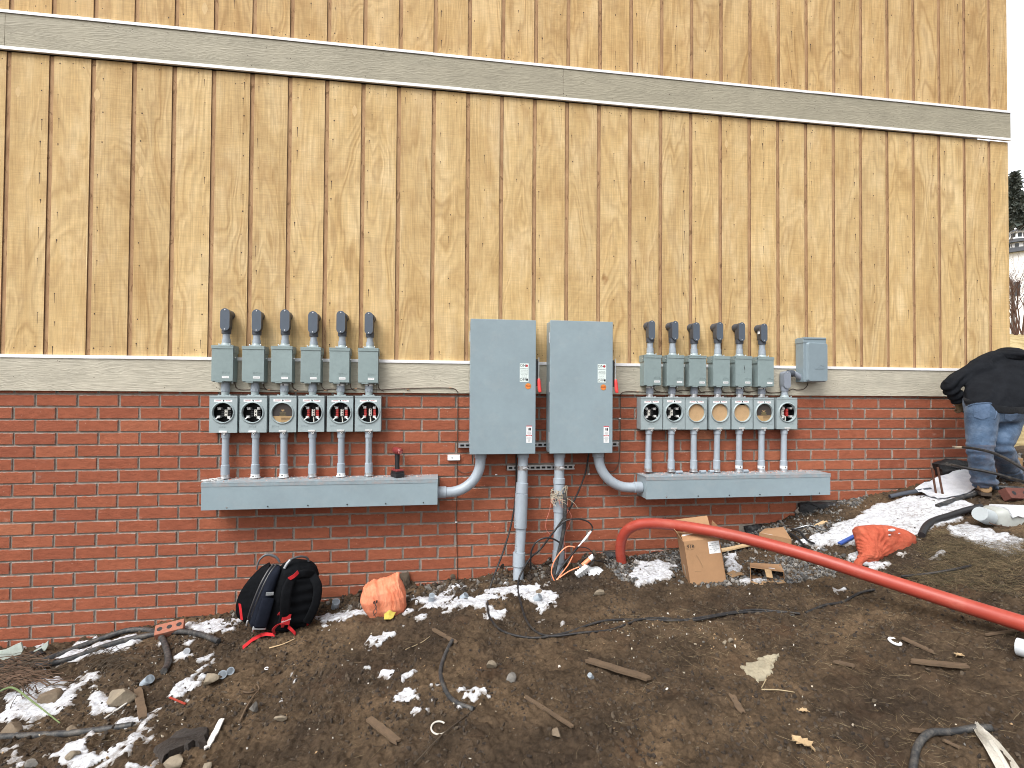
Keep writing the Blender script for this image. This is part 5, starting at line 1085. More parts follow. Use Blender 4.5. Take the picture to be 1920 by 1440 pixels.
def snow_mesh():
    V = []; F = []; b = 0
    DP = []
    for px, amp in SNOWP:
        um = sum(q[0] for q in px)/len(px); lift = .013 if 1150 < um < 1560 else .004 if um < 1150 else .006
        poly = poly_px(px); a = np.array(poly); lo = a.min(0)-.12; hi = a.max(0)+.12; hi[1] = min(hi[1], -.004); st = .008
        X, Y = np.meshgrid(np.arange(lo[0], hi[0], st), np.arange(lo[1], hi[1], st), indexing='ij')
        s = np.minimum(sdist(poly, X, Y), .07)+amp*3.4*(fbm(X*10+Y*5, Y*10-X*3, 2, 4)-.53)+amp*1.6*(fbm(X*30, Y*30, 5, 3)-.5)-amp*.12
        th = np.clip(s*.26, -.02, .009)*(.8+.4*fbm(X*10, Y*10, 3, 2)); Z = gfull(X, Y)*.45+(gfull(X+.02, Y)+gfull(X-.02, Y)+gfull(X, Y+.02)+gfull(X, Y-.02))*.1375+th*(1 if lift < .01 else 1.4)+np.where(s > 0, lift*np.clip(s/.02, 0, 1), 0)-.001
        keep = s > -.012; nx, ny = X.shape
        if nx < 2 or ny < 2: continue
        i = np.arange((nx-1)*(ny-1)); q0 = (i//(ny-1))*ny+i % (ny-1); q = np.stack([q0, q0+ny, q0+ny+1, q0+1], -1); k = keep.ravel(); q = q[k[q].all(1)]
        if not len(q): continue
        used = np.unique(q); mp = np.full(nx*ny, -1); mp[used] = np.arange(len(used)); co = np.stack([X, Y, Z], -1).reshape(-1, 3)[used]
        V.append(co); F.append(mp[q]+b); b += len(co); DP.append(np.maximum(th, 0).ravel()[used])
    V = np.concatenate(V); F = np.concatenate(F); me = bpy.data.meshes.new('snow'); me.vertices.add(len(V)); me.vertices.foreach_set('co', V.ravel()); me.loops.add(F.size); me.loops.foreach_set('vertex_index', F.ravel().astype(np.int32))
    me.polygons.add(len(F)); me.polygons.foreach_set('loop_start', np.arange(0, F.size, 4, dtype=np.int32)); me.polygons.foreach_set('use_smooth', np.ones(len(F), bool)); me.update(calc_edges=True); me.materials.append(SNOW); at = me.attributes.new('depth', 'FLOAT', 'POINT'); at.data.foreach_set('value', np.concatenate(DP))
    o = bpy.data.objects.new('snow', me); COL.objects.link(o); tag(o, 'thin patches of old snow melting on the dirt', None, None, 'stuff')
snow_mesh()

# ------------------------------------------------------------------ things lying about
def one(mb, name, mats, label, cat, group=None): return tag(mb.build(name, mats), label, cat, group)
def stone(u, v, w, h, mat, label, k=0, cat='stone', group=None, name='stone'):
    """w, h in photo pixels"""
    p = G(u, v+h*.35); s = ppm(p); pv, pf = stone_proto(3, 100+k, .12); mb = MB(); a = random.uniform(0, 6)
    sx, sz = w/s/2, h/s/2*1.15; r = np.array([CR[0], CR[1], 0]); r /= np.linalg.norm(r); f = np.array([-r[1], r[0], 0])
    ca, sa = math.cos(a), math.sin(a); q = pv@np.array([[ca, -sa, 0], [sa, ca, 0], [0, 0, 1]])
    n_ = np.array([1+.10*(mnoise.noise(Vector(x*1.7)+Vector((k, 0, 0)))) for x in q]); q = q*n_[:, None]
    w_ = np.array(p)+q[:, :1]*sx*r+q[:, 1:2]*(sx+sz)*.45*f+q[:, 2:]*np.array([0, 0, sz]); w_[:, 2] += sz*.45
    mb.add([tuple(x) for x in w_], [tuple(x) for x in pf], 0, .5, True); return one(mb, name, mat, label, cat, group)
for k, a in enumerate([(228,1307,60,34,ROCKP,'pale flat stone beside a short brown stick, lower left of the wall'),(88,1306,52,30,ROCK,'rounded brown stone beside the tangle of dry roots'),(18,1364,46,22,ROCK,'brown stone just above the lower black cable'),(395,1272,40,26,ROCKP,'dirty pale stone by the pair of small pipe offcuts'),(330,1424,42,24,ROCKP,'tan stone half on a dark rag at the photo foot'),(135,1420,30,16,ROCKP,'small tan stone in the snow below the black cable'),(138,1366,26,14,ROCK,'small reddish stone touching the black cable'),(60,1434,24,14,ROCKG,'grey stone at the lower snow patch'),
     (920,1243,24,20,ROCKP,'rounded tan stone left of a broken grey one'),(957,1265,24,18,ROCKG,'broken grey stone between the curved hose and the splintered board'),(1124,1115,24,12,ROCKP,'pale stone near the foot of the grey service conduits'),(475,1322,22,22,ROCKG,'grey stone lying on a forked twig'),(526,1347,26,14,ROCKP,'half buried ochre stone on the open dirt'),(1011,1107,13,13,ROCK,'small brown stone in the snow under the service conduits'),(1357,1203,12,10,ROCKP,'pale pebble below the splice in the cables'),(1370,1197,11,9,ROCKP,'pale pebble right above its neighbour below the cable splice'),(388,1433,18,18,ROCKP,'small pale upright stone by the dark rag'),(1045,1372,26,18,ROCK,'dark brown stone under the fresh split stick')]):
    stone(*a[:5], a[5], k)
def plank(u0, v0, u1, v1, w, th, mat, label, name='wood_scrap', cat='wood scrap', lift=0.0, end=None, group=None, jag=True):
    a, b = G(u0, v0), G(u1, v1); d = b-a; L = d.length; d.normalize(); up = Vector((0, 0, 1)); s = d.cross(up).normalized(); up = s.cross(d)
    mb = MB(); n = 9; rows = []
    for i in range(n):
        t = i/(n-1); c = a+d*L*t+up*(th*.7+lift+.003); k = 1+.16*(random.random()-.5) if jag else 1
        ww = w*.5*k*(.86 if jag and i in (0, n-1) else 1); o = random.uniform(-.07, .07)*w if jag else 0
        rows.append([c+s*(ww+o)+d*(random.uniform(-.35, .35)*w if jag and i in (0, n-1) else 0), c+s*(o+.2*w)+d*(random.uniform(-.35, .35)*w if jag and i in (0, n-1) else 0), c+s*(o-.15*w)+d*(random.uniform(-.35, .35)*w if jag and i in (0, n-1) else 0), c-s*(ww-o)])
    mb.sheet(rows, 0, -th if False else th, smooth=False)
    if end: 
        e = a if end == 'a' else b; dd = d if end == 'a' else -d
        mb.box(-.002, .055, -w*.42, w*.42, th+lift+.0045, th+lift+.0065, 0, 1, Matrix.Translation(e) @ Matrix((d*(1 if end == 'a' else -1), s, up)).transposed().to_4x4())
    return one(mb, name, [mat, PLANKL], label, cat, group)
plank(1100,1248,1218,1283,.050,.014,PLANK,'splintered brown board lying on the open dirt, longest of the scraps',end=None)
plank(985,1310,1074,1368,.022,.010,PLANK,'thin stick with one fresh pale end, on the dirt at centre',end='a')
plank(692,1352,746,1396,.040,.012,PLANK,'short flat wooden slat at the lower middle of the dirt')
plank(258,1300,268,1352,.042,.012,PLANK,'short weathered stick beside the pale flat stone'); plank(812,1184,856,1208,.030,.010,PLANK,'small brown board scrap at the top of the curved hose')
plank(1692,1203,1748,1222,.030,.010,PLANK,'short brown splinter near a crescent of white plastic',jag=True); plank(1712,1240,1816,1258,.045,.012,PLANK,'broad dark wood scrap on the dirt below the red pipe'); plank(1566,1242,1602,1252,.028,.010,PLANK,'small grey wood scrap left of the broad dark one')
plank(1372,1305,1392,1338,.034,.006,PLANK,'thin brown wood shaving in the middle of the dirt'); plank(1712,1370,1742,1382,.024,.010,PLANK,'small reddish wood chip by the black hose'); plank(1850,1196,1920,1184,.014,.010,PLANK,'long thin stick under the red pipe at the photo edge')
plank(1530,990,1548,980,.040,.012,PLANKL,'pale fresh wood offcut on the gravel below the black membrane'); plank(1322,1046,1408,1026,.05,.014,PLANKL,'pale wooden lath on gravel behind the red pipe',lift=.01)
plank(1383,1020,1395,1018,.05,.02,PLANKL,'yellowish wood chip against the wall under the red pipe'); plank(1770,1395,1800,1410,.018,.006,PLANK,'thin bark sliver inside the curve of the black hose')
plank(318,1307,348,1322,.010,.006,REDPIPE,'thin red plastic stick on the lower left dirt',name='plastic_stick',cat='plastic scrap',jag=False)
plank(196,1347,238,1322,.010,.006,M('frosted_twig', (.5,.48,.45), .9),'thin pale twig in the snow below the flat stone',name='twig',cat='twig')
plank(388,1402,416,1354,.030,.010,M('snowy_wood', (.62,.60,.57), .9, var=.2),'snow covered pale stick at the lower left',name='stick',cat='stick')
plank(1576,1024,1606,1010,.034,.012,BLUE,'short blue plastic strip leaning toward the orange sandbag',name='plastic_strip',cat='plastic strip',lift=.02,jag=False)
def twig(pts, r, label, mat=None, name='twig', cat='twig', lift=.004):
    q = [G(u, v, r+lift) for u, v in pts]; mb = MB(); mb.tube(q, [r*(1-.5*i/(len(q)-1)) for i in range(len(q))], 6, sub=4); return one(mb, name, mat or PLANK, label, cat)
twig([(450,1350),(462,1325),(476,1305),(486,1290),(482,1282)], .007, 'forked grey twig under a grey stone'); twig([(456,1300),(470,1298),(482,1290)], .006, 'short side twig by the grey stone')
twig([(505,1217),(530,1212),(552,1204)], .005, 'pale straight twig in front of the backpack', PLANKL); twig([(545,1214),(570,1206)], .0035, 'thin brown twig beside the pale one')
twig([(776,1440),(830,1390),(880,1340),(912,1310)], .004, 'long thin stalk crossing the dirt by the curved hose', STRAW[2]); twig([(1428,1284),(1440,1262),(1452,1238)], .003, 'upright thin stalk on open dirt', STRAW[1])
twig([(1428,1290),(1460,1293),(1490,1302)], .004, 'pale flat stalk near the plaster patch', STRAW[1]); twig([(760,1222),(790,1205),(806,1196)], .003, 'thin straw leaning to the small brown board', STRAW[1])
def stuffcable(pts, r, mat, label, name='cable', cat='cable', ground=True, sub=8, seg=10, group=None, lift=0):
    q = []
    for p in pts:
        q.append(P(p[0], p[1], p[2]) if len(p) == 3 else G(p[0], p[1], r*.75+lift))
    mb = MB(); mb.tube(q, r, seg, sub=sub); return one(mb, name, mat, label, cat, group)
stuffcable([(968,852,-.05),(968,900,-.055),(966,940,-.06),(958,985,-.10),(945,1030,-.17),(930,1070,-.26),(918,1108),(914,1140),(921,1165),(946,1184),(1000,1193),(1060,1186),(1130,1171),(1200,1163),(1262,1169),(1300,1166),(1400,1151),(1452,1147),(1500,1152)], .0080, CABLE, 'black cable hanging past the left service conduit and running along the dirt')
stuffcable([(1104,850,-.06),(1098,885,-.06),(1086,918,-.07),(1073,945,-.10),(1060,966,-.20),(1043,991,-.22),(1029,1009,-.22),(1013,1030,-.22),(993,1048,-.24),(975,1080,-.27),(971,1108),(976,1135),(986,1162),(1004,1181),(1034,1192),(1092,1191),(1145,1184),(1200,1166),(1242,1160),(1272,1166),(1302,1169),(1380,1156),(1446,1148),(1490,1155)], .0080, CABLE, 'black cable passing behind the right service conduit, twined with its fellow on the dirt')
stuffcable([(1510,1150),(1545,1138),(1580,1128),(1612,1114),(1640,1106)], .009, CABLE, 'black cable surfacing from the dirt below the red pipe')
stuffcable([(1690,1088),(1740,1082),(1790,1077),(1820,1068)], .009, CABLE, 'thin black cable half hidden in the winter grass', lift=.025)
stuffcable([(0,1262),(60,1252),(120,1228),(180,1206),(236,1190),(280,1184),(302,1197),(313,1222),(315,1246),(307,1266)], .021, CABLEG, 'thick black cable bent down sharply at its end, beside a loose brick')
stuffcable([(66,1262),(130,1243),(200,1218),(260,1201),(330,1190),(372,1195),(410,1208)], .020, CABLEG, 'thick muddy cable running straight past the loose brick toward the backpack', lift=.01)
stuffcable([(-20,1385),(60,1381),(130,1376),(200,1368),(248,1359)], .0175, CABLEG, 'thick black cable end low on the left, across the snow')
stuffcable([(848,1206),(834,1232),(826,1265),(834,1300),(852,1323),(888,1335)], .0125, CABLEG, 'muddy curved length of hose on the dirt below the orange bag', name='hose', cat='hose')
stuffcable([(1708,1460),(1714,1425),(1722,1402),(1745,1383),(1785,1373),(1830,1370),(1862,1376)], .0155, CABLEG, 'curved black hose at the lower right under a white fabric strip', name='hose', cat='hose')
stuffcable([(1728,1014),(1737,998),(1752,984),(1778,975),(1808,968),(1840,962)], .026, RUB, 'short thick black hose curving from the snow to a grey case', name='hose', cat='hose', lift=.02)
stuffcable([(1480,1005),(1492,1012),(1506,1024),(1514,1034)], .010, CABLEC, 'short black cable arching over the snow behind the cardboard box', lift=.03); stuffcable([(1484,1000),(1500,1004),(1514,1015),(1526,1024)], .009, CABLEC, 'black cable arching right of its neighbour with red tip', lift=.03)
stuffcable([(1484,998),(1500,992),(1520,990),(1545,995),(1560,999)], .006, GALV, 'thin pale wire lying over the gravel', name='wire', cat='wire', lift=.01)
for i, (pts, lab) in enumerate([([(1092,1044,-.16),(1110,1050,-.2),(1132,1054,-.16),(1148,1062,-.14)], 'thin black wire trailing over rubble toward the red pipe'), ([(1175,1062),(1200,1045),(1228,1038),(1245,1035)], 'thin black wire curling on gravel by the red pipe foot')]): stuffcable(pts, .005, CABLEC, lab, name='wire', cat='wire')
# loose dark pipes at the right
def ppipe(pts, r, mat, label, lift=0, name='pipe', cat='pipe'):
    q = [P(*p) if len(p) == 3 else G(p[0], p[1], r+lift) for p in pts]; mb = MB(); mb.pipe(q, r, .004, 14, sub=5 if len(q) > 2 else 0); return one(mb, name, mat, label, cat)
ppipe([(1757,956),(1790,944),(1826,931),(1856,922),(1900,920),(1935,926)], .017, CABLEG, 'dark flexible conduit with an open end lying on the snow', .01, 'flexible_conduit', 'conduit'); ppipe([(1668,939),(1705,934),(1745,928)], .019, PVCD, 'dark grey pipe length lying at the edge of the white sheet', .02)
def rod(a, b, r, label):
    mb = MB(); mb.tube([a, b], r, 8); return one(mb, 'steel_stake', RUST, label, 'stake')
b1 = G(1757, 932); b2 = G(1770, 932); rod(b1-Vector((0, 0, .03)), P(1747, 877, b1.y), .009, 'rusty steel stake leaning in the snow, nearer the brick'); rod(b2-Vector((0, 0, .03)), P(1758, 876, b2.y), .009, 'rusty steel stake standing next to the other, nearer the worker')
rod(G(1733, 926, .012), G(1800, 938, .012), .010, 'rusty steel rod lying flat under the two upright stakes')
for pts, lab, tip in (([(1785,838),(1806,839),(1826,841),(1858,848),(1890,862),(1925,884),(1960,915)], 'stiff black cable with frayed white tip across the knees of the worker', (1785,838,1822,841)), ([(1763,868),(1785,872),(1808,877),(1858,886),(1900,898),(1930,908),(1965,925)], 'stiff black cable with frayed tip across the shins of the worker', (1763,868,1800,876))):
    q = [P(u, v, -1.0-.12*i) for i, (u, v) in enumerate(pts)]; t = thing('frayed_cable', lab, 'cable', q[-1]); mb = MB(); mb.tube(q[1:], .0105, 10, sub=5); mb.build('cable_sheath', CABLE, t)
    mb = MB(); d = (q[0]-q[2])
    for k in range(7): o = Vector((random.uniform(-.01, .01), random.uniform(-.01, .01), random.uniform(-.012, .012))); mb.tube([q[2], q[1]+o*.5, q[0]+o-d*random.uniform(0, .2)], [.006, .005, .0025], 6, sub=3)
    mb.build('frayed_strands', BEIGEW if tip[0] == 1785 else CABLEG, t)

# the big red pipe
rp = [(1171,1064,-.13),(1165,1052,-.14),(1163,1030,-.16),(1166,1010,-.19),(1176,994,-.24),(1192,985,-.30),(1214,981.5,-.37),(1250,983,-.50),(1300,990,-.68),(1360,1001,-.86),(1430,1018,-1.06),(1520,1043,-1.30),(1620,1075,-1.54),(1720,1107,-1.77),(1820,1139,-1.98),(1920,1170,-2.18),(2020,1200,-2.36),(2150,1238,-2.56)]
rq = [P(*p) for p in rp]; rq[0].z -= .06
for p in rq[9:]: p.z = max(p.z, float(gfull(p.x, p.y))+.046)
mb = MB(); mb.tube(rq, .0440, 26, sub=6); one(mb, 'red_pipe', REDPIPE, 'long red plastic pipe rising by the wall and sloping down over the boxes', 'pipe')

a, b = G(1908, 1229, .045), G(1990, 1252, .045); mb = MB(); mb.pipe([a, b], .045, .006, 20); one(mb, 'white_pipe', M('white_plastic_pipe', (.62,.66,.70), .4, dirt=(.35,.33,.30), dirt_amt=.4), 'dirty white pipe end below the red pipe, at the photo edge', 'pipe')

# small white and grey offcuts, rings and scraps
def scrap_ring(u, v, R, r, mat, label, up=False):
    p = G(u, v, .012); mb = MB(); n_ = (Vector(CAM)-p).normalized() if up else Vector((.1, -.2, 1)).normalized(); x = n_.orthogonal().normalized(); y = n_.cross(x)
    if up: mb.pipe([p-n_*.02, p+n_*.025], R, .004, 16)
    else: mb.tube([p+x*R*math.cos(PI*2*k/20*.8)+y*R*math.sin(PI*2*k/20*.8) for k in range(21)], r, 7)
    return one(mb, 'pipe_ring', mat, label, 'pipe offcut')
scrap_ring(417, 1267, .026, .004, PVC, 'small grey pipe offcut standing open, left of a pair', True); scrap_ring(432, 1261, .024, .004, PVC, 'small grey pipe offcut standing open, right of a pair', True); scrap_ring(350, 1224, .022, .004, ZINC, 'grey metal ring on dirt below the thick muddy cable', True)
scrap_ring(823, 1370, .040, .0045, M('off_white_plastic', (.55,.52,.46), .5), 'broken off-white plastic ring beside a flat wooden slat'); scrap_ring(500, 1253, .011, .003, PAPER, 'tiny white washer on the dirt below the backpack'); scrap_ring(1678, 1208, .028, .008, PAPER, 'white plastic crescent left of a short brown splinter')
def offc(u, v, w, h, mat, label, tilt=.3, name='conduit_offcut', cat='conduit offcut', group=None):
    p = G(u, v); s = ppm(p); L = h/s; mb = MB(); a = p+Vector((0, 0, .004)); d = Vector((math.sin(tilt), -.5, .8)).normalized(); mb.pipe([a, a+d*L*1.2], w/s/2, .003, 14); return one(mb, name, mat, label, cat, group)
offc(628,1140,14,16,PVC,'grey conduit offcut on rubble between the backpack and the orange bag',.2); offc(808,1128,11,14,PVC,'grey conduit offcut in snow right of the orange bag',.1); offc(866,1124,12,10,PVC,'grey conduit offcut in the middle of the long snow patch',.9); offc(1004,1128,12,10,PVC,'grey conduit offcut in snow below the service conduits',.9); offc(1110,1272,9,10,PVC,'tiny pipe offcut under the splintered board',-.6); offc(780,1134,5,8,PAPER,'tiny white offcut next to the orange bag',.1)
offc(270,1282,16,18,M('clear_blue_plastic', (.36,.42,.48), .25),'small pale blue plastic cap above the flat stone',1.0,'bottle_top','bottle top')
# leaf, plaster patches
def leaf(u, v, s_px, label, ang=0, mat=LEAF, name='oak_leaf', cat='leaf'):
    p = G(u, v, .012); s = s_px/ppm(p)/2; pts = []; mb = MB()
    prof = [(0,.0),(.18,.05),(.26,.34),(.42,.22),(.55,.44),(.66,.20),(.80,.34),(.90,.14),(1,.0)]
    ca, sa = math.cos(ang), math.sin(ang); rows = []
    for t, w in prof: rows.append([p+Vector((ca*(2*t-1)*s-sa*w*k*s, sa*(2*t-1)*s+ca*w*k*s, .25*s*abs(k)*.5+.10*s*math.sin(6*t))) for k in (-1.7, -.8, 0, .8, 1.7)])
    mb.sheet(rows, th=.0012); return one(mb, name, mat, label, cat)
leaf(1506,1394,46,'dry tan oak leaf lying on the dirt at the lower right',1.9); leaf(1798,1228,22,'small pale dead leaf below the red pipe',.3); leaf(1506,1330,22,'small curled brown leaf above the oak leaf',2.5)
def flat_patch(name, px, label, mat, th=.008, cat='patch', jag=.012):
    poly = []
    w = [G(u, v) for u, v in px]; n = len(w)
    for i in range(n):
        for k in range(4): q = w[i].lerp(w[(i+1) % n], k/4); poly.append((q.x+random.uniform(-jag, jag), q.y+random.uniform(-jag, jag)))
    cx = sum(p[0] for p in poly)/len(poly); cy = sum(p[1] for p in poly)/len(poly); mb = MB(); rings = []
    for f_, dz in ((1.03, -.006), (1, th*.5), (.93, th), (.5, th), (.01, th)): rings.append([GX(cx+(x-cx)*f_, cy+(y-cy)*f_, dz+.004) for x, y in poly])
    m = len(poly); mb.add([p for r in rings for p in r], [(j*m+k, j*m+(k+1) % m, (j+1)*m+(k+1) % m, (j+1)*m+k) for j in range(4) for k in range(m)], 0, .5, True); return one(mb, name, mat, label, cat)
flat_patch('plaster_patch', [(1392,1248),(1412,1240),(1438,1240),(1452,1252),(1440,1262),(1418,1275),(1404,1264)], 'larger patch of pale dried plaster on the dirt', PATCHM); flat_patch('plaster_patch', [(1424,1232),(1436,1232),(1448,1226),(1462,1228),(1456,1236),(1448,1246),(1438,1240)], 'smaller patch of pale dried plaster beside the larger one', PATCHM)
flat_patch('dark_rag', [(290,1410),(330,1378),(385,1372),(392,1395),(350,1405),(300,1432)], 'crumpled dark brown rag half buried at the lower left', cloth_mat('dark_rag_cloth', (.022,.016,.013), (.05,.038,.03), 18, .02, 30), .03, 'rag', .02)
# white fabric strip at the lower right
mb = MB(); rows = []
for t, (u, v, w) in enumerate([(1828,1366,10),(1840,1384,22),(1858,1408,32),(1880,1436,40),(1904,1466,46),(1940,1510,52)]):
    p = G(u, v, .020); s = ppm(p); r = Vector((CR[0], CR[1], 0)).normalized(); rows.append([p+r*(k*w/s/2)+Vector((0, 0, .014*math.sin(3*k+t)*(abs(k) < .99)+.008*math.sin(9*k))) for k in (-1, -.75, -.5, -.25, 0, .25, .5, .75, 1)])
mb.sheet(rows, th=.002); one(mb, 'fabric_strip', STRIP, 'dirty white woven strip over the black hose at the lower right', 'fabric strip')
# pale broken panel shards at the far left, root tangle, green stem
def shard(px, label, y, mat):
    pts = [P(u, v, y) for u, v in px]; mb = MB(); mb.prism([(p.x, p.z) for p in pts], y-.006, y+.006); return one(mb, 'panel_shard', mat, label, 'shard')
SH = M('pale_mint_panel', (.50,.56,.51), .6, var=.1, scale=14, dirt=(.22,.21,.18), dirt_amt=.35)
shard([(-30,1262),(-30,1225),(10,1218),(30,1208),(40,1204),(44,1218),(40,1226),(20,1245)], 'pale mint broken panel shard leaning on the wall, at the photo edge', -.20, SH); shard([(52,1232),(60,1222),(78,1212),(92,1200),(90,1212),(84,1222),(66,1230)], 'smaller pale mint shard sticking up right of the larger one', -.16, SH)
flat_patch('dark_board', [(-10,1250),(40,1236),(80,1222),(84,1226),(40,1252),(0,1266)], 'dark broken panel lying under the pale mint shards', MEMB, .02, 'board')
mb = MB()
for k in range(150):
    c = G(random.gauss(38, 26), random.gauss(1278, 16)); q = []; a = random.uniform(-.5, .6); L = random.uniform(.05, .2); bnd = random.uniform(-1.5, 1.5)
    for i in range(6): t = i/5-.5; q.append(c+Vector((math.cos(a+bnd*t)*L*t*2, math.sin(a+bnd*t)*L*t*1.2, random.uniform(.004, .05)+.02*math.cos(3*t))))
    mb.tube(q, random.uniform(.0015, .004), 5, random.choice([0, 0, 1]), sub=2)
tag(one(mb, 'root_tangle', [M('brown_roots', (.135,.082,.052), .9, var=.2), STRAW[2]], 'tangle of dry brown roots at the far left of the dirt', 'roots'), kind='stuff')
mb = MB()
for k in range(60):
    c = G(random.uniform(165, 240), random.uniform(1218, 1262)); a = random.uniform(.2, .9); L = random.uniform(.05, .16); mb.tube([c+Vector((math.cos(a)*L*t, math.sin(a)*L*t*.6, .006+.03*math.sin(PI*(t+.5)))) for t in (-.5, -.2, .1, .5)], .0022, 5, sub=2)
tag(one(mb, 'dead_grass_tuft', STRAW[2], 'flattened tuft of dead grass below the thick muddy cable', 'grass tuft'), kind='stuff')
mb = MB(); mb.tube([G(-10,1322,.06), G(22,1314,.09), G(60,1335,.06), G(112,1368,.03)], [.006,.006,.005,.003], 6, sub=5); one(mb, 'green_stem', M('green_stem', (.15,.21,.085), .6, var=.15), 'bent pale green plant stem over the snow at the far left', 'stem')
# loose bricks
def loose_brick(c, ax, tilt, label, col, holes=3, L=.19, W=.09, H=.058):
    t = thing('loose_brick', label, 'brick', c); Mx = Matrix.Translation(c) @ ax.to_4x4(); mb = MB(); mb.box(-L/2, L/2, -W/2, W/2, 0, H, .005, 0, Mx); mb.build('brick_block', col, t)
    for k in range(holes):
        x = (k-(holes-1)/2)*L/holes; mb = MB(); mb.tube([Mx @ Vector((x, 0, H-.004)), Mx @ Vector((x, 0, H+.0012))], .018, 14); mb.build('core_hole', BLK, t)
LBM = M('loose_brick_red', (.36,.135,.085), .9, var=.12, scale=20, bmp=.004, bscale=90, dirt=(.5,.40,.34), dirt_amt=.3)
loose_brick(G(320,1188,.02), Matrix.Rotation(.35, 3, 'Z') @ Matrix.Rotation(.50, 3, 'X') @ Matrix.Rotation(-.12, 3, 'Y'), 0, 'loose cored red brick lying on the thick cables by the wall', LBM)
loose_brick(G(1897,936,.01), Matrix.Rotation(-.1, 3, 'Z') @ Matrix.Rotation(.95, 3, 'X') @ Matrix.Rotation(.08, 3, 'Y'), 0, 'loose cored red brick lying between the boots of the worker', M('loose_brick_dark', (.13,.045,.033), .9, var=.15, scale=20, bmp=.004, bscale=90), 2, .215, .10, .075)
# scraps of tar membrane and broken footing below the stepped brick
def lump(px, y, th, label, mat, name, cat, seed=0, nz=.02):
    pts = [P(u, v, y) for u, v in px]; mb = MB(); cx = sum(p.x for p in pts)/len(pts); cz = sum(p.z for p in pts)/len(pts); rings = []
    d = []
    for i in range(len(pts)):
        for k in range(4): d.append(pts[i].lerp(pts[(i+1) % len(pts)], k/4))
    for f_, yy in ((1, -.004), (1.0, y+th*.3), (.8, y), (.4, y-.012), (.02, y-.016)):
        rings.append([Vector((cx+(p.x-cx)*f_+random.uniform(-nz, nz)*.4, yy+random.uniform(-nz, nz)*.4 if yy != -.004 else yy, cz+(p.z-cz)*f_+random.uniform(-nz, nz)*.3)) for p in d])
    m = len(d); mb.add([p for r in rings for p in r], [(j*m+k, (j+1)*m+k, (j+1)*m+(k+1) % m, j*m+(k+1) % m) for j in range(len(rings)-1) for k in range(m)], 0, .5, True); return one(mb, name, mat, label, cat)
lump([(1502,946),(1520,942),(1570,943),(1600,940),(1598,950),(1560,958),(1535,985),(1512,990),(1500,975)], -.05, .05, 'black tar membrane exposed below the stepped brick, under the right wireway', MEMB, 'tar_membrane', 'membrane'); lump([(1398,988),(1420,984),(1440,990),(1432,1004),(1400,1004)], -.03, .03, 'small black membrane scrap at the wall behind the flattened box', MEMB, 'tar_membrane', 'membrane')
lump([(1132,1036),(1160,1036),(1162,1052),(1136,1052)], -.02, .02, 'small black membrane scrap by the foot of the red pipe', MEMB, 'tar_membrane', 'membrane'); lump([(1764,872),(1790,862),(1832,866),(1836,886),(1800,896),(1772,892)], -.10, .06, 'crumpled black membrane against the wall behind the worker', MEMB, 'tar_membrane', 'membrane')
lump([(1492,958),(1508,940),(1512,962),(1506,982),(1494,976)], -.02, .02, 'broken mortar corner where the brick steps up', MORTAR, 'mortar_lump', 'mortar'); lump([(752,1078),(766,1074),(770,1100),(768,1122),(752,1118)], -.05, .05, 'upright lump of mud stuck to the brick behind the orange bag', CL[2], 'mud_lump', 'mud', nz=.03)
# white wrap sheet at the right, draped on the ground
rows = []
for i in range(15):
    t = i/14; r = []
    for j in range(9):
        s_ = j/8; ua, va = 1716+(1842-1716)*t, 932-(932-872)*t; ub, vb = 1764+(1862-1764)*t, 944-(944-912)*t; p = G(ua+(ub-ua)*s_, va+(vb-va)*s_); p.y = min(p.y, -.03-.0*s_)
        p.z = float(gfull(p.x, p.y))+.025+.02*float(fbm(p.x*6, p.y*6, 4, 3))+.05*(1-s_)**3; r.append(p)
    rows.append(r)
mb = MB(); mb.sheet(rows, th=.003); q = [r[0]+Vector((0, -.01, .01)) for r in rows]; t = tag(one(mb, 'wrap_sheet', WHITEF, 'sheet of white wrap rolled at one edge, lying by the wall at the worker', 'plastic sheet'))
mb = MB(); mb.pipe([P(1716,931,-.16), P(1742,921,-.12), P(1770,908,-.08)], .028, .003, 16); one(mb, 'sheet_roll', WHITEF, 'rolled end of white wrap with dark open end beside the rusty stakes', 'roll')
# ------------------------------------------------------------------ wire tangle at the service conduits
def air(name, pts, r, mat, label, cat='wire', sub=8, seg=9, group=None):
    mb = MB(); mb.tube([P(*p) for p in pts], r, seg, sub=sub); return one(mb, name, mat, label, cat, group)
air('flexible_conduit', [(1058,924,-.215),(1059.5,940,-.22),(1059,965,-.225),(1057.5,990,-.225),(1052,1018,-.23),(1046,1042,-.24),(1041,1066,-.25),(1035,1088,-.27),(1030,1108,-.30),(1025,1122,-.33)], .0165, CABLEG, 'dark flexible conduit tied to the right service conduit, entering the snow', 'conduit')
air('cable_loop', [(1049,1017,-.25),(1035,1009.6,-.26),(1020,1009,-.27),(1006,1016,-.27),(997.5,1030,-.26),(995,1046,-.24),(995,1066,-.20)], .0075, CABLEC, 'thick black cable loop arching left of the right service conduit', 'cable')
air('cable_loop', [(1043,991,-.23),(1052,983,-.25),(1063,975.6,-.26),(1082,973,-.26),(1097.5,976,-.25),(1107,982,-.25),(1111,990,-.25),(1108.6,997,-.26)], .0065, CABLEC, 'thin black cable loop reaching up to the white splice', 'cable')
t = thing('cable_splice', 'white splice on a black cable rising right of the tied conduit', 'cable splice', P(1096,1010,-.26))
mb = MB(); mb.tube([P(1108.6,996,-.26), P(1105,1000,-.26), P(1100,1007,-.262), P(1094,1014,-.265), P(1091,1017,-.265), P(1083.6,1025.5,-.27)], [.006, .010, .0105, .0105, .006, .005], 10); mb.build('splice_sleeve', PAPER, t)
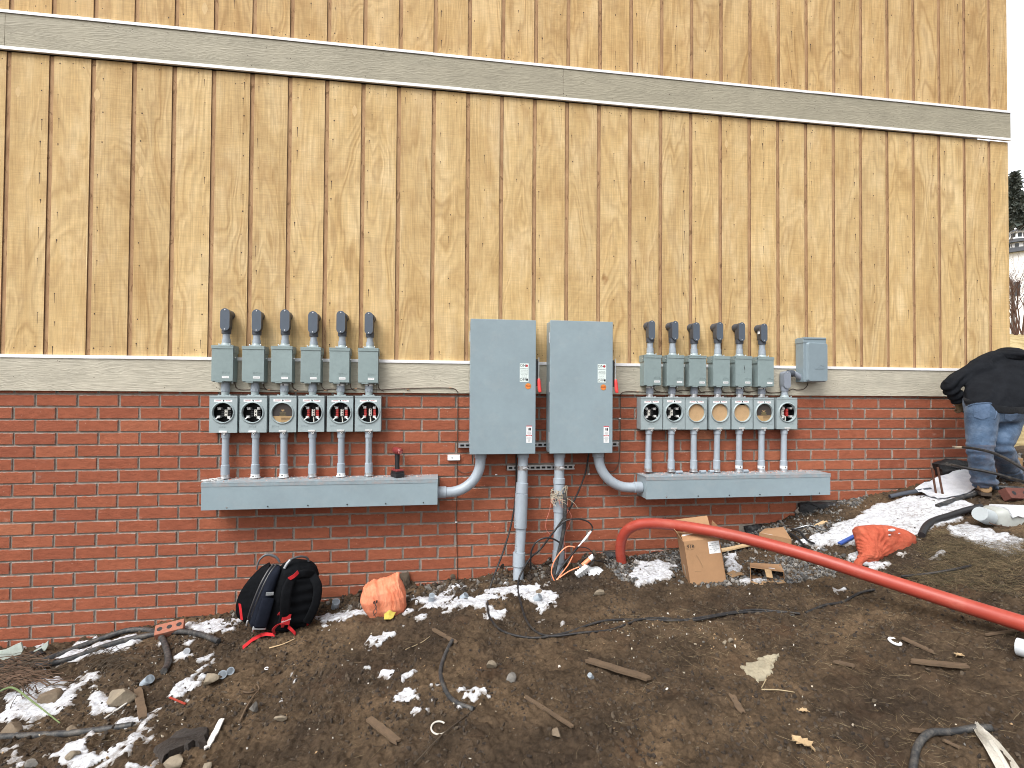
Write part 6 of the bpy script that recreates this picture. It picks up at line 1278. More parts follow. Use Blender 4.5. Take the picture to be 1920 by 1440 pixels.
mb = MB(); mb.tube([P(1084,1025,-.27), P(1068,1045,-.26), P(1053,1064,-.26), P(1040.5,1086,-.27)], .009, 10, sub=6); mb.build('cable_sheath', CABLEC, t)
for i, (pts, lab) in enumerate([([(1078,1026,-.28),(1066,1024.5,-.28),(1055,1031,-.28),(1043,1046,-.28),(1036,1060,-.28),(1034,1074,-.285),(1038,1086,-.29),(1041,1091,-.29)], 'orange wire looping high from the conduit foot'), ([(1074,1042,-.27),(1066,1058,-.275),(1054,1074,-.28),(1042,1089,-.29)], 'orange wire rising straight from the conduit foot'), ([(1086,1063,-.27),(1068,1070.5,-.28),(1052,1081,-.29),(1041,1090,-.29)], 'orange wire running to the white connector block'), ([(1066,1085.5,-.29),(1056,1089,-.29),(1041,1090.5,-.29)], 'orange wire lying lowest at the conduit foot')]): air('orange_wire', pts, .0052, ORGW, lab, group='orange wires at the conduit foot')
air('pink_wire', [(1041,936,-.2),(1035,936.7,-.2),(1033,945,-.2),(1029,962,-.2),(1024,977,-.2),(1024,992,-.2),(1032,1003,-.2)], .0020, PINKW, 'thin pink wire hanging left of the right service conduit', sub=6)
air('pink_wire', [(1052,945,-.2),(1062,952,-.2),(1069,962,-.2),(1071,970,-.2),(1066,986,-.2),(1060,1000,-.2),(1058,1015,-.22),(1061,1030,-.22),(1060,1048,-.22)], .0020, PINKW, 'thin pink wire hanging right of the tied conduit', sub=6)
mb = MB(); c0 = P(1048, 930, -.15)
for k in range(16):
    a0 = random.uniform(0, 6.28); q = [c0+Vector((math.cos(a0+j*.5)*(.062+random.uniform(0, .014)), math.sin(a0+j*.5)*(.060+random.uniform(0, .012)), random.uniform(-.030, .030)+.01*j*random.choice([-1, 1]))) for j in range(8)]
    mb.tube(q, random.choice([.0018, .0022, .003]), 5, random.choice([0, 0, 0, 1]), sub=3)
for k in range(7):
    q = [c0+Vector((random.uniform(-.05, .05), -.07, random.uniform(-.02, .02)))]
    for j in range(4): q.append(q[-1]+Vector((random.uniform(-.03, .045), random.uniform(-.02, .01), random.uniform(-.05, .01))))
    mb.tube(q, .0018, 5, random.choice([0, 2]), sub=4)
tag(one(mb, 'twine_wrap', [BEIGEW, CABLEC, PINKW], 'tangle of beige twine wrapped round the right service conduit', 'twine'), kind='stuff')
air('cable', [(1083.6,1025.5,-.28),(1099,1027,-.28),(1108,1033,-.28),(1113.5,1043,-.28),(1113,1053,-.28),(1106,1061,-.29)], .0045, CABLEC, 'thin black cable arching over the orange splice tube', 'cable')
t = thing('connector_block', 'white plastic connector block in a clear bag at the conduit foot', 'connector', P(1090, 1082, -.27))
B = Matrix.Translation(P(1091,1071,-.28)) @ Matrix.Rotation(-.6, 4, 'Y') @ Matrix.Rotation(.5, 4, 'X')
mb = MB(); mb.box(-.062, .062, -.016, .016, -.024, .020, .003, 0, B); mb.build('block_base', PAPER, t)
for k in range(5):
    mb = MB(); mb.box(-.056+.0235*k, -.040+.0235*k, -.030, .012, -.034, .036, .003, 0, B); mb.build('terminal', PAPER, t)
t = thing('splice_tube', 'orange tube with white end cap lying behind the connector block', 'splice', P(1100, 1056, -.25)); mb = MB(); mb.tube([P(1092,1060,-.26), P(1106,1048,-.25)], .019, 16); mb.build('tube_body', ORGW, t); mb = MB(); mb.tube([P(1105.5,1048.5,-.25), P(1113,1042,-.245)], [.022, .021], 16); mb.build('end_plug', PAPER, t)
rows = []
for i in range(11):
    s_ = i/10; r = []
    for j in range(9):
        w = j/8-.5; p = P(1100+54*s_, 1072+13*s_+(30-16*s_)*w, -.24-.05*abs(w)); p += Vector((0, -.05*math.cos(PI*w)*(1-.5*s_)-.018*math.sin(9*w+5*s_), .012*math.sin(11*s_+6*w))); r.append(p)
    rows.append(r)
mb = MB(); mb.sheet(rows, th=.0015); one(mb, 'polythene_bag', POLY, 'crumpled clear polythene bag on rubble left of the red pipe foot', 'bag')
air('wire', [(1118,1052,-.2),(1132,1050,-.18),(1148,1056,-.15),(1154,1066,-.14),(1150,1076,-.16)], .004, CABLEC, 'thin black wire curling over the polythene bag')

# ------------------------------------------------------------------ cardboard boxes
def panel(mb, a, b, c, d, th=.004, mat=0):
    a, b, c, d = map(Vector, (a, b, c, d)); n = (b-a).cross(d-a).normalized()*th; mb.add([a, b, c, d, a-n, b-n, c-n, d-n], [(0,1,2,3),(7,6,5,4),(0,4,5,1),(1,5,6,2),(2,6,7,3),(3,7,4,0)], mat, .5)
def big_box():
    BLf = G(1294, 1099); BRf = G(1363, 1094); X = (BRf-BLf); W = X.length; X.normalize(); H = .345; Dp = .235
    Yd = Vector((-X.y, X.x, 0)).normalized(); Zu = X.cross(Yd)*1.0; Zu = (Matrix.Rotation(math.radians(-8.5), 3, Yd) @ Vector((0, 0, 1)))
    Zu = (Zu+Yd*.03).normalized(); X = Yd.cross(Zu).normalized()
    t = thing('cardboard_box', 'tall open cardboard box standing on snow behind the red pipe', 'box', BLf); o = BLf+Vector((0, 0, -.012)); pt = lambda x, y, z: o+X*x*W+Yd*y*Dp+Zu*z*H
    mb = MB()
    def pn(a, b, c, d, s): panel(mb, *(pt(*q) for q in ((a, b, c, d) if s else (d, c, b, a))))
    pn((0,0,0),(1,0,0),(1,0,1),(0,0,1), 1); pn((0,1,0),(0,0,0),(0,0,1),(0,1,1), 1); pn((1,0,0),(1,1,0),(1,1,1),(1,0,1), 1); pn((1,1,0),(0,1,0),(0,1,1),(1,1,1), 1); pn((0,1,0),(1,1,0),(1,0,0),(0,0,0), 1)
    mb.build('box_shell', CARD, t)
    for q in ([(0,0,1),(0,1,1),(-.14,.98,1.24),(-.12,.02,1.22)], [(0,1,1),(1,1,1),(1.0,1.25,1.30),(.0,1.2,1.30)], [(1,1,1),(1,0,1),(1.10,.05,1.14),(1.06,.95,1.22)]):
        mb = MB(); panel(mb, *[pt(*p) for p in q]); mb.build('flap', CARD, t)
    mb = MB(); panel(mb, pt(0,0,1), pt(1,0,1), pt(.99,.30,1.09), pt(.02,.42,1.07)); mb.build('flap', CARD, t)
    mb = MB(); panel(mb, pt(.03,.06,.99), pt(.66,.06,1.0), pt(.60,.36,1.08), pt(.06,.40,1.075), .002); mb.build('paper_liner', PAPER, t)
    f = lambda x, z, e=.0012: pt(x, -e/Dp, z)
    mb = MB(); panel(mb, f(.66,.66), f(.965,.66), f(.965,.935), f(.66,.935), .001); lb = mb.build('shipping_label', PAPER, t)
    for k, s_ in enumerate(('SHIP TO', 'METER BANK', 'QTY 01', 'NO 138 92641', '1 OF 1')): text('lettering', s_, .0125, f(.812,.89-.045*k,.0024), INKG, lb, X=X, Z=Zu)
    text('handwriting', '918', .036, f(.165,.865,.0016), INK, t, X=X, Z=Zu, shear=.2)
    mb = MB(); mb.tube([f(.165+.12*math.cos(a), .865+.062*math.sin(a), .0015) for a in [2*PI*k/24 for k in range(25)]], .0012, 5); mb.build('drawn_circle', CARDI, t)
    mb = MB(); mb.tube([f(.30,.66,.001), f(.38,.50,.001), f(.42,.38,.001)], .0022, 5); mb.tube([f(.14,.30,.001), f(.36,.29,.001)], .0015, 5); mb.build('scuff_mark', CARDI, t)
    s = lambda y, z: pt(-.004, y, z); mb = MB(); panel(mb, s(.62,.10), s(.40,.10), s(.40,.34), s(.62,.34), .001); mb.build('tape_piece', M('packing_tape', (.46,.36,.26), .3), t)
big_box()
def flat_box():
    t = None; a = G(1425, 1011); b = G(1484, 1014); c = P(1469, 988, -.12); d = P(1430, 989, -.10); z0 = a.z+.085
    top = [Vector((P(1426,997,a.y).x, a.y, P(1426,998,a.y).z)), Vector((P(1484,1011,b.y).x, b.y, P(1484,1011,b.y).z)), c, d]
    top = [P(1424,999,-.42), P(1484,1011,-.45), P(1469,988,-.20), P(1434,991,-.18)]
    t = thing('cardboard_box', 'closed flat cardboard box with a white and blue label, behind the red pipe', 'box', G(1455,1015)); mb = MB(); h = Vector((0, 0, -.11)); bot = [p+h for p in top]
    panel(mb, *top, .004); 
    for i in range(4): panel(mb, bot[i], bot[(i+1) % 4], top[(i+1) % 4], top[i], .004)
    mb.build('box_shell', CARD, t); f = lambda x, y: (top[0].lerp(top[1], x)).lerp(top[3].lerp(top[2], x), y)+Vector((0, 0, .0015)); mb = MB(); panel(mb, f(.05,.03), f(.42,.03), f(.40,.36), f(.02,.36), .001); lb = mb.build('shipping_label', PAPER, t)
    mb = MB(); e = Vector((0, 0, .001)); panel(mb, f(.20,.12)+e, f(.33,.12)+e, f(.31,.30)+e, f(.18,.30)+e, .0006); mb.build('blue_print', M('blue_ink', (.10,.14,.32), .6), lb)
flat_box()
def torn_box():
    t = thing('cardboard_box', 'small torn cardboard box lying open toward the camera on gravel', 'box', G(1437, 1090)); A = [P(1406,1063,-.92), P(1470,1072,-.98), P(1464,1058,-.72), P(1406,1055,-.68)]
    lo = [Vector((p.x, p.y, float(gfull(p.x, p.y))+.006)) for p in [P(1408,1086,-.92), P(1470,1092,-.98), P(1464,1075,-.72), P(1408,1072,-.68)]]
    for p, q in zip(lo, A): p.x, p.y = q.x+.006, q.y
    mb = MB(); panel(mb, A[0], A[1], A[2], A[3]); panel(mb, lo[3], lo[2], lo[1], lo[0]); panel(mb, lo[0], A[0], A[3], lo[3]); panel(mb, lo[1], lo[2], A[2], A[1]); panel(mb, lo[2], lo[3], A[3], A[2]); mb.build('box_shell', CARD, t)
    f = lambda x, y, e=.0015: A[0].lerp(A[1], x).lerp(A[3].lerp(A[2], x), y)+Vector((0, 0, e))
    mb = MB(); panel(mb, f(.42,.0), f(.62,.0), f(.62,-.02)+Vector((0, -.02, -.055)), f(.44,-.02)+Vector((0, -.02, -.055))); mb.build('tuck_flap', CARDL, t)
    mb = MB(); panel(mb, f(.38,.18), f(.76,.18), f(.64,.70), f(.34,.70), .001); lb = mb.build('shipping_label', PAPER, t); mb = MB(); panel(mb, f(.48,.30,.0025), f(.66,.30,.0025), f(.60,.58,.0025), f(.45,.58,.0025), .0005); mb.build('grey_print', M('grey_blue_ink', (.22,.25,.32), .6), lb)
    mb = MB(); panel(mb, lo[0]+Vector((0, 0, .002)), lo[1]+Vector((0, 0, .002)), lo[1]+Vector((.0, -.05, -.004)), lo[0]+Vector((.03, -.05, -.004))); mb.build('flap', CARDI, t)
torn_box()
mb = MB(); a = G(1362,1082,.01); mb.sheet([[a+Vector((.0, 0, .015)), a+Vector((.07, .02, .03)), a+Vector((.14, .0, .015))], [a+Vector((.01, -.07, .008)), a+Vector((.08, -.06, .02)), a+Vector((.17, -.05, .006))]], th=.004); one(mb, 'cardboard_scrap', CARDI, 'flat cardboard scrap sticking out at the foot of the tall box', 'cardboard')

# ------------------------------------------------------------------ backpack
def backpack():
    base = G(520, 1190); base.y = -.40; base.z = float(gfull(base.x, base.y)); s = ppm(base)
    t = thing('backpack', 'black tool backpack with red straps and open flap leaning against the brick', 'backpack', base)
    Rz = Matrix.Rotation(math.radians(24), 4, 'Z')            # its strap side turned to the right
    Mx = Matrix.Translation(base) @ Matrix.Rotation(math.radians(13), 4, 'Y') @ Matrix.Rotation(math.radians(-7), 4, 'X') @ Rz @ Matrix.Diagonal((.80, .82, .88, 1))
    V = lambda x, y, z: Mx @ Vector((x, y, z)); R3 = Mx.to_3x3()
    A = lambda x, y, z: R3 @ Vector((x, y, z))
    # local: x along the strap face (camera facing, to the right), y into the bag, z up
    def lf(mb, secs, p=3.2, n=36, mat=0): mb.loft([(V(cx, cy, z), A(hx, 0, 0), A(0, hy, 0), p) for (cx, cy, z, hx, hy) in secs], n, mat)
    mb = MB(); lf(mb, [(.02,.02,.005,.15,.10),(.02,.02,.02,.195,.14),(.02,.02,.10,.21,.155),(.02,.02,.28,.212,.155),(.025,.02,.40,.205,.145),(.03,.025,.49,.185,.13),(.035,.03,.545,.15,.10),(.035,.03,.575,.10,.06),(.035,.03,.583,.03,.02)])
    solid(mb, .010, 3, 'main_compartment', NYLON, t, lambda c: .006*(fbm(c[:, 0]*14+c[:, 1]*9, c[:, 2]*12, 3, 3)-.5)*2)
    mb = MB(); lf(mb, [(-.225,.01,.02,.05,.10),(-.235,.01,.06,.068,.125),(-.235,.01,.20,.070,.13),(-.225,.01,.34,.062,.125),(-.205,.015,.45,.05,.11),(-.18,.02,.51,.03,.08),(-.17,.02,.525,.01,.03)], 2.8)
    solid(mb, .009, 3, 'front_compartment', NAVY, t, lambda c: .005*(fbm(c[:, 0]*16+c[:, 1]*12, c[:, 2]*14, 4, 3)-.5)*2)
    # the unzipped flap falling away to the left, red lining and a wine coloured panel inside
    mb = MB(); pr = [(-.25,.0),(-.33,.02),(-.40,.10)]
    rows = []
    for i in range(13):
        k = i/12; z = .04+.46*k; b = math.sin(PI*min(1, k*1.02))**.55; r = []
        for j in range(7): q = j/6; r.append(V(-.285-.165*b*q*(1.10-.35*k)+.07*k, .09+.08*q, z-.03*q+.02*k*q))
        rows.append(r)
    mb.sheet(rows, th=.022); mb.build('open_flap', NYLON, t)
    mb = MB(); mb.tube([rows[i][6]+A(0, -.004, 0) for i in range(13)], .006, 8, sub=3); mb.build('flap_piping', M('dark_grey_piping', (.05,.052,.056), .5), t)
    mb = MB(); mb.sheet([[V(-.305+.06*k, .085-.07*q, .10+.34*k) for q in (0, .5, 1)] for k in [i/8 for i in range(9)]], th=.004); mb.build('red_lining', cloth_mat('wine_lining', (.07,.012,.018), (.13,.02,.03), 20), t)
    mb = MB(); mb.sheet([[V(-.288+.03*k, .0-.055*q, .24+.13*k) for q in (0, .5, 1)] for k in (0, .5, 1)], th=.004); mb.build('inner_pocket', cloth_mat('plum_pocket', (.055,.028,.055), (.10,.05,.095), 30), t)
    for xx, c in ((-.300, 0), (-.272, 1)):
        mb = MB(); mb.tube([V(xx-.01, -.015-.03*c, .03), V(xx-.025, -.06, .14), V(xx-.02, -.075, .26), V(xx, -.06, .38), V(xx+.04, -.02, .48), V(xx+.08, .02, .53)], .0075, 8, sub=5); mb.build('zipper', M('zip_tape_%d' % c, (.03,.03,.033), .35), t)
    for x, y, z in ((-.318, -.035, .055), (-.262, -.085, .02)):
        mb = MB(); mb.tube([V(x, y, z+.05), V(x, y-.006, z+.012), V(x, y-.006, z-.02)], [.004, .0075, .006], 8, sub=3); mb.build('zip_pull', ZINC, t)
    mb = MB(); lf(mb, [(-.215,-.115,.04,.045,.012),(-.215,-.125,.06,.055,.024),(-.215,-.13,.18,.055,.026),(-.212,-.122,.27,.052,.016),(-.212,-.115,.285,.05,.008)], 3); mb.build('side_pocket', NAVY, t)
    mb = MB(); lf(mb, [(-.218,-.124,.034,.056,.012),(-.218,-.125,.046,.057,.013)], 3); mb.build('reflective_band', SILV, t)
    o = V(-.215, -.137, .325); mb = MB(); mb.box(-.033, .033, -.003, .003, -.013, .013, .001, 0, Matrix.Translation(o) @ R3.to_4x4() @ Matrix.Rotation(-.10, 4, 'Y')); lb = mb.build('name_tag', SILV, t); text('lettering', 'TOOLS', .016, o-A(0, .0036, 0), INKG, lb, X=A(1, 0, .1), Z=A(-.1, 0, 1))
    # padded back and the two shoulder straps
    mb = MB(); lf(mb, [(.055,-.145,.07,.125,.02),(.055,-.155,.12,.14,.03),(.055,-.158,.30,.14,.03),(.055,-.145,.45,.125,.022),(.055,-.13,.49,.10,.01)], 3); solid(mb, .008, 3, 'back_padding', NYLON, t, lambda c: .004*np.sin(c[:, 2]*85))
    def strap(name, pts, w, th):
        q = [V(*p) for p in pts]; mb = MB(); n = len(q); secs = []
        fine = []
        for i in range(n-1):
            a, b, c_, d = q[max(i-1, 0)], q[i], q[i+1], q[min(i+2, n-1)]
            for k in range(6): u = k/6; fine.append(.5*((2*b)+(c_-a)*u+(2*a-5*b+4*c_-d)*u*u+(3*b-a-3*c_+d)*u**3))
        fine.append(q[-1]); up = A(0, -1, 0)
        for i, p in enumerate(fine):
            tg = (fine[min(i+1, len(fine)-1)]-fine[max(i-1, 0)]).normalized(); sd_ = tg.cross(up).normalized(); nn = sd_.cross(tg); e = 1-.06*abs(math.sin(i*1.15)); secs.append((p, sd_*w*e, nn*th*e, 3))
        mb.loft(secs, 18); return mb.build(name, NYLON, t)
    strap('shoulder_strap', [(-.055,-.15,.475),(-.095,-.215,.40),(-.085,-.235,.30),(-.055,-.225,.19),(-.03,-.20,.12)], .037, .014)
    strap('shoulder_strap', [(.115,-.13,.50),(.175,-.205,.43),(.195,-.225,.31),(.185,-.215,.20),(.17,-.19,.12)], .034, .014)
    strap('top_yoke', [(-.06,-.15,.475),(.03,-.165,.515),(.12,-.14,.505)], .03, .012)
    # maker's patch, red tabs and webbing
    o = V(-.036, -.235, .150); Mt = Matrix.Translation(o) @ R3.to_4x4() @ Matrix.Rotation(-.08, 4, 'Y'); mb = MB(); mb.box(-.038, .038, -.003, .003, -.042, .042, .002, 0, Mt); lb = mb.build('logo_patch', REDW, t)
    text('lettering', 'Milwaukee', .0165, o-A(0, .0036, 0)+A(0, 0, -.006), PAPER, lb, X=A(1, 0, .42), Z=A(-.42, 0, 1), shear=.25)
    def web(pts, w, name='red_strap'):
        q = [V(*p) for p in pts]; mb = MB(); fine = []; n = len(q)
        for i in range(n-1):
            a, b, c_, d = q[max(i-1, 0)], q[i], q[i+1], q[min(i+2, n-1)]
            for k in range(6): u = k/6; fine.append(.5*((2*b)+(c_-a)*u+(2*a-5*b+4*c_-d)*u*u+(3*b-a-3*c_+d)*u**3))
        fine.append(q[-1]); rows = []
        for i, p in enumerate(fine):
            sd_ = A(*w); rows.append([p-sd_, p, p+sd_])
        mb.sheet(rows, th=.003); return mb.build(name, REDW, t)
    web([(-.10,-.19,.465),(-.06,-.205,.50),(-.03,-.19,.53)], (.010, 0, -.012)); web([(-.085,-.215,.215),(-.10,-.225,.205),(-.104,-.21,.18)], (.012, 0, .0), 'red_tab')
    web([(-.09,-.19,.02),(-.12,-.235,.07),(-.10,-.26,.115),(-.06,-.25,.125),(-.05,-.235,.09)], (.014, .006, 0)); web([(.01,-.20,.085),(.04,-.23,.07),(.075,-.24,.045),(.085,-.23,.025)], (.0, 0, .014)); web([(.20,-.10,.06),(.215,-.12,.12),(.222,-.13,.18)], (.010, -.01, 0)); web([(-.36,.02,.06),(-.385,.03,.12),(-.41,.05,.18)], (.010, -.008, 0))
    q0 = V(-.09, -.20, .015); e = G(455, 1216, .012); mid = G(490, 1198, .015); rows = []
    for p in [q0, q0.lerp(mid, .6)+Vector((0, -.01, .012)), mid, mid.lerp(e, .5)+Vector((0, 0, .01)), e]: rows.append([p+Vector((-.006, .014, .006)), p, p+Vector((.006, -.014, -.006))])
    mb = MB(); mb.sheet(rows, th=.003); mb.build('red_strap', REDW, t)
    mb = MB(); mb.tube([V(-.12, -.05, .535), V(-.11, -.055, .585), V(-.03, -.05, .625), V(.05, -.03, .62), V(.085, -.02, .585)], .0085, 10, sub=6); mb.build('carry_handle', M('grey_handle', (.085,.09,.098), .5), t)
    mb = MB(); mb.tube([V(-.13, -.055, .52), V(-.12, -.06, .56), V(-.10, -.06, .595)], .010, 8, sub=4); mb.build('handle_clip', SILV, t)
    mb = MB(); mb.tube([V(-.33, .15, .44), V(-.33, .155, .52), V(-.28, .15, .575), V(-.20, .12, .57), V(-.15, .10, .53)], [.006, .007, .010, .010, .007], 8, sub=5); mb.build('flap_handle', bpy.data.materials['grey_handle'], t)
backpack()

# ------------------------------------------------------------------ orange bags
def orange_bag():
    c = G(720, 1158); c.y -= .0; s = ppm(c); t = thing('orange_bag', 'bright orange woven bag slumped on snow beside the brick, yellow lining showing', 'bag', c)
    y = c.y+.10; q = lambda u, v, dy=0: P(u, v, y+dy); mb = MB(); secs = []
    for (ul, vl, ur, vr, dp) in [(700,1160,750,1160,.06),(690,1152,758,1150,.09),(683,1140,763,1134,.115),(678,1124,762,1112,.125),(678,1110,756,1096,.115),(681,1099,751,1086,.085),(688,1094,749,1080,.05),(700,1089,750,1075,.028),(716,1084,750,1072,.018)]:
        a, b = q(ul, vl), q(ur, vr); secs.append(((a+b)/2, (b-a)/2, Vector((0, -dp, 0)), 2.9))
    def wr(tv, w): return .022*math.sin(w*7+3*math.sin(w*2)+2*tv)*(.3+tv)+.07*(float(fbm(w*1.7+2*tv, tv*2.5+3, 2, 3))-.5)
    mb.loft(secs, 72, wr=wr); solid(mb, .0055, 1, 'bag_body', ORGB, t, lambda co: 0.0135*(np.abs(fbm((co[:, 0]-c.x+.30*(co[:, 2]-c.z))*26+4*co[:, 1], co[:, 2]*3.2, 2, 3)-.5)*4-.5)*np.clip((co[:, 2]-c.z)/.10, .3, 1)+.010*(fbm(co[:, 0]*9, co[:, 2]*9, 5, 2)-.5))
    rows = []; fz = y-.150
    for i in range(5):
        k = i/4; rows.append([P(720+22*j/4-5*(1-k)*(j/4), 1161-18*k+4*abs(j-2)*k-3*(j == 4), fz-.03*(1-k)-.015*math.sin(PI*j/4)*(1-k)+.03*k) for j in range(5)])
    mb = MB(); mb.sheet(rows, th=.003); mb.build('yellow_lining', YEL, t)
    for u, v in ((701,1130),(706,1128.5)):
        p = P(u, v, fz+.002); mb = MB(); mb.tube([p+Vector((0, .02, 0)), p+Vector((0, -.006, 0))], .006, 10); mb.build('eyelet', BLK, t)
    mb = MB(); mb.tube([P(705,1129,fz-.006), P(703,1138,fz-.01), P(707,1146,fz-.012), P(700,1154,fz-.012)], .0025, 6, sub=5); mb.tube([P(701,1130,fz-.006), P(706,1139,fz-.01), P(700,1147,fz-.012), P(704,1156,fz-.014)], .0025, 6, sub=5); mb.build('tie_string', CABLEG, t)
orange_bag()
def sandbag():
    c = G(1660, 1050); c.z += .0; t = thing('sandbag', 'red-orange woven sandbag tied at its neck, lying in snow beyond the red pipe', 'sandbag', c)
    y = c.y+.16; mb = MB(); secs = []
    for (u0, v0, u1, v1, dp, dy) in [(1613,1041,1624,1058,.03,-.12),(1620,1036,1636,1058,.045,-.10),(1618,1016,1648,1056,.07,-.05),(1613,996,1664,1056,.10,0),(1611,986,1680,1053,.125,.02),(1640,985,1696,1046,.135,.03),(1665,986,1707,1036,.115,.03),(1690,994,1712,1024,.06,.03),(1704,1004,1713,1014,.015,.03)]:
        a, b = P(u0, v0, y+dy), P(u1, v1, y+dy); secs.append(((a+b)/2, (b-a)/2, Vector((.03, -dp, .02)), 2.2))
    mb.loft(secs, 60, wr=lambda tv, w: .04*math.sin(w*8+2)*max(0, 1-tv*1.3)+.02*math.sin(w*13+9*tv)*max(0, 1-tv))
    solid(mb, .008, 3, 'bag_body', ORGR, t, lambda co: .010*(fbm(co[:, 0]*11, co[:, 2]*11, 3, 3)-.5)*2+.0045*np.sin(2.5*fbm(co[:, 0]*7, co[:, 2]*7, 6, 2)+np.arctan2(co[:, 2]-c.z-.02, co[:, 0]-P(1618, 1048, y).x)*26)*np.clip(1-(co[:, 0]-P(1618, 1048, y).x)/.22, 0, 1))
    k = P(1628, 1048, y-.12); mb = MB(); mb.tube([P(1622,1047,y-.17), P(1612,1052,y-.19), P(1608,1060,y-.19)], [.020, .026, .030], 14, sub=3); mb.build('tied_neck', ORGR, t)
    mb = MB()
    for (u, v, w) in ((1672,994,16),(1686,1000,5),(1668,1003,7)): p = P(u, v, y-.105); mb.ball(p, w/ppm(p)/2, 8, sc=(1, .25, .35))
    mb.build('snow_crust', SNOWC, t)
sandbag()

# ------------------------------------------------------------------ grey plastic case lying at the right
c = G(1884, 996); t = thing('plastic_case', 'grey plastic housing lying on its side with snow on top, at the photo edge', 'plastic housing', c); y = c.y+.14; mb = MB()
secs = []
for (u, vt, vb, dp) in [(1853,962,978,.04),(1857,954,986,.075),(1866,950,992,.10),(1885,949.5,996,.11),(1930,951,1003,.115),(1985,955,1010,.11),(2004,962,1006,.07)]:
    a, b = P(u, vt, y), P(u, vb, y); secs.append(((a+b)/2, Vector((0, -dp, 0)), (a-b)/2, 4))
mb.loft(secs, 40); mb.build('case_body', M('grey_plastic_case', (.40,.42,.40), .45, var=.06, scale=8, dirt=(.28,.26,.22), dirt_amt=.3), t)
mb = MB(); a, b = P(1853,970,y-.02), P(1837,963,y-.04); mb.tube([a, b], [.062, .055], 18); mb.build('case_neck', M('pale_blue_plastic', (.46,.51,.53), .4, var=.06), t)
mb = MB(); mb.tube([P(1855,980,y-.085), P(1870,985,y-.118), P(1930,995,y-.13), P(1990,1003,y-.12)], .004, 6, sub=4); mb.build('seam_line', SEAM_AND_SHADE, t)
rows = []
for i in range(15):
    k = i/14; rows.append([P(1868+120*k, 949+4*k, y)+Vector((0, -.105*j/6, .006-.10*max(0, j/6-.75)**1.2*(1+1.5*float(fbm(i*.9, j*.3, 3, 2))))) for j in range(-3, 8)])
mb = MB(); mb.sheet(rows, th=.012); mb.build('snow_cap', SNOWC, t)
# red pipe and kerb beyond the corner, clay coloured pipe end by the worker
a = P(1860, 815, 1.6); b = P(2100, 818, 1.6); mb = MB(); mb.tube([a, b], .05, 16); one(mb, 'red_pipe', REDPIPE, 'red pipe lying on the ground behind the legs of the worker', 'pipe')
a = P(1850, 800, 2.6); mb = MB(); z = float(gh(a.x, a.y)); mb.box(a.x, a.x+9, a.y-.1, a.y+.15, z-.3, max(z+.14, P(1900, 796, 2.6).z), .02); one(mb, 'kerb', CONC, 'grey concrete kerb beyond the corner of the building', 'kerb')
a = P(1918, 884, -.25); mb = MB(); mb.pipe([a+Vector((-.02, -.06, -.02)), a+Vector((.28, .10, -.03))], .085, .012, 20); one(mb, 'clay_pipe', M('terracotta_plastic', (.30,.095,.06), .5), 'dull red wide pipe end beside the boots of the worker', 'pipe')
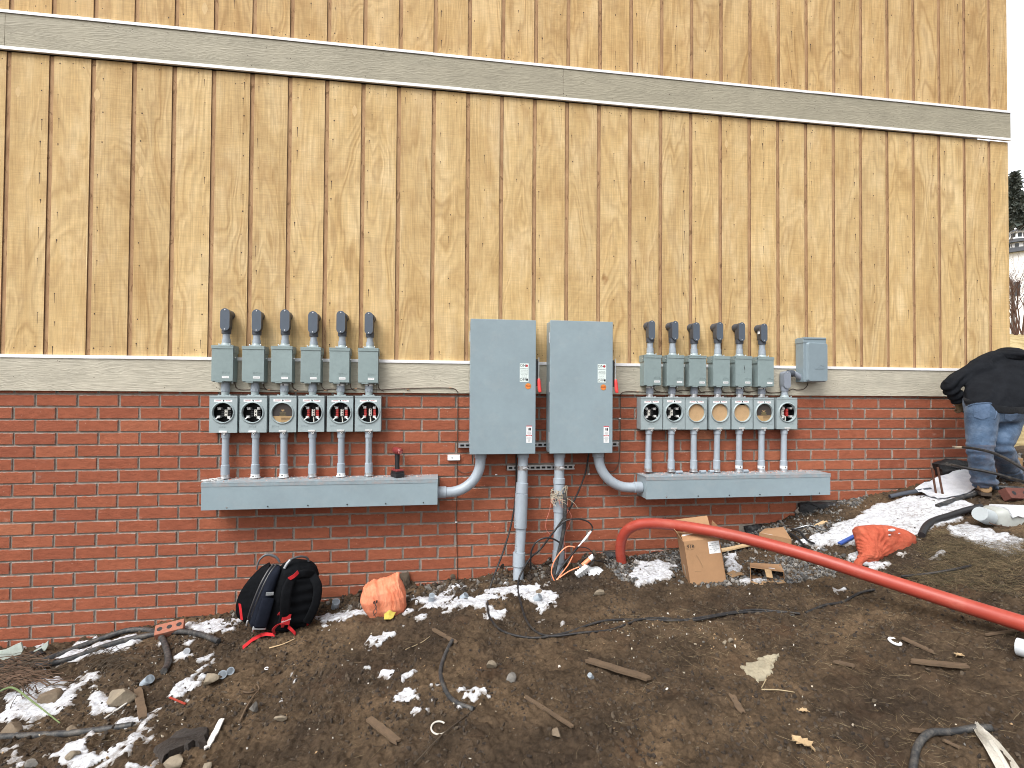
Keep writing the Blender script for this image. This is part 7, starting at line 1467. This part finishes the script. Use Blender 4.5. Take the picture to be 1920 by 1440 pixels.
# ------------------------------------------------------------------ the worker bent over by the corner
def person():
    foot = P(1846, 938, -.60); foot.z = float(gfull(foot.x, foot.y))
    t = thing('person', 'person seen from behind in charcoal hoodie, blue jeans and tan boots, bending to the wall', 'person', foot)
    k = 1/205.0
    # ---- body: one continuous figure under the clothes (legs, trunk, neck and head)
    hipL, hipR = P(1840, 778, -.62), P(1890, 776, -.56); knL, knR = P(1838, 850, -.66), P(1877, 838, -.66); anL, anR = P(1846, 925, -.58), P(1900, 897, -.46)
    anL.z = max(anL.z, foot.z+.10); sh = P(1862, 690, -.40); neck = P(1878, 668, -.30); head = P(1888, 682, -.15)
    pel = (hipL+hipR)/2
    mb = MB(); mb.tube([anL, knL, hipL], [.045, .055, .085], 12, sub=4); mb.tube([anR, knR, hipR], [.045, .055, .085], 12, sub=4); mb.ball(pel+Vector((0, 0, .05)), .11, 8)
    mb.tube([pel, P(1868, 742, -.50), P(1870, 700, -.33), neck+Vector((0, .05, -.03))], [.11, .11, .10, .05], 14, sub=5); mb.tube([neck+Vector((0, .05, -.03)), head], [.05, .055], 12)
    mb.ball(head, .105, 12, sc=(.80, .95, 1.12)); f = Vector((.05, .78, -.45)).normalized(); sd = Vector((1, -.06, 0)).normalized(); up = sd.cross(f)
    mb.ball(head+f*.105-up*.02, .018, 6, sc=(.8, 1.2, 1.4)); mb.ball(head+f*.075-up*.075, .045, 8, sc=(1, .8, .7))
    for s in (-1, 1): mb.ball(head+sd*s*.085-up*.005, .022, 6, sc=(.4, .8, 1.3))
    solid(mb, .012, 3, 'body', SKIN, t)
    for s in (-1, 1):
        mb = MB(); mb.ball(head+f*.092+sd*s*.032+up*.018, .0105, 8); mb.build('eye', PAPER, t)
    mb = MB(); mb.tube([head+f*.115-up*.062+sd*x for x in (-.024, 0, .024)], .005, 6); mb.build('mouth', M('lips', (.36,.14,.11), .5), t)
    mb = MB(); mb.ball(head-f*.012+up*.012, .108, 12, sc=(.82, .92, 1.08)); mb.build('hair', HAIR, t)
    # ---- jeans
    mb = MB()
    mb.tube([anL+Vector((0, 0, -.005)), anL+Vector((0, 0, .02)), anL.lerp(knL, .35), knL, knL.lerp(hipL, .45), hipL, hipL+Vector((.02, .02, .06))], [.090, .092, .088, .090, .106, .120, .11], 24, sub=4)
    mb.tube([anR+Vector((0, 0, -.03)), anR+Vector((0, 0, .02)), anR.lerp(knR, .35), knR, knR.lerp(hipR, .45), hipR, hipR+Vector((-.02, .02, .06))], [.084, .086, .084, .088, .104, .120, .11], 24, sub=4)
    c = P(1865, 766, -.60); r = Vector((CR[0], CR[1], 0)).normalized(); aw = Vector((-r.y, r.x, 0))
    mb.loft([(c+Vector((0, 0, -.12)), r*.205, aw*.12, 2.2), (c+Vector((0, 0, -.04)), r*.232, aw*.155, 2.3), (c+aw*.02+Vector((0, 0, .03)), r*.228, aw*.155, 2.3), (c+aw*.05+Vector((0, 0, .10)), r*.205, aw*.14, 2.3)], 30)
    mb.tube([c+Vector((0, 0, -.02))-r*.09, c+Vector((0, .0, -.085)), c+Vector((0, 0, -.02))+r*.09], .10, 16, sub=3)
    def fold(co):
        z = co[:, 2]; dL = z-knL.z; low = z-foot.z
        w = np.exp(-(dL/.11)**2)*.7+np.exp(-((low-.14)/.10)**2)*1.3+.12
        ph = z*78+5*fbm(co[:, 0]*7+co[:, 1]*5, z*5, 3, 3)*2.2
        return .0058*w*np.sin(ph)+.012*w*(fbm(co[:, 0]*12+z*6, z*16+co[:, 1]*8, 2, 3)-.5)+.006*(fbm(co[:, 0]*14, z*14+co[:, 1]*9, 4, 3)-.5)
    jeans = solid(mb, .011, 3, 'jeans', JEANS, t, fold)
    from mathutils.bvhtree import BVHTree
    jm = jeans.data; off = ORG[t]; bvh = BVHTree.FromPolygons([v.co+off for v in jm.vertices], [p.vertices[:] for p in jm.polygons])
    def drape(u, v, lift):
        d = Vector(ray(u, v)).normalized(); h = bvh.ray_cast(Vector(CAM), d)
        return (h[0] if h[0] is not None else P(u, v, -.75))-d*lift
    for (u0, v0, u1, v1, sk) in ((1822, 757, 1856, 787, 2), (1886, 762, 1912, 790, -4)):
        mb = MB(); rows = []
        for i in range(9):
            q = []
            for j in range(9):
                x = j/8; y_ = i/8; e = (.5-abs(x-.5))*2; q.append(drape(u0+(u1-u0)*(x*(1-.14*y_)+.07*y_)+sk*y_, v0+(v1-v0)*(y_*(.82+.18*e)), .006))
            rows.append(q)
        mb.sheet(rows, th=-.0035); mb.build('back_pocket', cloth_mat('pocket_denim_%d' % u0, (.045,.075,.13), (.12,.175,.27), 9, .005, 50), t)
    mb = MB(); mb.tube([drape(1868+x, v, .004) for x, v in ((0, 756), (1, 766), (0, 776), (-3, 786))], .0035, 6, sub=4); mb.build('rear_seam', bpy.data.materials['pocket_denim_1822'], t)
    mb = MB(); mb.tube([drape(u, v, .006) for u, v in ((1816, 761), (1830, 757.5), (1848, 756), (1866, 757.5), (1884, 760), (1904, 764))], .008, 8, sub=3); mb.build('waistband', bpy.data.materials['pocket_denim_1822'], t)
    # ---- hoodie: trunk, sleeves and hood in one piece
    mb = MB(); secs = []
    for (u0, v0, u1, v1, y, dp) in [(1822,761,1918,763,-.60,.16),(1822,751,1920,754,-.59,.175),(1825,734,1923,739,-.56,.18),(1827,718,1928,724,-.51,.185),(1828,702,1934,708,-.45,.185),(1832,689,1938,695,-.40,.185),(1844,677,1930,682,-.36,.165),(1858,668,1918,672,-.32,.13),(1868,661,1908,664,-.29,.08)]:
        a, b = P(u0, v0, y), P(u1, v1, y); ax = Vector(((b-a).x/2, 0, (b-a).z/2)); secs.append(((a+b)/2, ax, Vector((0, dp, dp*.28)), 2.35))
    mb.loft(secs, 36)
    shL = P(1834, 694, -.40); elL = P(1782, 722, -.37); wrL = P(1797, 753, -.36)
    mb.tube([shL+Vector((.07, 0, .0)), shL, shL.lerp(elL, .5)+Vector((0, 0, .012)), elL, elL.lerp(wrL, .55), wrL], [.11, .095, .074, .072, .058, .050], 20, sub=4)
    shR = P(1936, 700, -.38); elR = P(1968, 742, -.42); wrR = P(1946, 764, -.30)
    mb.tube([shR+Vector((-.07, 0, 0)), shR, shR.lerp(elR, .5), elR, elR.lerp(wrR, .55), wrR], [.12, .112, .094, .088, .072, .058], 20, sub=4)
    mb.ball(P(1887, 678, -.19), .158, 14, sc=(.96, 1.0, .80)); mb.ball(P(1885, 669, -.32), .125, 12, sc=(1.10, .9, .55)); mb.tube([P(1832, 690, -.40), P(1862, 674, -.34), P(1905, 672, -.30)], [.085, .085, .09], 14, sub=3)
    def hf(co):
        z = co[:, 2]; arm = np.exp(-(((co[:, 0]-elL.x)/.16)**2+((z-elL.z)/.16)**2))
        hem = np.exp(-((z-secs[1][0].z-.0)/.03)**2)
        return .010*arm*np.sin((co[:, 0]-z)*70+4*fbm(co[:, 1]*9, z*9, 3, 2))+.016*(fbm(co[:, 0]*5+z*2, z*6+co[:, 1]*4, 5, 3)-.5)-.006*hem*0
    solid(mb, .011, 3, 'hoodie', HOOD, t, hf)
    mb = MB()
    for q in (secs[0], secs[1]): pass
    mb.loft([(secs[0][0]+Vector((0, 0, -.02)), secs[0][1]*.985, secs[0][2]*.97, 2.35), (secs[0][0]+Vector((0, 0, .0)), secs[0][1]*1.0, secs[0][2]*1.03, 2.35), (secs[1][0], secs[1][1]*1.0, secs[1][2]*1.01, 2.35)], 44, wr=lambda tv, w: .006*math.sin(w*44)); mb.build('waist_rib', cloth_mat('ribbed_hem', (.007,.008,.010), (.015,.017,.021), 12, .004, 90), t)
    mb = MB(); mb.ball(P(1887, 668, -.33), .158, 14, sc=(1.0, .95, .44)); mb.ball(P(1890, 664, -.24), .13, 12, sc=(1.0, 1.0, .5)); solid(mb, .010, 2, 'hood', HOOD, t, lambda co: .012*(fbm(co[:, 0]*9, co[:, 2]*12+co[:, 1]*6, 3, 3)-.5)+.004*np.sin(co[:, 2]*120+co[:, 0]*20))
    # ---- gloved hands
    def hand(w, d, n, nm, curl):
        """w wrist, d towards the fingers, n out of the back of the hand"""
        d = d.normalized(); n = (n-d*n.dot(d)).normalized(); s = d.cross(n); mb = MB()
        mb.tube([w-d*.03, w+d*.01], [.040, .036], 14); mb.loft([(w, s*.032, n*.022, 2.6), (w+d*.04, s*.041, n*.021, 2.8), (w+d*.085, s*.043, n*.017, 2.8), (w+d*.095, s*.040, n*.012, 2.6)], 20)
        for i, (o, L) in enumerate(((-.032, .070), (-.011, .080), (.011, .074), (.031, .058))):
            p = w+d*.085+s*o; q = [p]; a = .25
            for j in range(3): a += curl*(1+.12*i); q.append(q[-1]+(d*math.cos(a)-n*math.sin(a))*L*(.45, .32, .24)[j])
            mb.tube(q, [.0108, .0100, .0092, .0080], 10, sub=3); mb.ball(q[-1], .0082, 6)
        p = w+d*.030-s*.036; q = [p, p+(d*.45-s*.75-n*.35)*.034, p+(d*.95-s*.80-n*.75)*.050, p+(d*1.35-s*.45-n*1.0)*.060]; mb.tube(q, [.013, .0115, .0105, .009], 10, sub=3); mb.ball(q[-1], .0092, 6)
        return solid(mb, .0042, 2, nm, GLOVE, t)
    dl = Vector((.42, .05, -.62)); hand(wrL+Vector((.0, 0, -.01)), dl, Vector((-.2, -.9, -.1)), 'gloved_hand', .55); hand(wrR, Vector((-.6, .35, -.25)), Vector((.1, -.8, .5)), 'gloved_hand', .5)
    # ---- boots
    for an, yaw, nm in ((anL, -.75, 'boot'), (anR, -.45, 'boot')):
        g0 = float(gfull(an.x, an.y)); dirv = Vector((math.sin(-yaw), math.cos(yaw), 0)); sv = Vector((dirv.y, -dirv.x, 0)); b = Vector((an.x, an.y, g0+.012)); mb = MB()
        mb.loft([(b-dirv*.085+Vector((0, 0, .045)), sv*.032, Vector((0, 0, .034)), 2.4), (b-dirv*.07+Vector((0, 0, .055)), sv*.043, Vector((0, 0, .05)), 2.6), (b+Vector((0, 0, .06)), sv*.046, Vector((0, 0, .056)), 2.6), (b+dirv*.09+Vector((0, 0, .045)), sv*.050, Vector((0, 0, .044)), 2.6), (b+dirv*.17+Vector((0, 0, .038)), sv*.052, Vector((0, 0, .038)), 2.5), (b+dirv*.215+Vector((0, 0, .034)), sv*.036, Vector((0, 0, .028)), 2.3)], 24)
        mb.tube([b-dirv*.01+Vector((0, 0, .07)), b-dirv*.012+Vector((0, 0, .19))], [.056, .062], 20); ob = solid(mb, .008, 2, nm, BOOT, t)
        mb = MB(); ol = [(-.092, .0), (-.085, .036), (-.03, .044), (.06, .050), (.16, .054), (.215, .034), (.226, 0)]; ol = ol+[(x, -y) for x, y in ol[-2:0:-1]]; n = len(ol)
        mb.add([b+dirv*x+sv*y+Vector((0, 0, z)) for z in (-.016, .012) for x, y in ol], [tuple(range(n-1, -1, -1)), tuple(range(n, 2*n))]+[(i, (i+1) % n, n+(i+1) % n, n+i) for i in range(n)], 0, .5); mb.build('sole', SOLE, ob)
    tool = wrL+dl.normalized()*.10
    tt = thing('hand_tool', 'small dark hand tool gripped by the worker against the brick', 'hand tool', tool)
    mb = MB(); mb.tube([tool+Vector((-.05, .01, .035)), tool+Vector((.0, .0, -.005)), tool+Vector((.06, -.01, -.06))], [.008, .011, .013], 10, sub=4); mb.build('tool_handle', RUB, tt)
    mb = MB(); mb.tube([tool+Vector((-.05, .01, .035)), tool+Vector((-.09, .015, .05))], [.007, .004], 8); mb.build('tool_tip', STEEL, tt)
    return t
ORG_body = None
person()
# ------------------------------------------------------------------ beyond the corner: bare shrub, evergreens, house with a lantern
def far(u, z): p = CAM+ray(u, 742)*z; return Vector((p[0], p[1], float(gh(p[0], p[1]))))
FOL = [M('fir_dark', (.060,.075,.062), .9, var=.3, scale=2), M('fir_mid', (.085,.10,.080), .9, var=.3, scale=2), M('fir_grey', (.11,.12,.10), .9, var=.25, scale=2)]  # foliage tones lightened so that distance haze is put into the colour
BARK = M('bark', (.075,.058,.045), .95, var=.25, scale=6); TWIG = M('red_brown_twig', (.115,.062,.045), .9, var=.25); TWIGG = M('grey_twig', (.12,.105,.095), .9, var=.2)
def fir(p, H, R, label, seed):
    r = np.random.default_rng(seed); t = thing('fir_tree', label, 'tree', p, 'evergreens beyond the house'); mb = MB(); mb.tube([p, p+Vector((.1, 0, H*.5)), p+Vector((0, .1, H*.97))], [R*.075, R*.05, .03], 8, sub=2); mb.build('trunk', BARK, t)
    V = []; F = []; MI = []; n = 0
    for k in range(int(H*26)):
        h = H*(.08+.92*r.random()**.8); rr = R*(1-h/H)**.8*(.55+.6*r.random()); a = r.uniform(0, 2*PI)
        for j in range(10):
            q = r.random()**.6; c = np.array([p.x+math.cos(a)*rr*q, p.y+math.sin(a)*rr*q, p.z+h-.28*rr*q+r.normal()*.12])
            for _ in range(4):
                d = r.normal(size=3)*.30; d[2] -= .12; e = r.normal(size=3)*.12; V += [c, c+d+e, c+d-e]; F.append((n, n+1, n+2)); MI.append(int(r.integers(0, 3))); n += 3
    me = bpy.data.meshes.new('crown'); me.from_pydata([tuple(v-np.array(p)) for v in V], [], F); 
    for m in FOL: me.materials.append(m)
    me.polygons.foreach_set('material_index', MI); o = bpy.data.objects.new('crown', me); COL.objects.link(o); o.parent = t
fir(far(1905, 74), 24, 4.6, 'dark evergreen rising right behind the lantern of the house', 1); fir(far(1960, 66), 19, 4.2, 'dark evergreen to the right of the lantern house', 2); fir(far(1886, 82), 21, 4.4, 'farthest dark evergreen, mostly hidden by the building corner', 3)
def bare(p, H, label, name, cat, mat, stems, spread, seed, r0):
    r = random.Random(seed); t = thing(name, label, cat, p); mb = MB(); mt = MB()
    def grow(a, d, L, rad, lv):
        b = a+d*L; m = a.lerp(b, .5)+Vector((r.uniform(-.06, .06), r.uniform(-.06, .06), r.uniform(-.03, .05)))*L; (mb if lv < 2 else mt).tube([a, m, b], [rad, rad*.85, rad*.62], 5 if lv < 2 else 3, caps=False)
        if lv >= 4: return
        for _ in range(r.choice([2, 3, 3])): grow(m.lerp(b, r.uniform(.2, 1)), (d+Vector((r.uniform(-1, 1), r.uniform(-1, 1), r.uniform(-.3, .7)))*spread).normalized(), L*r.uniform(.55, .8), rad*.58, lv+1)
    for s in range(stems):
        a = r.uniform(0, 6.28); grow(p+Vector((math.cos(a)*.12*stems**.5, math.sin(a)*.12*stems**.5, -.05)), Vector((math.cos(a)*.35*(stems > 1), math.sin(a)*.35*(stems > 1), 1)).normalized(), H*.36, r0, 0)
    mb.build('limbs' if stems > 1 else 'trunk', mat, t); mt.build('twigs', mat, t)
bare(far(1908, 17.5), 3.0, 'bare red-brown shrub on the straw slope past the building corner', 'bare_shrub', 'shrub', TWIG, 16, .55, 4, .022); bare(far(1935, 20), 3.0, 'second bare shrub on the slope, farther right', 'bare_shrub', 'shrub', TWIG, 14, .55, 9, .022); bare(far(1902, 58), 17, 'bare grey tree with thin twigs against the white sky', 'bare_tree', 'tree', TWIGG, 1, .6, 5, .22)
def house():
    p = far(1907, 60); t = thing('lantern_house', 'white round house with dark roofs and a lantern on top, far beyond the corner', 'house', p); Zv = lambda v: 1.75+(742-v)/FPX*60
    def tier(mb, r0, z0, r1, z1, n=16): mb.tube([(p.x, p.y, z0), (p.x, p.y, z1)], [r0, r1], n)
    W = M('white_paint', (.78,.78,.78), .6, var=.03); RF = M('dark_shingle', (.070,.072,.078), .85, var=.2, scale=8)
    mb = MB(); tier(mb, 3.0, p.z-.5, 3.0, Zv(479)); tier(mb, 2.1, Zv(470), 2.1, Zv(459.5)); mb.build('wall', W, t)
    mb = MB(); tier(mb, 3.5, Zv(481), 2.2, Zv(469)); mb.build('lower_roof', RF, t); mb = MB(); tier(mb, 2.5, Zv(460), .85, Zv(448)); mb.build('upper_roof', RF, t)
    mb = MB(); tier(mb, .78, Zv(449), .78, Zv(435), 8); tier(mb, 1.0, Zv(436.5), 1.0, Zv(435), 8); tier(mb, .95, Zv(449), .95, Zv(446.5), 8); lan = mb.build('lantern', W, t)
    for k in range(8):
        a = 2*PI*(k+.5)/8; mb = MB(); c = Vector((p.x+math.cos(a)*.735, p.y+math.sin(a)*.735, (Zv(446)+Zv(437))/2)); mb.box(-.012, .012, -.19, .19, -.24, .24, 0, 0, Matrix.Translation(c) @ Matrix.Rotation(a, 4, 'Z')); mb.build('lantern_window', GLASSD, lan)
    for k in range(18):
        a = 2*PI*k/18; mb = MB(); c = Vector((p.x+math.cos(a)*2.10, p.y+math.sin(a)*2.10, Zv(465))); mb.box(-.02, .02, -.17, .17, -.2, .2, 0, 0, Matrix.Translation(c) @ Matrix.Rotation(a, 4, 'Z')); mb.build('window', GLASSD, t)
    for k in range(10):
        a = 2*PI*k/10; mb = MB(); c = Vector((p.x+math.cos(a)*3.0, p.y+math.sin(a)*3.0, p.z+(Zv(479)-p.z)*.55)); mb.box(-.02, .02, -.4, .4, -.8, .8, 0, 0, Matrix.Translation(c) @ Matrix.Rotation(a, 4, 'Z')); mb.build('window', GLASSD, t)
    mb = MB(); tier(mb, 1.05, Zv(435.2), .1, Zv(429)); lr = mb.build('lantern_roof', RF, t); mb = MB(); mb.ball((p.x, p.y, Zv(427.5)), .12, 6); mb.cyl((p.x, p.y, Zv(430)), (p.x, p.y, Zv(425)), .03, 6); mb.build('finial', W, lr)
house()
xy = np.stack([rng.uniform(9.6, 34, 5000), rng.uniform(.4, 22, 5000)], -1); n = len(xy); L = rng.uniform(.12, .4, n)
scatter('straw_slope', BL, np.stack([xy[:, 0], xy[:, 1], gh(xy[:, 0], xy[:, 1])+.02], -1), np.stack([L, np.full(n, .10), np.full(n, .12)], -1), [STRAW[0], STRAW[1], STRAW[1]], 'straw mulch strewn over the slope beyond the corner', tilt=.3)
